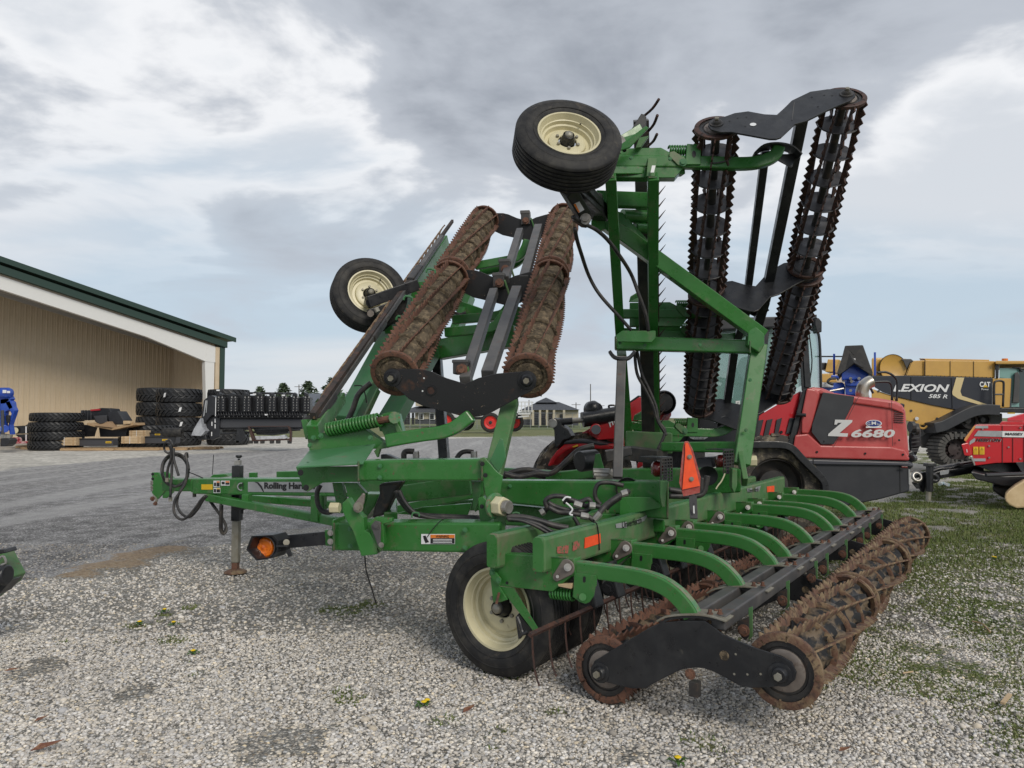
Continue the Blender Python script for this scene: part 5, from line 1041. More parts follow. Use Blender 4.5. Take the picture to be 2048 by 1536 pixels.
# rear lamps and the slow-vehicle triangle
def lamp(px, py, d, w_=.02):
    r_ = part('lamp_bracket', MB().beam(W(px-2, py+25, d), W(px-2, py-20, d+.02), .03, .02), BLACK, HR)
    pan = MB(); c_ = W(px, py, d); ax = (U2*.82-E2*.57).normalized(); sd_ = ax.cross(UP).normalized(); h_ = .165*d/5.35*.98; ww = .075*d/5.35
    nx_, ny_ = 4, 7
    for i in range(ny_+1): pan.beam(c_+sd_*-ww+UP*(-h_/2+h_*i/ny_), c_+sd_*ww+UP*(-h_/2+h_*i/ny_), .008, .008)
    for i in range(nx_+1): pan.beam(c_+sd_*(-ww+2*ww*i/nx_)-UP*h_/2, c_+sd_*(-ww+2*ww*i/nx_)+UP*h_/2, .008, .008, up=sd_)
    part('lamp_grille', pan, BLACK_W, r_); part('red_lamp', MB().lathe([(.001, .03), (.04, .028), (.055, .012), (.058, 0), (.058, -.03), (.001, -.03)], c_-ax*.085, Vector((-.99, -.15, 0)), 24), REDLENS, r_, flat=False)
    part('lamp_visor', MB().prism([c_+UP*h_*.52+sd_*-ww*1.1, c_+UP*h_*.52+sd_*ww*1.1, c_+UP*h_*.52+sd_*ww*1.1-ax*.17, c_+UP*h_*.52+sd_*-ww*1.1-ax*.17], UP*.006), BLACK, r_)
lamp(1333, 939, 5.3); lamp(1457, 923, 6.6)
smv = part('slow_vehicle_triangle', MB().prism([Wq('J', *p, 5.0) for p in ((1345, 572), (1380, 570), (1420, 640), (1496, 905), (1488, 1050), (1335, 1085), (1295, 955), (1330, 630))], E2*.006), REDBORD, HR, bev=.002)
part('orange_panel', MB().prism([Wq('J', *p, 4.99) for p in ((1355, 585), (1375, 585), (1400, 640), (1420, 700), (1490, 985), (1325, 1020), (1352, 680), (1350, 620))], -E2*.002), ORANGE, smv)
for p in ((1393, 715), (1411, 922)): hexbolt(Wq('J', *p, 4.98), -E2, .010, .006, GALV, smv)
part('triangle_post', MB().beam(Wq('J', 1422, 1075, 5.02), Wq('J', 1432, 1290, 4.95), .05, .012, up=-E2), BLACK, HR); part('post_label', MB().prism([Wq('J', *p, 4.94) for p in ((1425, 1170), (1437, 1170), (1440, 1242), (1428, 1242))], -E2*.002), WHITE, HR)
for pts in ([(1505, 910), (1500, 980), (1490, 1040), (1440, 1065)], [(1560, 890), (1545, 960), (1530, 1030), (1490, 1070), (1380, 1080), (1200, 1080)], [(1200, 1020), (1300, 1035), (1400, 1050)]): HP('J', pts, 5.6, .022)
part('loose_white_wire', MB().tube([Wq('J', x, y, 6.4) for x, y in ((1722, 870), (1690, 940), (1655, 985), (1638, 1015))], .006, 6), CREAM, HR)

for (x, y, dd) in ((760, 932, 5.2), (900, 930, 5.12), (760, 955, 5.2), (1020, 972, 6.05), (1150, 972, 5.8), (1290, 975, 5.5), (700, 1058, 5.16), (700, 1092, 5.16), (930, 1060, 4.88), (930, 1095, 4.88), (1240, 686, 7.45), (1400, 690, 7.25), (1290, 690, 7.4), (1262, 316, 6.22), (1340, 318, 6.25), (1500, 760, 7.0), (1492, 860, 6.95)):
    hexbolt(W(x, y, dd), -E2, .011, .009, GREEN_LIT)
WELD = mat('weld_bead', (.05, .12, .045), .55, (.12, .10, .06), 30)
for (p1, d1, p2, d2) in (((717, 922), 5.19, (717, 962), 5.19), ((964, 920), 5.02, (964, 962), 5.02), ((668, 1046), 5.22, (668, 1101), 5.22), ((1232, 672), 7.55, (1232, 699), 7.55), ((1213, 355), 6.15, (1229, 355), 6.15), ((1297, 355), 6.15, (1314, 355), 6.15), ((1500, 682), 7.05, (1500, 706), 7.05), ((1335, 965), 5.3, (1335, 1038), 5.3)):
    part('weld_bead', MB().tube([W(*p1, d1), W((p1[0]+p2[0])/2, (p1[1]+p2[1])/2, (d1+d2)/2), W(*p2, d2)], .008, 6, 6), WELD, HR, flat=False)
# ------------------------------------------------------------------ building on the left
TAN = mat('tan_metal_siding', (.56, .45, .31), .45, (.60, .49, .35), 1.5, .4, .65); TRIM = mat('dark_green_trim', (.022, .05, .038), .4); SOFF = mat('pale_soffit', (.42, .40, .37), .6); WBEAM = mat('white_steel_beam', (.72, .72, .70), .4)
GREYR = mat('grey_metal_roof', (.10, .115, .14), .5); DARKR = mat('dark_shingle_roof', (.045, .05, .062), .7, (.07, .075, .085), 3); BEIGE = mat('beige_wall', (.46, .41, .31), .7); DKW = mat('dark_wainscot', (.05, .055, .065), .6); CONC = mat('concrete_slab', (.42, .40, .37), .85, (.33, .32, .30), 2, .4, .65)
GLS = mat('tinted_glass', (.30, .52, .48), .05, alpha=.38, spec=.8); GLSD = mat('dark_glass', (.02, .025, .03), .08, spec=.8)
BT = Vector((-.57, -.82, 0)).normalized(); BN = Vector((-.82, .57, 0)).normalized()     # along the front (towards the camera), and inwards
F0 = Vector((-20.0, 50.0, 0)); SL = .216                                               # right front corner; rise of the roof per metre along BT
bld = empty('metal_building', F0, 'tan metal sided building with green roof trim and an open sided bay', 'building')
def FP(t, n, z): return F0+BT*t+BN*n+UP*z
EZ = 6.75; LEN = 34; DEPTH = 5.2
part('roof', MB().prism([FP(-.9, -.5, EZ+.05), FP(LEN, -.5, EZ+.05+SL*(LEN+.9)), FP(LEN, -.5, EZ+.36+SL*(LEN+.9)), FP(-.9, -.5, EZ+.36)], BN*34), TRIM, bld)
part('roof_edge', MB().prism([FP(-1.05, -.62, EZ+.0), FP(LEN, -.62, EZ+.0+SL*(LEN+1.05)), FP(LEN, -.62, EZ+.30+SL*(LEN+1.05)), FP(-1.05, -.62, EZ+.30)], BN*.1), TRIM, bld)
part('rake_trim', MB().prism([FP(-.5, -.45, EZ-.42), FP(LEN, -.45, EZ-.42+SL*(LEN+.5)), FP(LEN, -.45, EZ-.02+SL*(LEN+.5)), FP(-.5, -.45, EZ-.02)], BN*.3), TRIM, bld)
part('eave_beam', MB().prism([FP(.95, -.2, EZ-1.42), FP(5, -.2, EZ-1.22+SL*5), FP(LEN, -.2, EZ-.90+SL*LEN), FP(LEN, -.2, EZ-.38+SL*LEN), FP(.25, -.2, EZ-.38)], BN*.28), WBEAM, bld)
part('beam_knee', MB().prism([FP(.25, -.22, EZ-.42), FP(.25, -.22, EZ-1.45), FP(1.0, -.22, EZ-1.43), FP(.85, -.22, EZ-.3)], BN*.3), WBEAM, bld)
part('corner_column', MB().prism([FP(.3, -.2, 0), FP(.75, -.2, 0), FP(1.0, -.2, EZ-1.45), FP(.3, -.2, EZ-1.45)], BN*.35), WBEAM, bld)
part('corner_siding', MB().prism([FP(-.05, -.25, 0), FP(.25, -.25, 0), FP(.25, -.25, EZ-.4), FP(-.05, -.25, EZ-.4)], BN*.2), TAN, bld)
part('corner_trim', MB().prism([FP(-.42, -.3, 0), FP(-.06, -.3, 0), FP(-.06, -.3, EZ-.3), FP(-.42, -.3, EZ-.3)], BN*.4), TRIM, bld)
part('soffit', MB().prism([FP(0, .1, EZ-.12), FP(LEN, .1, EZ-.12+SL*LEN), FP(LEN, .1, EZ-.06+SL*LEN), FP(0, .1, EZ-.06)], BN*DEPTH), SOFF, bld)
for n_ in (1.1, 2.3, 3.5, 4.6): part('purlin', MB().prism([FP(.3, n_, EZ-.36), FP(LEN, n_, EZ-.36+SL*LEN), FP(LEN, n_, EZ-.14+SL*LEN), FP(.3, n_, EZ-.14)], BN*.08), SOFF, bld)
part('side_wall_outer', MB().prism([FP(-.2, 0, 0), FP(-.12, 0, 0), FP(-.12, 0, EZ), FP(-.2, 0, EZ)], BN*33), TAN, bld)
def siding(wd, h0, h1):
    mb = MB(); n = int(wd/.3); dp = .03; pts = [(0, 0)]
    for i in range(n):
        x = i*.3; pts += [(x+.02, -dp), (x+.06, -dp), (x+.08, 0), (x+.17, 0), (x+.18, -dp*.35), (x+.20, 0), (x+.3, 0)]
    vs = []; fs = []
    for x, y in pts: vs += [Vector((x, y, 0)), Vector((x, y, h0+(h1-h0)*x/wd))]
    for i in range(len(pts)-1): fs.append((2*i, 2*i+2, 2*i+3, 2*i+1))
    return mb.add(vs, fs)
def Mwall(t, n, dx, dy):
    M = Matrix((dx, dy, UP)).transposed().to_4x4(); M.translation = FP(t, n, 0); return M
for k in range(30):
    t = k*.9; part('wall_panel', siding(.9, EZ-.15+SL*t, EZ-.15+SL*(t+.9)), TAN, bld, M=Mwall(t, DEPTH, BT, BN))
sw = siding(.9, EZ-.1, EZ-.1).mesh('wall_panel', TAN)
for k in range(6): part('wall_panel', sw, TAN, bld, M=Mwall(0, .2+k*.9, BN, BT*-1))
part('wall_base_trim', MB().prism([FP(0, DEPTH-.06, 0), FP(27, DEPTH-.06, 0), FP(27, DEPTH-.06, .12), FP(0, DEPTH-.06, .12)], BN*.02), CONC, bld)
sl = part('concrete_apron', MB().prism([FP(-1, -.8, 0), FP(32, -.8, 0), FP(32, DEPTH, 0), FP(-1, DEPTH, 0)], UP*.03), CONC); setp(sl, 'concrete floor of the open bay', kind='structure')
# ------------------------------------------------------------------ loose tyres
def tyre_mesh(D, h, lugs=26, nm='tyre_body'):
    R = D/2; mb = MB(); mb.lathe([(R*.60, 0), (R*.66, -.01*h), (R*.9, .02*h), (R*.94, .12*h), (R*.94, .88*h), (R*.9, .98*h), (R*.66, 1.01*h), (R*.60, h)], (0, 0, 0), UP, 48)
    for k in range(lugs):
        for s in (0, 1):
            a = 2*math.pi*(k+.5*s)/lugs; da = 2*math.pi/lugs*1.15; z0, z1 = (.04*h, .54*h) if s == 0 else (.96*h, .46*h)
            q_ = []
            for aa, z, r in ((a, z0, R*.93), (a+da*.5, (z0+z1)/2, R), (a+da, z1, R)):
                for w_ in (-.5, .5):
                    for rr in (R*.92, r if r > R*.95 else R*.965): b = aa+w_*.52*2*math.pi/lugs; q_.append(Vector((rr*math.cos(b), rr*math.sin(b), z)))
            fs = []
            for i in range(2):
                o_ = i*4; fs += [(o_+1, o_+5, o_+7, o_+3), (o_, o_+4, o_+5, o_+1), (o_+2, o_+3, o_+7, o_+6)]
            fs += [(0, 1, 3, 2), (8, 10, 11, 9)]; mb.add(q_, fs)
    return mb.mesh(nm, RUBBER_N)
TM = {}
def tyre(px, d, z, D, h, lab, grp, lugs=26, dx=0.0, tag=None):
    key = (D, h, lugs)
    if key not in TM: TM[key] = tyre_mesh(D, h, lugs)
    p = W(px, 835, d); o = bpy.data.objects.new('tractor_tyre', TM[key]); COL.objects.link(o); o.location = (p.x+dx, p.y, z); o.rotation_euler = (0, 0, random.random()*6)
    WMAT[o.name] = Matrix.Translation(o.location)@Matrix.Rotation(o.rotation_euler[2], 4, 'Z')
    setp(o, lab, 'tyre', grp); 
    if tag:
        a = math.radians(tag); c_ = Vector(o.location)+Vector((math.sin(a)*D*.505, -math.cos(a)*D*.505, h*.5)); u_ = Vector((math.cos(a), math.sin(a), 0))
        part('paper_tag', MB().prism([c_-u_*.06-UP*.12, c_+u_*.06-UP*.1, c_+u_*.12+UP*.14, c_+UP*.12], Vector((math.sin(a), -math.cos(a), 0))*.01), WHITE, o)
    return o
names = ['bottom', 'second from the bottom', 'third from the bottom', 'top']
for k in range(4): tyre(113, 37, .46*k+.01, 2.42, .45, 'narrow tractor tyre, %s in the four high stack by the tan wall' % names[k], 'narrow stacked tyres by the tan wall', 34, dx=.05*(k % 2))
for k in range(4): tyre(316, 45, .85*k, 2.45, .83, 'wide tractor tyre, %s of the rear tall stack in the bay' % names[k], 'wide tyres of the tall stacks', 24)
for k in range(4): tyre(358, 43, .82*k, 2.50, .80, 'wide tractor tyre, %s of the front tall stack in the bay' % names[k], 'wide tyres of the tall stacks', 24, tag={1: 28, 2: 25, 3: -14}.get(k))
for k in range(4): tyre(457, 44, .82*k, 2.4, .80, 'wide tractor tyre, %s of the stack behind the black corn head' % names[k], 'wide tyres behind the corn head', 24)
for k in range(2): tyre(298, 40, .60*k, 3.0, .58, 'large flat lying tyre, %s of the low pair before the tall stacks' % ('lower', 'upper')[k], 'low pair of flat tyres', 36)
# ------------------------------------------------------------------ pallets, crates and troughs
DGREY = mat('dark_grey_trough', (.05, .052, .06), .55); BPL = mat('black_plastic', (.013, .014, .017), .35, (.02, .021, .026), 5, .4, .6)
def pallet(px0, px1, d, lab, dep=1.1, z=0.0, rz=0.0):
    a, b = W(px0, 835, d), W(px1, 835, d); wd = (b-a).length; c_ = (a+b)/2; r = empty('pallet', (c_.x, c_.y, z), lab, 'pallet', 'wooden pallets in front of the tan wall')
    for i in range(3): part('skid', MB().box((c_.x, c_.y+(i-1)*dep*.46, z+.05), wd, .09, .09), WOOD, r)
    nb_ = max(5, int(wd/.24))
    for i in range(nb_): part('deck_board', MB().box((c_.x-wd/2+wd*(i+.5)/nb_, c_.y, z+.112), wd/nb_*.62, dep, .024), WOOD, r)
    return r
pallet(57, 140, 37.6, 'wooden pallet furthest left under the straps and pipes'); pallet(135, 240, 36.4, 'long wooden pallet under the left dark trough'); pallet(238, 330, 36.6, 'long wooden pallet under the right dark trough'); pallet(320, 385, 36.8, 'wooden pallet end beside the small wheel'); pallet(388, 440, 37.6, 'wooden pallet at the left end of the corn head', z=.0); pallet(46, 80, 39.5, 'small pallet behind the leftmost crate')
def crate(px0, py0, px1, py1, d, lab, dep=.5):
    a, b = W(px0, py1, d), W(px1, py0, d); r = empty('wooden_crate', (a.x+(b.x-a.x)/2, d, a.z), lab, 'crate', 'small pale wooden crates'); nb_ = 3
    part('crate_body', MB().box(((a.x+b.x)/2, d+dep/2, (a.z+b.z)/2), b.x-a.x, dep, b.z-a.z), WOODL, r)
    for i in range(nb_): part('slat', MB().box(((a.x+b.x)/2, d-.012, a.z+(b.z-a.z)*(i+.5)/nb_), b.x-a.x+.02, .02, (b.z-a.z)/nb_*.86), WOODL, r)
    for t in (.12, .88): part('batten', MB().box((a.x+(b.x-a.x)*t, d-.03, (a.z+b.z)/2), .07, .02, b.z-a.z), WOOD, r)
    part('strap', MB().box((a.x+(b.x-a.x)*.45, d-.045, (a.z+b.z)/2), .02, .006, b.z-a.z+.02), WHITE, r)
crate(111, 875, 152, 891, 36.2, 'wooden crate in front at the left end of the left trough'); crate(243, 873, 282, 887, 36.3, 'wooden crate at the left end of the right trough'); crate(259, 861, 292, 873, 37.8, 'wooden crate behind, on top of the right hand dark trough'); crate(57, 864, 75, 878, 39.4, 'small wooden crate by the leftmost black pipes')
def trough(x0, y0, x1, y1, d, lab, lb_x):
    a, b = W(x0, y1, d), W(x1, y0, d); r = empty('steel_trough', ((a.x+b.x)/2, d, a.z), lab, 'trough', 'long dark steel troughs on pallets')
    part('trough_body', MB().prism([(a.x, d, a.z), (b.x, d, a.z), (b.x, d, b.z), (a.x, d, b.z)], Vector((0, .5, 0))), DGREY, r, bev=.02); part('trough_lip', MB().box(((a.x+b.x)/2, d-.02, b.z-.02), b.x-a.x+.03, .05, .05), BPL, r)
    l = W(lb_x, (y0+y1)/2, d-.01); part('yellow_label', MB().box(l, .28, .01, .09), YELLOW, r); part('label_print', MB().box(l+Vector((0, -.008, 0)), .22, .004, .025), INK, r)
trough(152, 877, 226, 892, 36.5, 'long dark steel trough on the left front pallet', 217); trough(282, 873, 352, 887, 36.7, 'long dark steel trough on the right front pallet', 330); trough(292, 865, 350, 872, 38.2, 'thin dark trough lying behind the right one', 315)
def chunk(nm, c, pts, d, dep, m, lab, cat, grp=None, bev=.02):
    o = part(nm, MB().prism([Wq(c, x, y, d) for x, y in pts], Vector((0, dep, 0))), m, bev=bev); return setp(o, lab, cat, grp)
t1 = chunk('plastic_tank', 'S', [(1115, 500), (1260, 470), (1360, 480), (1380, 540), (1335, 560), (1340, 660), (1230, 675), (1180, 640), (1150, 560)], 38.5, 1.0, BPL, 'angular black plastic tank with red trim on the tilted pallet', 'tank')
part('tank_side', MB().prism([Wq('S', x, y, 38.3) for x, y in ((1160, 570), (1320, 560), (1330, 650), (1230, 670), (1185, 640))], Vector((0, .1, 0))), DGREY, t1, bev=.02); part('red_trim', MB().prism([Wq('S', x, y, 38.4) for x, y in ((1120, 490), (1240, 480), (1240, 500), (1125, 510))], Vector((0, .05, 0))), mat('red_plastic', (.4, .02, .03), .4), t1)
t2 = chunk('plastic_tank', 'S', [(1330, 530), (1460, 510), (1530, 620), (1540, 670), (1420, 680), (1360, 660)], 37.9, .9, BPL, 'smaller black plastic tank at the right of the tilted pallet', 'tank')
t3 = chunk('plastic_tank', 'S', [(1000, 500), (1140, 500), (1140, 620), (1000, 625)], 39.0, .8, DGREY, 'ribbed grey plastic box behind the narrow tyre stack', 'tank')
for x in (1030, 1065, 1100): part('rib', MB().prism([Wq('S', x, 498, 38.95), Wq('S', x+12, 498, 38.95), Wq('S', x+12, 625, 38.95), Wq('S', x, 625, 38.95)], Vector((0, -.05, 0))), BPL, t3)
tp = setp(part('tilted_pallet', MB().prism([Wq('S', x, y, 37.5) for x, y in ((1080, 655), (1180, 690), (1390, 720), (1650, 655), (1655, 685), (1395, 745), (1170, 705), (1080, 680))], Vector((0, 1.2, .0))), WOOD), 'tilted wooden pallet carrying the black plastic tanks', 'pallet')
part('cardboard_liner', MB().prism([Wq('S', x, y, 37.4) for x, y in ((1170, 690), (1390, 715), (1330, 640), (1340, 650), (1260, 670))], Vector((0, .6, 0))), mat('cardboard', (.36, .24, .14), .8), tp)
part('end_block', MB().prism([Wq('S', x, y, 37.4) for x, y in ((1530, 630), (1615, 632), (1615, 665), (1530, 672))], Vector((0, .4, 0))), WOODL, tp)
t4 = chunk('plastic_bin', 'S', [(1225, 715), (1390, 745), (1590, 700), (1560, 830), (1240, 830)], 38.1, 1.0, BPL, 'black plastic bin under the tilted pallet', 'bin')
t5 = chunk('plastic_bin', 'S', [(1010, 680), (1120, 690), (1090, 760), (1070, 830), (1010, 820)], 38.6, .8, BPL, 'black plastic bin between the narrow tyres and tilted pallet', 'bin')
for (pts, lab) in (([(140, 700), (290, 690), (330, 700), (330, 790), (140, 795)], 'upper black pipe bundle beside the blue implement'), ([(190, 800), (350, 795), (375, 830), (360, 880), (200, 885)], 'lower black pipe bundle beside the blue implement')):
    o = chunk('pipe_bundle', 'S', pts, 38.2, .9, BPL, lab, 'pipe', 'black pipe bundles'); part('strap', MB().prism([Wq('S', x, y, 38.1) for x, y in ((315, pts[0][1]), (330, pts[0][1]), (330, pts[0][1]+85), (315, pts[0][1]+85))], Vector((0, .02, 0))), WHITE, o)
    part('end_label', MB().lathe([(.001, 0), (.16, 0)], Wq('S', 190, pts[0][1]+50, 38.1), (0, -1, 0), 16), CREAM, o)
o = chunk('pipe_bundle', 'S', [(310, 690), (340, 672), (410, 672), (370, 770), (330, 790)], 39.0, .9, DGREY, 'dark sheet bundle leaning behind the pipes', 'pipe')
o = setp(part('small_red_tarp', MB().prism([Wq('S', x, y, 37.6) for x, y in ((120, 880), (140, 850), (165, 835), (190, 850), (195, 890), (400, 885), (410, 910), (130, 915))], Vector((0, .5, 0))), mat('red_cloth', (.42, .04, .06), .6, (.7, .5, .5), 3, .5, .6)), 'crumpled red and white sheet below the black pipes', 'sheet')
o = setp(part('white_strap', MB().tube([Wq('S', x, y, 36.3) for x, y in ((510, 925), (580, 872), (660, 870), (640, 935))], .03, 6, 4), WHITE), 'loose white strap over the leftmost pallet', 'strap')
o = empty('gauge_wheel', W(345, 880, 34), 'small black wheel standing before the right hand trough', 'wheel'); c_ = W(345, 865, 34)
part('tyre', MB().lathe([(.1, .40), (.16, .45), (.20, .40), (.22, .2), (.22, -.2), (.20, -.40), (.16, -.45), (.1, -.40)], c_, (1, .1, 0), 28), RUBBER, o, flat=False); part('axle_stand', MB().beam(c_, W(345, 888, 34), .12, .25), BLACK, o)
# ------------------------------------------------------------------ corn head on its cart
CH = empty('corn_head', W(500, 888, 36), 'black corn head with eight row units, on a low steel cart', 'corn head')
cd = 35.5
def chp(nm, pts, m=BPL, d=cd, dep=.3, bev=.02, par=None): return part(nm, MB().prism([Wq('T', x, y, d) for x, y in pts], Vector((0, dep, 0))), m, par or CH, bev=bev)
chp('end_shield', [(340, 400), (410, 430), (400, 700), (330, 720), (260, 800), (180, 900), (165, 870), (215, 480), (290, 410)], BPL, cd-.2, .5); chp('shield_stripe', [(240, 480), (262, 478), (225, 720), (205, 740)], SILVER, cd-.24, .02); chp('shield_stripe', [(262, 480), (275, 480), (262, 670), (245, 680)], SILVER, cd-.24, .02)
chp('shield_edge', [(400, 430), (412, 430), (405, 730), (392, 730)], WHITE, cd-.26, .03); chp('left_leg', [(270, 720), (470, 740), (460, 1050), (330, 1110), (250, 960)], BPL, cd, .4)
for (x, y) in ((345, 850), (395, 800), (395, 890), (340, 1010)): chp('leg_decal', [(x-8, y-35), (x+8, y-35), (x+8, y+30), (x-8, y+30)], WHITE, cd-.03, .01)
chp('back_frame', [(420, 760), (1770, 760), (1770, 930), (480, 930)], BLACK, cd+.2, .5); chp('lower_beam', [(470, 775), (1750, 775), (1750, 905), (470, 910)], DGREY, cd+.1, .1); chp('auger_trough', [(420, 690), (1790, 680), (1790, 760), (420, 760)], BLACK, cd, .6)
for k in range(34): x = 430+k*40; part('auger_flight', MB().lathe([(.10, -.02), (.17, 0), (.10, .02)], Wq('T', x, 700, cd-.1), (1, .0, .45), 14), BPL, CH, flat=False)
chp('top_bar', [(820, 345), (1620, 355), (1620, 385), (820, 378)], BLACK, cd+.3, .3); chp('top_bar', [(425, 380), (1890, 430), (1890, 690), (425, 700)], BLACK, cd+.25, .3)
for k in range(8):
    x = 415+k*196 if k < 7 else 1780; x = [420, 625, 835, 1040, 1235, 1425, 1605, 1785][k]; w_ = [130, 120, 120, 118, 116, 112, 108, 105][k]
    u_ = chp('row_unit', [(x, 420), (x+w_, 425), (x+w_+5, 660), (x-5, 665)], BLACK, cd-.1, .45)
    chp('deck_plate', [(x+12, 450), (x+w_*.42, 450), (x+w_*.4, 650), (x+10, 650)], BPL, cd-.14, .04, par=u_); chp('deck_plate', [(x+w_*.55, 450), (x+w_-12, 450), (x+w_-12, 650), (x+w_*.55, 650)], BPL, cd-.14, .04, par=u_)
    for i in range(5):
        for j in (0, 1):
            p = Wq('T', x+22+j*(w_-55)+random.random()*8, 470+i*42, cd-.19); part('bolt', MB().box(p, .035, .02, .05), STEEL, u_)
    part('gear_guard', MB().cyl(Wq('T', x+w_*.3, 400, cd), Wq('T', x+w_*.8, 400, cd), .10, 12), BLACK, u_, bev=.02); chp('snout_pivot', [(x+5, 370), (x+40, 350), (x+60, 400), (x+20, 430)], BPL, cd-.05, .3, par=u_)
    for i in (0, 1): part('bright_fitting', MB().box(Wq('T', x+35+i*55, 430, cd-.2), .05, .03, .08), STEEL, u_)
    chp('gap_rod', [(x+w_+4, 470), (x+w_+9, 470), (x+w_+9, 580), (x+w_+4, 580)], STEEL, cd, .03, par=u_)
for x in range(480, 1780, 68): part('bolt', MB().box(Wq('T', x, 732+3*math.sin(x), cd-.12), .05, .02, .05), STEEL, CH)
for x, y in ((1015, 380), (1470, 398), (440, 318), (1200, 703)): chp('paper_label', [(x-25, y-10), (x+25, y-10), (x+25, y+12), (x-25, y+12)], WHITE, cd-.25, .01, bev=0)
part('axle_shaft', MB().cyl(Wq('T', 480, 1010, cd), Wq('T', 1740, 940, cd), .05, 8), BLACK, CH); 
ct = empty('steel_cart', W(560, 885, 35.3), 'rusty steel cart frame with small feet under the corn head', 'cart')
def ctp(nm, pts, d=35.2, dep=.2, m=BLACK_W): return part(nm, MB().prism([Wq('T', x, y, d) for x, y in pts], Vector((0, dep, 0))), m, ct, bev=.01)
ctp('post', [(740, 920), (830, 930), (880, 1050), (790, 1150), (720, 1150)], m=BLACK); ctp('brace', [(910, 900), (940, 900), (1020, 1090), (980, 1130)], m=RUST_D); ctp('base_rail', [(980, 1100), (1590, 1080), (1590, 1105), (980, 1125)], m=RUST_D); ctp('end_post', [(1540, 900), (1560, 890), (1595, 980), (1590, 1130), (1560, 1130), (1570, 980)], m=RUST_D); ctp('bow_rail', [(900, 885), (1530, 880), (1560, 900), (1530, 892), (910, 897)], m=RUST_D)
for x in (745, 945, 1030, 1130, 1280, 1380, 1560): ctp('foot', [(x-30, 1110), (x+30, 1110), (x+25, 1160), (x-25, 1160)], m=BLACK_W)
ctp('hanging_mechanism', [(1000, 930), (1550, 900), (1540, 1000), (1300, 1030), (1050, 1020)], 35.6, .4, BLACK); o = setp(part('plastic_sheet', MB().prism([Wq('T', x, y, 35.4) for x, y in ((1000, 1040), (1380, 1040), (1480, 1020), (1520, 1070), (1470, 1095), (1020, 1100))], Vector((0, .3, 0))), mat('pale_plastic_sheet', (.55, .57, .60), .4, (.35, .36, .38), 4)), 'pale plastic sheet lying in the steel cart', 'sheet')
o = setp(part('grey_tarp', MB().prism([Wq('T', x, y, 35.0) for x, y in ((165, 760), (190, 900), (240, 960), (200, 1010), (170, 1040), (20, 1030), (60, 930), (120, 830))], Vector((0, .5, 0))), mat('grey_tarp', (.42, .44, .47), .6, (.3, .31, .34), 3)), 'crumpled grey tarp hanging at the end of the corn head', 'tarp')
o = chunk('round_canister', 'T', [(110, 1030), (250, 1020), (270, 1100), (120, 1110)], 35.3, .5, BPL, 'black canister under the grey tarp', 'canister', bev=.06)
# ------------------------------------------------------------------ blue implement, left edge
BLUE = mat('blue_paint', (.012, .055, .36), .35, (.02, .08, .42), 4, .4, .6, coat=.2)
bi = empty('blue_implement', W(10, 893, 34), 'blue seeder row unit with a round tank cut by the left edge', 'implement')
tk = MB(); part('tank', MB().cyl(W(-20, 786, 34), W(17, 786, 34), .25, 20).lathe([(.25, 0), (.2, .12), (.001, .16)], W(17, 786, 34), (1, 0, 0), 20), BLUE, bi, flat=False, auto=True)
part('tank_label', MB().box(W(9, 783, 33.72), .16, .02, .14), WHITE, bi); part('tank_label', MB().box(W(17, 784, 33.74), .14, .02, .1), WHITE, bi)
def bip(nm, pts, m=BLUE, d=34, dep=.3): return part(nm, MB().prism([Wq('S', x, y, d) for x, y in pts], Vector((0, dep, 0))), m, bi, bev=.02)
bip('seed_box', [(-60, 300), (120, 320), (140, 360), (60, 420), (-60, 430)]); bip('side_frame', [(-80, 400), (-10, 400), (10, 820), (-80, 820)]); part('down_tube', MB().cyl(Wq('S', 30, 500, 33.7), Wq('S', 35, 800, 33.7), .07, 10), DGREY, bi); bip('spring_bracket', [(70, 560), (110, 560), (100, 660), (75, 650)], BLACK, 33.8, .15); bip('frame', [(0, 360), (100, 350), (150, 400), (160, 470), (60, 520), (50, 640), (0, 680)]); bip('arm', [(60, 400), (120, 380), (180, 500), (170, 530), (120, 680), (140, 800), (120, 805), (100, 690), (140, 540)]); bip('row_arm', [(0, 560), (40, 560), (50, 700), (0, 720)], d=33.8)
part('hub', MB().cyl(Wq('S', 60, 730, 33.7), Wq('S', 60, 730, 34.3), .17, 18), BLUE, bi, bev=.02); part('hub', MB().cyl(Wq('S', 15, 730, 33.7), Wq('S', 15, 730, 34.1), .12, 16), STEEL, bi); bip('press_wheel', [(0, 850), (100, 845), (130, 870), (110, 920), (70, 950), (0, 950)], BPL, 33.8, .5); bip('opener', [(0, 790), (130, 800), (120, 850), (0, 850)], STEEL, 33.9, .2)
# green machine corner, left edge near the camera
gi = empty('green_implement', G(-10, 1250), 'corner of a dark green implement poking in at the left edge', 'implement')
def gp(nm, pts, m, d=5.2, dep=.12): return part(nm, MB().prism([W(x, y, d) for x, y in pts], Vector((0, dep, 0))), m, gi, bev=.006)
gp('side_plate', [(-60, 1105), (5, 1105), (18, 1130), (30, 1152), (20, 1168), (-60, 1230)], GREEN_D); part('cylinder', MB().cyl(W(-60, 1150, 5.0), W(16, 1150, 5.0), .068, 18), BLACK, gi, bev=.01, flat=False, auto=True); gp('lower_guard', [(-60, 1165), (22, 1160), (0, 1186), (-60, 1215)], BLACK, 5.05); part('shackle', MB().tube([W(x, y, 5.0) for x, y in ((-4, 1122), (6, 1112), (12, 1125), (3, 1130))], .008, 6), STEEL, gi); gp('clip', [(-10, 1100), (8, 1098), (12, 1106), (-10, 1110)], BLACK, 5.0)
part('support_leg', MB().beam(W(-40, 1180, 5.2), Vector((W(-40, 1180, 5.2).x, 5.2, 0)), .08, .08), BLACK, gi)
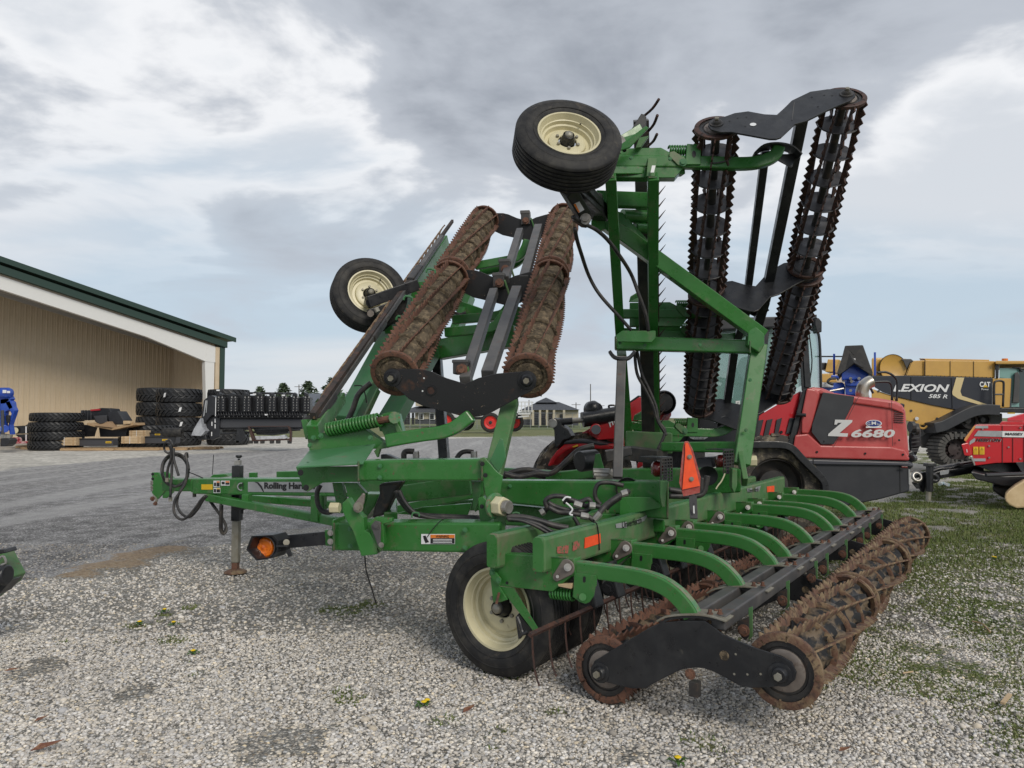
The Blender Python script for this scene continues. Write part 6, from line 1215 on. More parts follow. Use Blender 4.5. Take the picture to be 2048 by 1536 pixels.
# ------------------------------------------------------------------ far buildings, trees, poles, fence
hs_ = empty('grey_roofed_house', W(650, 842, 150), 'far building with a long grey roof behind the corn head', 'building')
part('wall', MB().prism([W(618, 847, 150), W(692, 847, 150), W(692, 812, 150), W(618, 812, 150)], Vector((0, 12, 0))), BEIGE, hs_)
part('roof', MB().add([W(614, 813, 149.5), W(696, 813, 149.5), W(696, 787, 156), W(616, 787, 156), W(614, 813, 163), W(696, 813, 163)], [(0, 1, 2, 3), (3, 2, 5, 4), (0, 3, 4), (1, 5, 2)]), GREYR, hs_)
def hip(nm, lab, x0, x1, ye, yr, yb, d, xr0, xr1, dep=14, wallx=None, wm=BEIGE):
    r = empty(nm, W((x0+x1)/2, yb, d), lab, 'building'); wx0, wx1 = wallx or (x0+3, x1-3)
    part('wall', MB().prism([W(wx0, yb, d+1), W(wx1, yb, d+1), W(wx1, ye, d+1), W(wx0, ye, d+1)], Vector((0, dep-2, 0))), wm, r)
    part('wainscot', MB().prism([W(wx0, yb, d+.95), W(wx1, yb, d+.95), W(wx1, (yb*2+ye)/3-2, d+.95), W(wx0, (yb*2+ye)/3-2, d+.95)], Vector((0, .05, 0))), DKW, r)
    a, b = W(x0, ye, d), W(x1, ye, d); c_, e = W(xr0, yr, d+dep/2), W(xr1, yr, d+dep/2); B1, B2 = a+Vector((0, dep, 0)), b+Vector((0, dep, 0))
    part('roof', MB().add([a, b, B2, B1, c_, e], [(0, 1, 5, 4), (1, 2, 5), (2, 3, 4, 5), (3, 0, 4), (0, 3, 2, 1)]), DARKR, r); return r
pv = hip('pavilion', 'dark roofed pavilion with cupola and open fronted porch behind the fence', 1040, 1160, 820, 804, 851, 120, 1075, 1118)
part('cupola_roof', MB().add([W(1070, 805, 125), W(1114, 805, 125), W(1114, 805, 129), W(1070, 805, 129), W(1092, 795, 127)], [(0, 1, 4), (1, 2, 4), (2, 3, 4), (3, 0, 4), (0, 3, 2, 1)]), DARKR, pv)
for x in (1066, 1080, 1094, 1108, 1128): part('porch_post', MB().beam(W(x, 851, 119.5), W(x, 820, 119.5), .35, .35), BEIGE, pv)
for x in (1072, 1086, 1100): part('dark_opening', MB().prism([W(x-5, 850, 120.8), W(x+5, 850, 120.8), W(x+5, 824, 120.8), W(x-5, 824, 120.8)], Vector((0, .1, 0))), GLSD, pv)
part('window', MB().box(W(1124, 834, 120.8), .7, .1, .9), GLSD, pv)
p2 = hip('club_house', 'dark roofed building with tan gable wall and veranda on posts', 800, 905, 824, 813, 848, 118, 832, 880, wallx=(830, 900)); part('gable_wall', MB().prism([W(831, 812, 122), W(880, 812, 122), W(880, 775, 122), W(831, 790, 122)], Vector((0, 6, 0))), BEIGE, p2)
for x in (811, 817, 826): part('veranda_post', MB().beam(W(x, 849, 117.5), W(x, 824, 117.5), .4, .4), BLACK, p2)
for x in (842, 864): w__ = part('window', MB().box(W(x, 833, 118.8), .9, .1, 1.0), WHITE, p2); part('pane', MB().box(W(x, 833, 118.7), .6, .1, .75), GLSD, w__)
LEAFC = mat('conifer_foliage', (.045, .075, .04), .8, (.085, .12, .06), 1.2, .4, .65); BARK = mat('tree_bark', (.12, .08, .05), .9)
def conifer(px, pyt, pyb, d, wpx, lab, bare=False):
    b = W(px, pyb, d); b.z = 0; H = W(px, pyt, d).z; w_ = wpx/FPX*d*.9; r = empty('pine_tree', b, lab, 'tree', 'trees beyond the yard'); part('trunk', MB().cyl(b, b+UP*H*.97, .22, 7, r2=.04), BARK, r)
    mb = MB(); rr = random.Random(px)
    lm = MB()
    for i in range(38):
        h_ = H*(.12+.8*rr.random()); a = rr.random()*6.28; l = w_*(1-h_/H)**.8*(.7+.3*rr.random()); tip = b+UP*(h_+.3)+Vector((math.cos(a), math.sin(a), 0))*l; lm.cyl(b+UP*h_, tip, .06, 4, r2=.02)
    part('limbs', lm, BARK, r)
    for i in range(1500 if not bare else 500):
        h_ = H*(.10+.9*rr.random()**1.1); R__ = w_*min(1, ((1-h_/H)*2.6+.06))**.85; a = rr.random()*6.28; l = R__*rr.random()**.45*(.8+.3*math.sin(a*3+h_)); c_ = b+UP*h_+Vector((math.cos(a)*l, math.sin(a)*l, 0)); s_ = .35+.5*rr.random()
        v = [Vector((rr.uniform(-1, 1), rr.uniform(-1, 1), rr.uniform(-.6, .7)))*s_ for _ in range(3)]; mb.add([c_+x for x in v], [(0, 1, 2)])
    part('crown', mb, LEAFC, r)
conifer(519, 775, 840, 190, 20, 'small conifer furthest left above the corn head'); conifer(566, 768, 840, 185, 28, 'conifer in the middle above the corn head'); conifer(616, 764, 840, 185, 30, 'broad conifer above the right end of the corn head'); conifer(664, 756, 845, 150, 40, 'sparse dark conifer behind the harrow bar', True)
def upole(px, pyt, d, lab, arm=True):
    b = W(px, 840, d); b.z = 0; t = W(px, pyt, d); r = empty('utility_pole', b, lab, 'pole', 'far utility poles'); part('shaft', MB().cyl(b, t, .17*d/200, 7, r2=.12*d/200), mat('weathered_pole', (.13, .12, .11), .9) if 'weathered_pole' not in bpy.data.materials else bpy.data.materials['weathered_pole'], r)
    if arm: a = .0038*d*1.6; part('crossarm', MB().box(t-UP*.6*d/200, a*2, .15, .14*d/200), bpy.data.materials['weathered_pole'], r)
upole(598, 769, 210, 'utility pole with crossarm between two conifers'); upole(1152, 805, 330, 'utility pole left of the tall bare pole'); upole(1200, 807, 340, 'utility pole right of the tall bare pole'); upole(1181, 768, 110, 'tall bare pole rising behind the pavilion', False)
upole(1058, 800, 300, 'utility pole behind the white machine')
fn = empty('chain_link_fence', W(1000, 856, 96), 'thin chain link fence on round posts along the far grass', 'fence')
FM = mat('fence_wire', (.3, .31, .32), .5, metal=.4)
A_, B_ = G(800, 859), G(1240, 856)
for i in range(26):
    p = A_.lerp(B_, i/25); part('post', MB().cyl(p, p+UP*2.3, .045, 6), FM, fn)
part('top_rail', MB().cyl(A_+UP*2.25, B_+UP*2.25, .03, 6), FM, fn)
wr = MB()
for i in range(9): wr.cyl(A_+UP*(.25*i+.1), B_+UP*(.25*i+.1), .006, 4)
part('wire_mesh', wr, FM, fn)
gb = part('grass_verge', MB().prism([G(780, 862), G(1300, 858), G(1300, 850), G(780, 850)], UP*.02), mat('verge_grass', (.085, .12, .035), .9, (.13, .145, .06), .4, .4, .65)); setp(gb, 'mown grass verge beyond the yard', kind='structure')
# ------------------------------------------------------------------ far sprayer with red wheels
sprw = empty('white_sprayer', G(950, 866), 'far white self propelled sprayer with red wheel rims', 'sprayer'); REDP = mat('red_paint', (.50, .012, .018), .3, (.45, .015, .02), 4, coat=.3); RIMR = mat('red_rim_paint', (.62, .035, .03), .4)
def simplewheel(C_, ax, R, w_, rr, par, rim, nm='wheel', lug=20):
    C_ = Vector(C_); ax = Vector(ax).normalized(); e_ = bpy.data.objects.new(nm, None); COL.objects.link(e_); e_.matrix_basis = Matrix.Translation(C_); WMAT[e_.name] = Matrix.Translation(C_); parent(e_, par)
    h = w_/2; mb = MB(); mb.lathe([(rr, h*.7), (rr+.02, h*.9), (R*.8, h), (R*.96, h*.85), (R*.96, -h*.85), (R*.8, -h), (rr, -h*.9)], C_, ax, 40)
    a1_ = ax.orthogonal().normalized(); a2_ = ax.cross(a1_)
    for k in range(lug):
        for s in (-1, 1):
            t0_ = 2*math.pi*(k+(.5 if s > 0 else 0))/lug; dt = 2*math.pi/lug*.42; f_ = lambda t, r, z: C_+ax*z+(a1_*math.cos(t)+a2_*math.sin(t))*r
            sk = dt*1.4
            vs = [f_(t0_, R*.94, s*h*.02), f_(t0_+dt, R*.94, s*h*.02), f_(t0_+dt+sk, R*.93, s*h*.95), f_(t0_+sk, R*.93, s*h*.95), f_(t0_, R, s*h*.02), f_(t0_+dt, R, s*h*.02), f_(t0_+dt+sk, R*.985, s*h*.9), f_(t0_+sk, R*.985, s*h*.9)]
            mb.add(vs, [(4, 5, 6, 7), (0, 1, 5, 4), (1, 2, 6, 5), (2, 3, 7, 6), (3, 0, 4, 7)])
    part('tyre', mb, RUBBER, e_, flat=False, auto=True)
    part('rim', MB().lathe([(rr+.01, h*.75), (rr-.01, h*.8), (rr*.92, h*.45), (rr*.62, h*.25), (rr*.55, h*.5), (rr*.3, h*.5), (.001, h*.5)], C_, ax, 32), rim, e_, flat=False, auto=True)
    part('hub', MB().lathe([(rr*.28, h*.5), (rr*.25, h*.85), (.001, h*.9)], C_, ax, 16), BLACK_W, e_, flat=False, auto=True); return e_
sd_ = 76
for x, y in ((891, 843), (981, 845)): c_ = W(x, y, sd_); simplewheel(c_, (0, -1, 0), 1.03, .5, .66, sprw, RIMR)
for x, y in ((930, 842), (1028, 844)): c_ = W(x, y, sd_+2.4); simplewheel(c_, (0, -1, 0), 1.03, .5, .66, sprw, RIMR)
WP = mat('white_machine_paint', (.62, .63, .64), .4)
part('tank_body', MB().prism([W(x, y, sd_+.4) for x, y in ((985, 806), (1030, 800), (1035, 832), (900, 836), (890, 815))], Vector((0, 1.8, 0))), WP, sprw, bev=.05); part('chassis', MB().prism([W(x, y, sd_+.6) for x, y in ((880, 830), (1040, 828), (1040, 838), (880, 840))], Vector((0, 1.4, 0))), BLACK, sprw)
for i in range(5): part('rail_post', MB().beam(W(1036+i*7, 803, sd_), W(1036+i*7, 824, sd_), .1, .1), WP, sprw)
for y in (804, 812, 822): part('rail', MB().beam(W(1034, y, sd_), W(1064, y, sd_), .09, .09), WP, sprw)
part('ladder', MB().prism([W(x, y, sd_+.1) for x, y in ((1036, 824), (1062, 824), (1060, 829), (1036, 829))], Vector((0, 1, 0))), WP, sprw); part('boom', MB().beam(W(1036, 834, sd_), W(1058, 832, sd_), .12, .12), WP, sprw)
# ------------------------------------------------------------------ red wheel loader
RED = mat('bright_red_paint', (.52, .010, .018), .28, (.47, .012, .02), 3, coat=.4); REDF = mat('faded_red_paint', (.43, .05, .05), .45, (.50, .10, .095), 2.2, .38, .68, col3=(.40, .03, .035), n3=5, lo3=.56, hi3=.75, coat=.1); CHAR = mat('charcoal_panel', (.022, .024, .030), .5, (.03, .032, .038), 3)
SIGN = mat('silver_lettering', (.60, .60, .60), .4)
LD = 9.75
ldr = empty('wheel_loader', G(1600, 1077), 'red and charcoal wheel loader marked Z6680 standing behind the harrow', 'loader')
def lp(nm, c, pts, d=LD, dep=.3, m=RED, bev=.01, par=None): return part(nm, MB().prism([Wq(c, x, y, d) for x, y in pts], Vector((.52*dep, dep, 0))), m, par or ldr, bev=bev)
hood = lp('hood', 'K', [(1062, 588), (1165, 598), (1228, 632), (1440, 664), (1600, 676), (1730, 700), (1785, 725), (1808, 775), (1838, 1145), (1020, 1128), (946, 1045), (985, 900), (1010, 770)], LD, 1.7, REDF, .05)
lp('hood_skirt', 'K', [(960, 960), (1060, 950), (1160, 1040), (1700, 1050), (1800, 1075), (1838, 1140), (1836, 1158), (1020, 1136), (946, 1047)], LD-.05, .1, REDF, .02, hood)
lp('hood_shoulder', 'K', [(1120, 640), (1160, 606), (1228, 636), (1440, 668), (1725, 705), (1780, 735), (1798, 800), (1700, 760), (1400, 715), (1180, 650)], LD-.035, .06, REDF, .02, hood)
lp('hood_front_rib', 'K', [(1050, 600), (1120, 612), (1150, 640), (1092, 890), (1060, 950), (1010, 950), (1010, 800)], LD-.05, .08, REDF, .02, hood)
lp('dark_hood_panel', 'K', [(1175, 632), (1415, 664), (1405, 720), (1345, 838), (1290, 975), (1258, 1030), (1160, 1030), (1088, 940), (1092, 880)], LD-.062, .03, CHAR, .004, hood)
zf = lambda x, y: Wq('K', x, y, LD-.07)
lp('letter_Z', 'K', [(1268, 842), (1402, 845), (1398, 862), (1302, 945), (1368, 948), (1362, 973), (1212, 968), (1218, 950), (1318, 866), (1290, 866), (1280, 880), (1262, 880)], LD-.075, .006, SIGN, 0, hood)
text('model_number', '6680', zf(1388, 978), zf(1722, 980)-zf(1388, 978), zf(1395, 915)-zf(1388, 978), SIGN, hood, bold=.035, shear=.12, ext=.006)
ov = [Wq('K', 1565+62*math.cos(t), 872+28*math.sin(t), LD-.075) for t in np.linspace(0, 2*math.pi, 28, endpoint=False)]; part('oval_emblem', MB().prism(ov, Vector((0, .004, 0))), WHITE, hood)
ov = [Wq('K', 1565+55*math.cos(t), 872+23*math.sin(t), LD-.079) for t in np.linspace(0, 2*math.pi, 28, endpoint=False)]; part('oval_emblem_field', MB().prism(ov, Vector((0, .003, 0))), mat('emblem_blue', (.01, .03, .2), .4), hood)
e_ = lambda x, y: Wq('K', x, y, LD-.083); text('emblem_letter', 'M', e_(1548, 882), e_(1582, 882)-e_(1548, 882), e_(1548, 856)-e_(1548, 882), WHITE, hood, bold=.02); text('emblem_letters', 'G', e_(1516, 884), e_(1538, 884)-e_(1516, 884), e_(1516, 864)-e_(1516, 884), WHITE, hood); text('emblem_letters', 'Inc', e_(1590, 884), e_(1614, 884)-e_(1590, 884), e_(1590, 868)-e_(1590, 884), WHITE, hood)
lp('emblem_bar', 'K', [(1505, 894), (1625, 894), (1625, 905), (1505, 905)], LD-.078, .004, WHITE, 0, hood)
lp('rear_body', 'K', [(985, 1135), (1160, 1140), (1835, 1163), (1868, 1185), (1868, 1205), (1842, 1222), (1838, 1392), (1630, 1450), (1380, 1500), (1250, 1530), (1150, 1400), (1140, 1310), (1060, 1200)], LD-.02, 1.8, CHAR, .02)
lp('body_ledge', 'K', [(1030, 1150), (1830, 1172), (1866, 1188), (1866, 1206), (1760, 1195), (1062, 1185)], LD-.06, .05, mat('charcoal_ledge', (.05, .052, .065), .4), .01); lp('body_seam', 'K', [(1764, 1168), (1768, 1168), (1772, 1400), (1768, 1402)], LD-.026, .01, INK, 0); lp('reflector_tape', 'K', [(1832, 1225), (1842, 1222), (1840, 1340), (1834, 1340)], LD-.03, .01, SILVER, 0)
fd = smooth([Wq('K', x, y, LD+.1) for x, y in ((560, 1032), (700, 1030), (830, 1034), (900, 1062), (970, 1135), (1050, 1215), (1115, 1280), (1142, 1330), (1146, 1385))], 4)
part('fender', MB().sweep(fd, .35, .07, (0, 1, 0)), CHAR, ldr, bev=.01); part('fender_lip', MB().sweep([p-Vector((0, .2, 0)) for p in fd], .03, .09, (0, 1, 0)), BLACK, ldr, bev=.008)
sp_ = lp('side_panel', 'K', [(650, 838), (700, 800), (1000, 622), (992, 700), (905, 1030), (570, 985), (600, 855)], LD+.05, .3, RED, .01)
for pts in (((608, 850), (645, 842), (612, 980), (580, 975)), ((665, 850), (718, 842), (685, 975), (635, 978)), ((745, 845), (788, 835), (755, 965), (718, 970)), ((820, 842), (860, 828), (830, 955), (800, 960)), ((920, 830), (1100, 822), (1075, 940), (890, 950))): lp('vent_slot', 'K', pts, LD+.03, .03, CHAR, .003, sp_)
for x, y in ((918, 680), (855, 938), (612, 932)): part('panel_latch', MB().cyl(Wq('K', x, y, LD+.045), Wq('K', x, y, LD+.03), .02, 14), INK, sp_)
lp('cab_rear_pillar', 'K', [(1018, 610), (1060, 590), (1010, 800), (960, 1000), (950, 1050), (905, 1030), (990, 720)], LD-.02, .25, BLACK, .01); lp('cab_upper_pillar', 'K', [(1010, 150), (1050, 160), (1062, 600), (1010, 620), (1000, 400)], LD-.02, .2, BLACK, .01); hd = part('door_handle', MB().cyl(Wq('K', 970, 805, LD-.06), Wq('K', 1045, 808, LD-.10), .025, 10), BLACK, ldr, bev=.005)
# cab
cab = bpy.data.objects.new('cab', None); COL.objects.link(cab); cab.matrix_basis = Matrix.Identity(4); parent(cab, ldr)
def cb_(nm, x0, y0, x1, y1, w_, m=BLACK, d=LD, d2=None): return part(nm, MB().beam(W(x0, y0, d), W(x1, y1, d2 or d), w_, w_, up=Vector((0, 1, 0))), m, cab, bev=.006)
part('roof', MB().prism([W(x, y, LD-.1) for x, y in ((1405, 650), (1420, 636), (1600, 632), (1622, 640), (1622, 652), (1405, 662))], Vector((0, 1.75, 0))), CHAR, cab, bev=.02)
cb_('front_pillar', 1425, 650, 1388, 880, .07); cb_('door_post', 1532, 645, 1505, 870, .09); cb_('rear_post', 1606, 645, 1614, 775, .08); cb_('far_post', 1440, 650, 1400, 860, .06, d=LD+1.5); cb_('far_post', 1600, 645, 1612, 800, .07, d=LD+1.5); cb_('far_post', 1540, 645, 1520, 850, .07, d=LD+1.5)
part('door_glass', MB().prism([W(x, y, LD+.02) for x, y in ((1426, 655), (1530, 652), (1508, 800), (1396, 840))], Vector((0, .01, 0))), GLS, cab); part('side_glass', MB().prism([W(x, y, LD+.02) for x, y in ((1534, 650), (1602, 650), (1606, 770), (1520, 810))], Vector((0, .01, 0))), GLS, cab)
part('far_glass', MB().prism([W(x, y, LD+1.5) for x, y in ((1430, 655), (1602, 652), (1606, 790), (1400, 800))], Vector((0, .01, 0))), GLS, cab); part('rear_glass', MB().prism([W(1612, 655, LD+.1), W(1636, 668, LD+.1), W(1641, 775, LD+.1), W(1616, 778, LD+.1)], Vector((0, .01, 0))), GLS, cab); part('rear_glass_frame', MB().tube([W(1612, 655, LD+.08), W(1630, 660, LD+.08), W(1639, 680, LD+.08), W(1642, 775, LD+.08)], .018, 6, 4), BLACK, cab)
part('lower_door', MB().prism([W(x, y, LD) for x, y in ((1396, 838), (1508, 800), (1500, 870), (1490, 905), (1372, 905), (1380, 870))], Vector((0, .1, 0))), CHAR, cab, bev=.01)
part('seat', MB().prism([W(x, y, LD+.7) for x, y in ((1490, 740), (1500, 712), (1520, 705), (1530, 740), (1525, 820), (1478, 830), (1485, 800))], Vector((0, .5, 0))), mat('blue_grey_seat', (.03, .05, .09), .8), cab, bev=.04)
stw = MB(); ringp = []
c_ = W(1452, 762, LD+.8)
for i in range(25): t = 2*math.pi*i/24; ringp.append(c_+Vector((.19*math.cos(t), .19*math.sin(t), -.045*math.cos(t))))
part('steering_wheel', stw.tube(ringp, .018, 7, 1), BLACK, cab, flat=False); part('steering_column', MB().cyl(c_, c_+Vector((-.15, 0, -.5)), .05, 8), BLACK, cab); part('console', MB().prism([W(x, y, LD+.4) for x, y in ((1410, 790), (1440, 770), (1470, 800), (1500, 810), (1500, 860), (1400, 870))], Vector((0, .6, 0))), BLACK, cab, bev=.02)
mr = part('mirror', MB().prism([W(x, y, LD-.5) for x, y in ((1629, 634), (1638, 636), (1644, 643), (1644, 664), (1634, 666), (1630, 650))], Vector((0, .12, 0))), BLACK, cab, bev=.01); part('mirror_arm', MB().tube([W(1612, 642, LD), W(1622, 636, LD-.3), W(1632, 638, LD-.5)], .02, 6, 3), BLACK, mr); part('mirror_arm', MB().tube([W(1612, 652, LD), W(1624, 660, LD-.3), W(1633, 662, LD-.5)], .015, 6, 3), BLACK, mr); part('work_light', MB().box(W(1622, 636, LD-.2), .1, .12, .07), BLACK, cab)
part('wiper', MB().tube([W(1618, 665, LD+.06), W(1624, 720, LD+.06), W(1620, 760, LD+.06)], .008, 6, 3), INK, cab)
lb2 = MB().prism([Wq('J', x, y, LD-.04) for x, y in ((1822, 195), (1862, 192), (1860, 235), (1822, 238))], Vector((0, .004, 0))); part('small_label', lb2, WHITE, cab); f_ = lambda x, y: Wq('J', x, y, LD-.05); text('label_letter', 'Y', f_(1834, 232), f_(1852, 232)-f_(1834, 232), f_(1834, 205)-f_(1834, 232), TRIM, cab)
f_ = lambda x, y: Wq('J', x, y, LD-.05); part('dealer_label', MB().prism([f_(1392, 510), f_(1562, 510), f_(1562, 535), f_(1530, 552), (f_(1425, 552)), f_(1392, 535)], Vector((0, .004, 0))), WHITE, cab)
text('dealer_lettering', 'REVOLUTION', f_(1396, 532)-Vector((0, .006, 0)), f_(1558, 532)-f_(1396, 532), f_(1396, 514)-f_(1396, 532), INK, cab, bold=.02); text('dealer_digits', '573-485-7282', f_(1432, 550)-Vector((0, .006, 0)), f_(1526, 550)-f_(1432, 550), f_(1432, 538)-f_(1432, 550), INK, cab)
# chassis, boom, front
lp('mid_frame', 'J', [(860, 480), (1400, 500), (1400, 830), (900, 830)], LD+.7, .8, BLACK); lp('lift_tower', 'J', [(1010, 150), (1060, 120), (1140, 130), (1155, 200), (1150, 330), (1060, 480), (1130, 500), (1140, 600), (1120, 700), (900, 830), (905, 780), (960, 700), (1010, 400)], LD+.3, .35, RED); lp('step_box', 'J', [(1250, 480), (1850, 470), (1870, 560), (1250, 570)], LD+.15, .5, CHAR); lp('battery_box', 'J', [(1460, 730), (1600, 720), (1600, 820), (1460, 825)], LD+.3, .4, mat('dull_grey_box', (.09, .095, .11), .6)); lp('yellow_label', 'J', [(968, 778), (1062, 782), (1062, 818), (968, 815)], LD+.27, .01, YELLOW, 0)
part('hose_reel', MB().lathe([(.001, 0), (.12, 0), (.15, .05), (.15, .45), (.12, .5)], W(1328, 805, LD+.2), (0, 1, 0), 30), BLACK, ldr, flat=False, auto=True); 
for k in range(5): part('reel_coil', MB().lathe([(.145, -.03), (.165, 0), (.145, .03)], W(1328, 805, LD+.22+k*.09), (0, 1, 0), 30), INK, ldr, flat=False)
lp('boom', 'J', [(455, 480), (480, 410), (530, 388), (570, 392), (920, 160), (1000, 150), (1000, 260), (760, 470), (700, 545), (540, 560), (460, 510)], LD-.1, .22, RED); lp('boom_edge', 'J', [(690, 300), (915, 140), (925, 165), (705, 315)], LD-.08, .2, BLACK); lp('boom_lower', 'J', [(280, 555), (480, 440), (560, 520), (780, 500), (790, 600), (420, 560)], LD+.05, .2, RED)
f_ = lambda x, y: Wq('J', x, y, LD-.11); text('boom_lettering', 'hi', f_(652, 442), f_(705, 400)-f_(652, 442), f_(635, 385)-f_(652, 442), WHITE, ldr, bold=.02)
part('boom_light', MB().cyl(Wq('J', 520, 460, LD-.12), Wq('J', 520, 460, LD-.22), .075, 20), RED, ldr, bev=.01); part('light_lens', MB().cyl(Wq('J', 522, 462, LD-.22), Wq('J', 522, 462, LD-.24), .06, 20), GLSD, ldr)
lp('tool_link', 'J', [(92, 395), (105, 365), (140, 352), (180, 370), (205, 420), (255, 460), (290, 525), (260, 550), (215, 560), (190, 600), (150, 640), (135, 600), (130, 470)], LD-.15, .14, BLACK)
part('link_pin', MB().cyl(Wq('J', 118, 403, LD-.16), Wq('J', 118, 403, LD-.20), .06, 18), STEEL, ldr, bev=.006); part('boom_ram', MB().cyl(Wq('J', 395, 370, LD-.1), Wq('J', 700, 320, LD-.05), .10, 18), BLACK, ldr, flat=False, auto=True); part('ram_rod', MB().cyl(Wq('J', 190, 388, LD-.1), Wq('J', 400, 372, LD-.1), .035, 12), STEEL, ldr); part('rod_end', MB().cyl(Wq('J', 160, 392, LD-.1), Wq('J', 300, 380, LD-.1), .045, 12), BLACK, ldr)
part('light_pod', MB().lathe([(.001, .1), (.09, .09), (.12, 0), (.1, -.08), (.001, -.1)], Wq('J', 495, 275, LD), (.6, -.8, -.1), 18), BLACK, ldr, flat=False); part('pod_hose', MB().tube([Wq('J', x, y, LD-.05) for x, y in ((530, 290), (570, 270), (600, 300), (650, 280), (640, 240), (700, 240), (690, 280))], .014, 6, 4), BLACK, ldr)
lp('front_fender', 'J', [(62, 805), (90, 740), (150, 660), (220, 600), (380, 570), (560, 590), (700, 600), (700, 650), (500, 640), (330, 625), (230, 665), (150, 730), (100, 800)], LD-.25, .7, RED, .03); lp('fender_top', 'J', [(205, 600), (240, 565), (340, 550), (480, 560), (640, 600), (560, 610), (380, 590)], LD-.27, .6, CHAR, .02); lp('fender_label', 'J', [(300, 620), (345, 600), (355, 615), (310, 628)], LD-.27, .01, YELLOW, 0)
MUDT = mat('muddy_loader_tyre', (.05, .045, .04), .8, (.20, .17, .12), 7, .48, .62, col3=(.35, .31, .24), n3=22, lo3=.6, hi3=.68, bump=.006)
for px, py, r in ((1165, 985, .70), (1540, 1000, .70)):
    w__ = simplewheel(W(px, 835+2368/(LD+.25)-r*FPX/(LD+.25), LD+.25), (0, -1, 0), r, .55, r*.5, ldr, BLACK_W, lug=18)
    for ch in w__.children:
        if ch.name.startswith('tyre'): ch.data.materials.clear(); ch.data.materials.append(MUDT)
part('exhaust_pipe', MB().tube([Wq('K', x, y, LD+.5) for x, y in ((1480, 675), (1475, 630), (1490, 585), (1520, 560), (1548, 548))], .085, 14, 6), mat('heat_tinted_steel', (.42, .36, .28), .3, (.5, .5, .48), 5, metal=.8), ldr, flat=False)
for pts in ([(1555, 555), (1650, 550), (1690, 560), (1705, 600), (1705, 695)], [(1590, 482), (1660, 478), (1720, 510), (1745, 560), (1740, 700)], [(1560, 640), (1550, 620), (1540, 600)]): part('handrail', MB().tube([Wq('K', x, y, LD+1.2) for x, y in pts], .018, 8, 5), BLACK, ldr, flat=False)
part('rear_bumper_post', MB().prism([W(x, y, LD+.2) for x, y in ((1815, 905), (1826, 900), (1832, 912), (1830, 920), (1816, 922))], Vector((0, .6, 0))), BLACK, ldr, bev=.02)
# ------------------------------------------------------------------ blue machine with the black chute
BD = 17.0
bm_ = empty('blue_spreader', G(1705, 974), 'blue machine with a black rubber discharge chute on top', 'spreader')
def bp2(nm, pts, m=BLUE, d=BD, dep=.6, bev=.02): return part(nm, MB().prism([Wq('L', x, y, d) for x, y in pts], Vector((.46*dep, dep, 0))), m, bm_, bev=bev)
bp2('chute_hood', [(165, 335), (262, 255), (375, 335), (375, 385), (165, 385)], BLUE, BD+.15, .9); bp2('housing', [(190, 385), (350, 385), (345, 440), (345, 500), (195, 500)], BLUE, BD+.2, .9); bp2('housing_fold', [(190, 388), (350, 388), (362, 400), (345, 430), (205, 430), (188, 405)], BLUE, BD+.1, .2)
RUBS = mat('black_rubber_sheet', (.02, .02, .021), .6, (.035, .034, .033), 8)
mb = MB(); a_, b_, c_, d_, e_, f__ = [Wq('L', x, y, BD+.05) for x, y in ((192, 120), (330, 115), (405, 325), (398, 385), (128, 380), (140, 318))]
cen, ap_ = Wq('L', 262, 205, BD-.1), Wq('L', 262, 258, BD-.12); bk = Vector((.46, 1.0, 0)); 
part('rubber_chute', MB().prism([a_, b_, c_, d_, Wq('L', 375, 340, BD+.05), ap_, Wq('L', 165, 335, BD+.05), e_, f__], bk), RUBS, bm_, bev=.02); part('chute_opening', MB().prism([Wq('L', x, y, BD-.01) for x, y in ((198, 124), (325, 120), (262, 195))], Vector((0, .05, 0))), INK, bm_)
part('chute_flap', MB().prism([Wq('L', x, y, BD-.03) for x, y in ((200, 125), (262, 200), (405, 330), (398, 345), (262, 262), (150, 340), (135, 330))], Vector((0, .03, 0))), RUBS, bm_); part('chute_tag', MB().prism([Wq('L', x, y, BD-.05) for x, y in ((248, 218), (272, 218), (272, 232), (248, 232))], Vector((0, .01, 0))), WHITE, bm_)
for x in (108, 422): bp2('upright', [(x-8, 170+12*(x < 200)), (x+8, 170+12*(x < 200)), (x+9, 350), (x-9, 350)], BLUE, BD+.3, .1, .005)
for x, y in ((235, 372), (300, 372), (235, 465), (300, 465), (242, 395)): part('bolt', MB().cyl(Wq('L', x, y, BD+.1), Wq('L', x, y, BD-.02), .035, 8), STEEL, bm_)
bp2('crossbar', [(85, 345), (130, 345), (150, 370), (85, 370)], BLUE); bp2('side_arm', [(70, 410), (170, 400), (190, 420), (190, 500), (70, 480)], BLUE, BD+.3); bp2('white_tank', [(0, 400), (80, 410), (105, 430), (100, 440), (0, 438)], WP, BD+.1, .6, .05); bp2('side_arm', [(0, 440), (150, 438), (155, 455), (70, 475), (0, 460)], BLUE, BD+.3); part('link_rod', MB().cyl(Wq('L', 75, 470, BD), Wq('L', 180, 450, BD), .025, 8), STEEL, bm_); bp2('right_arm', [(350, 385), (400, 395), (395, 420), (350, 430)], BLUE, BD+.3); part('hose', MB().tube([Wq('L', x, y, BD) for x, y in ((100, 420), (60, 400), (80, 375), (120, 372))], .03, 6, 4), HOSE, bm_, flat=False)
bp2('lower_body', [(60, 500), (380, 500), (380, 800), (60, 800)], BLUE, BD+.5, 1.2); part('axle_wheel', MB().cyl(W(1700, 930, BD+.4), W(1700, 930, BD+1.2), .55, 20), RUBBER, bm_)
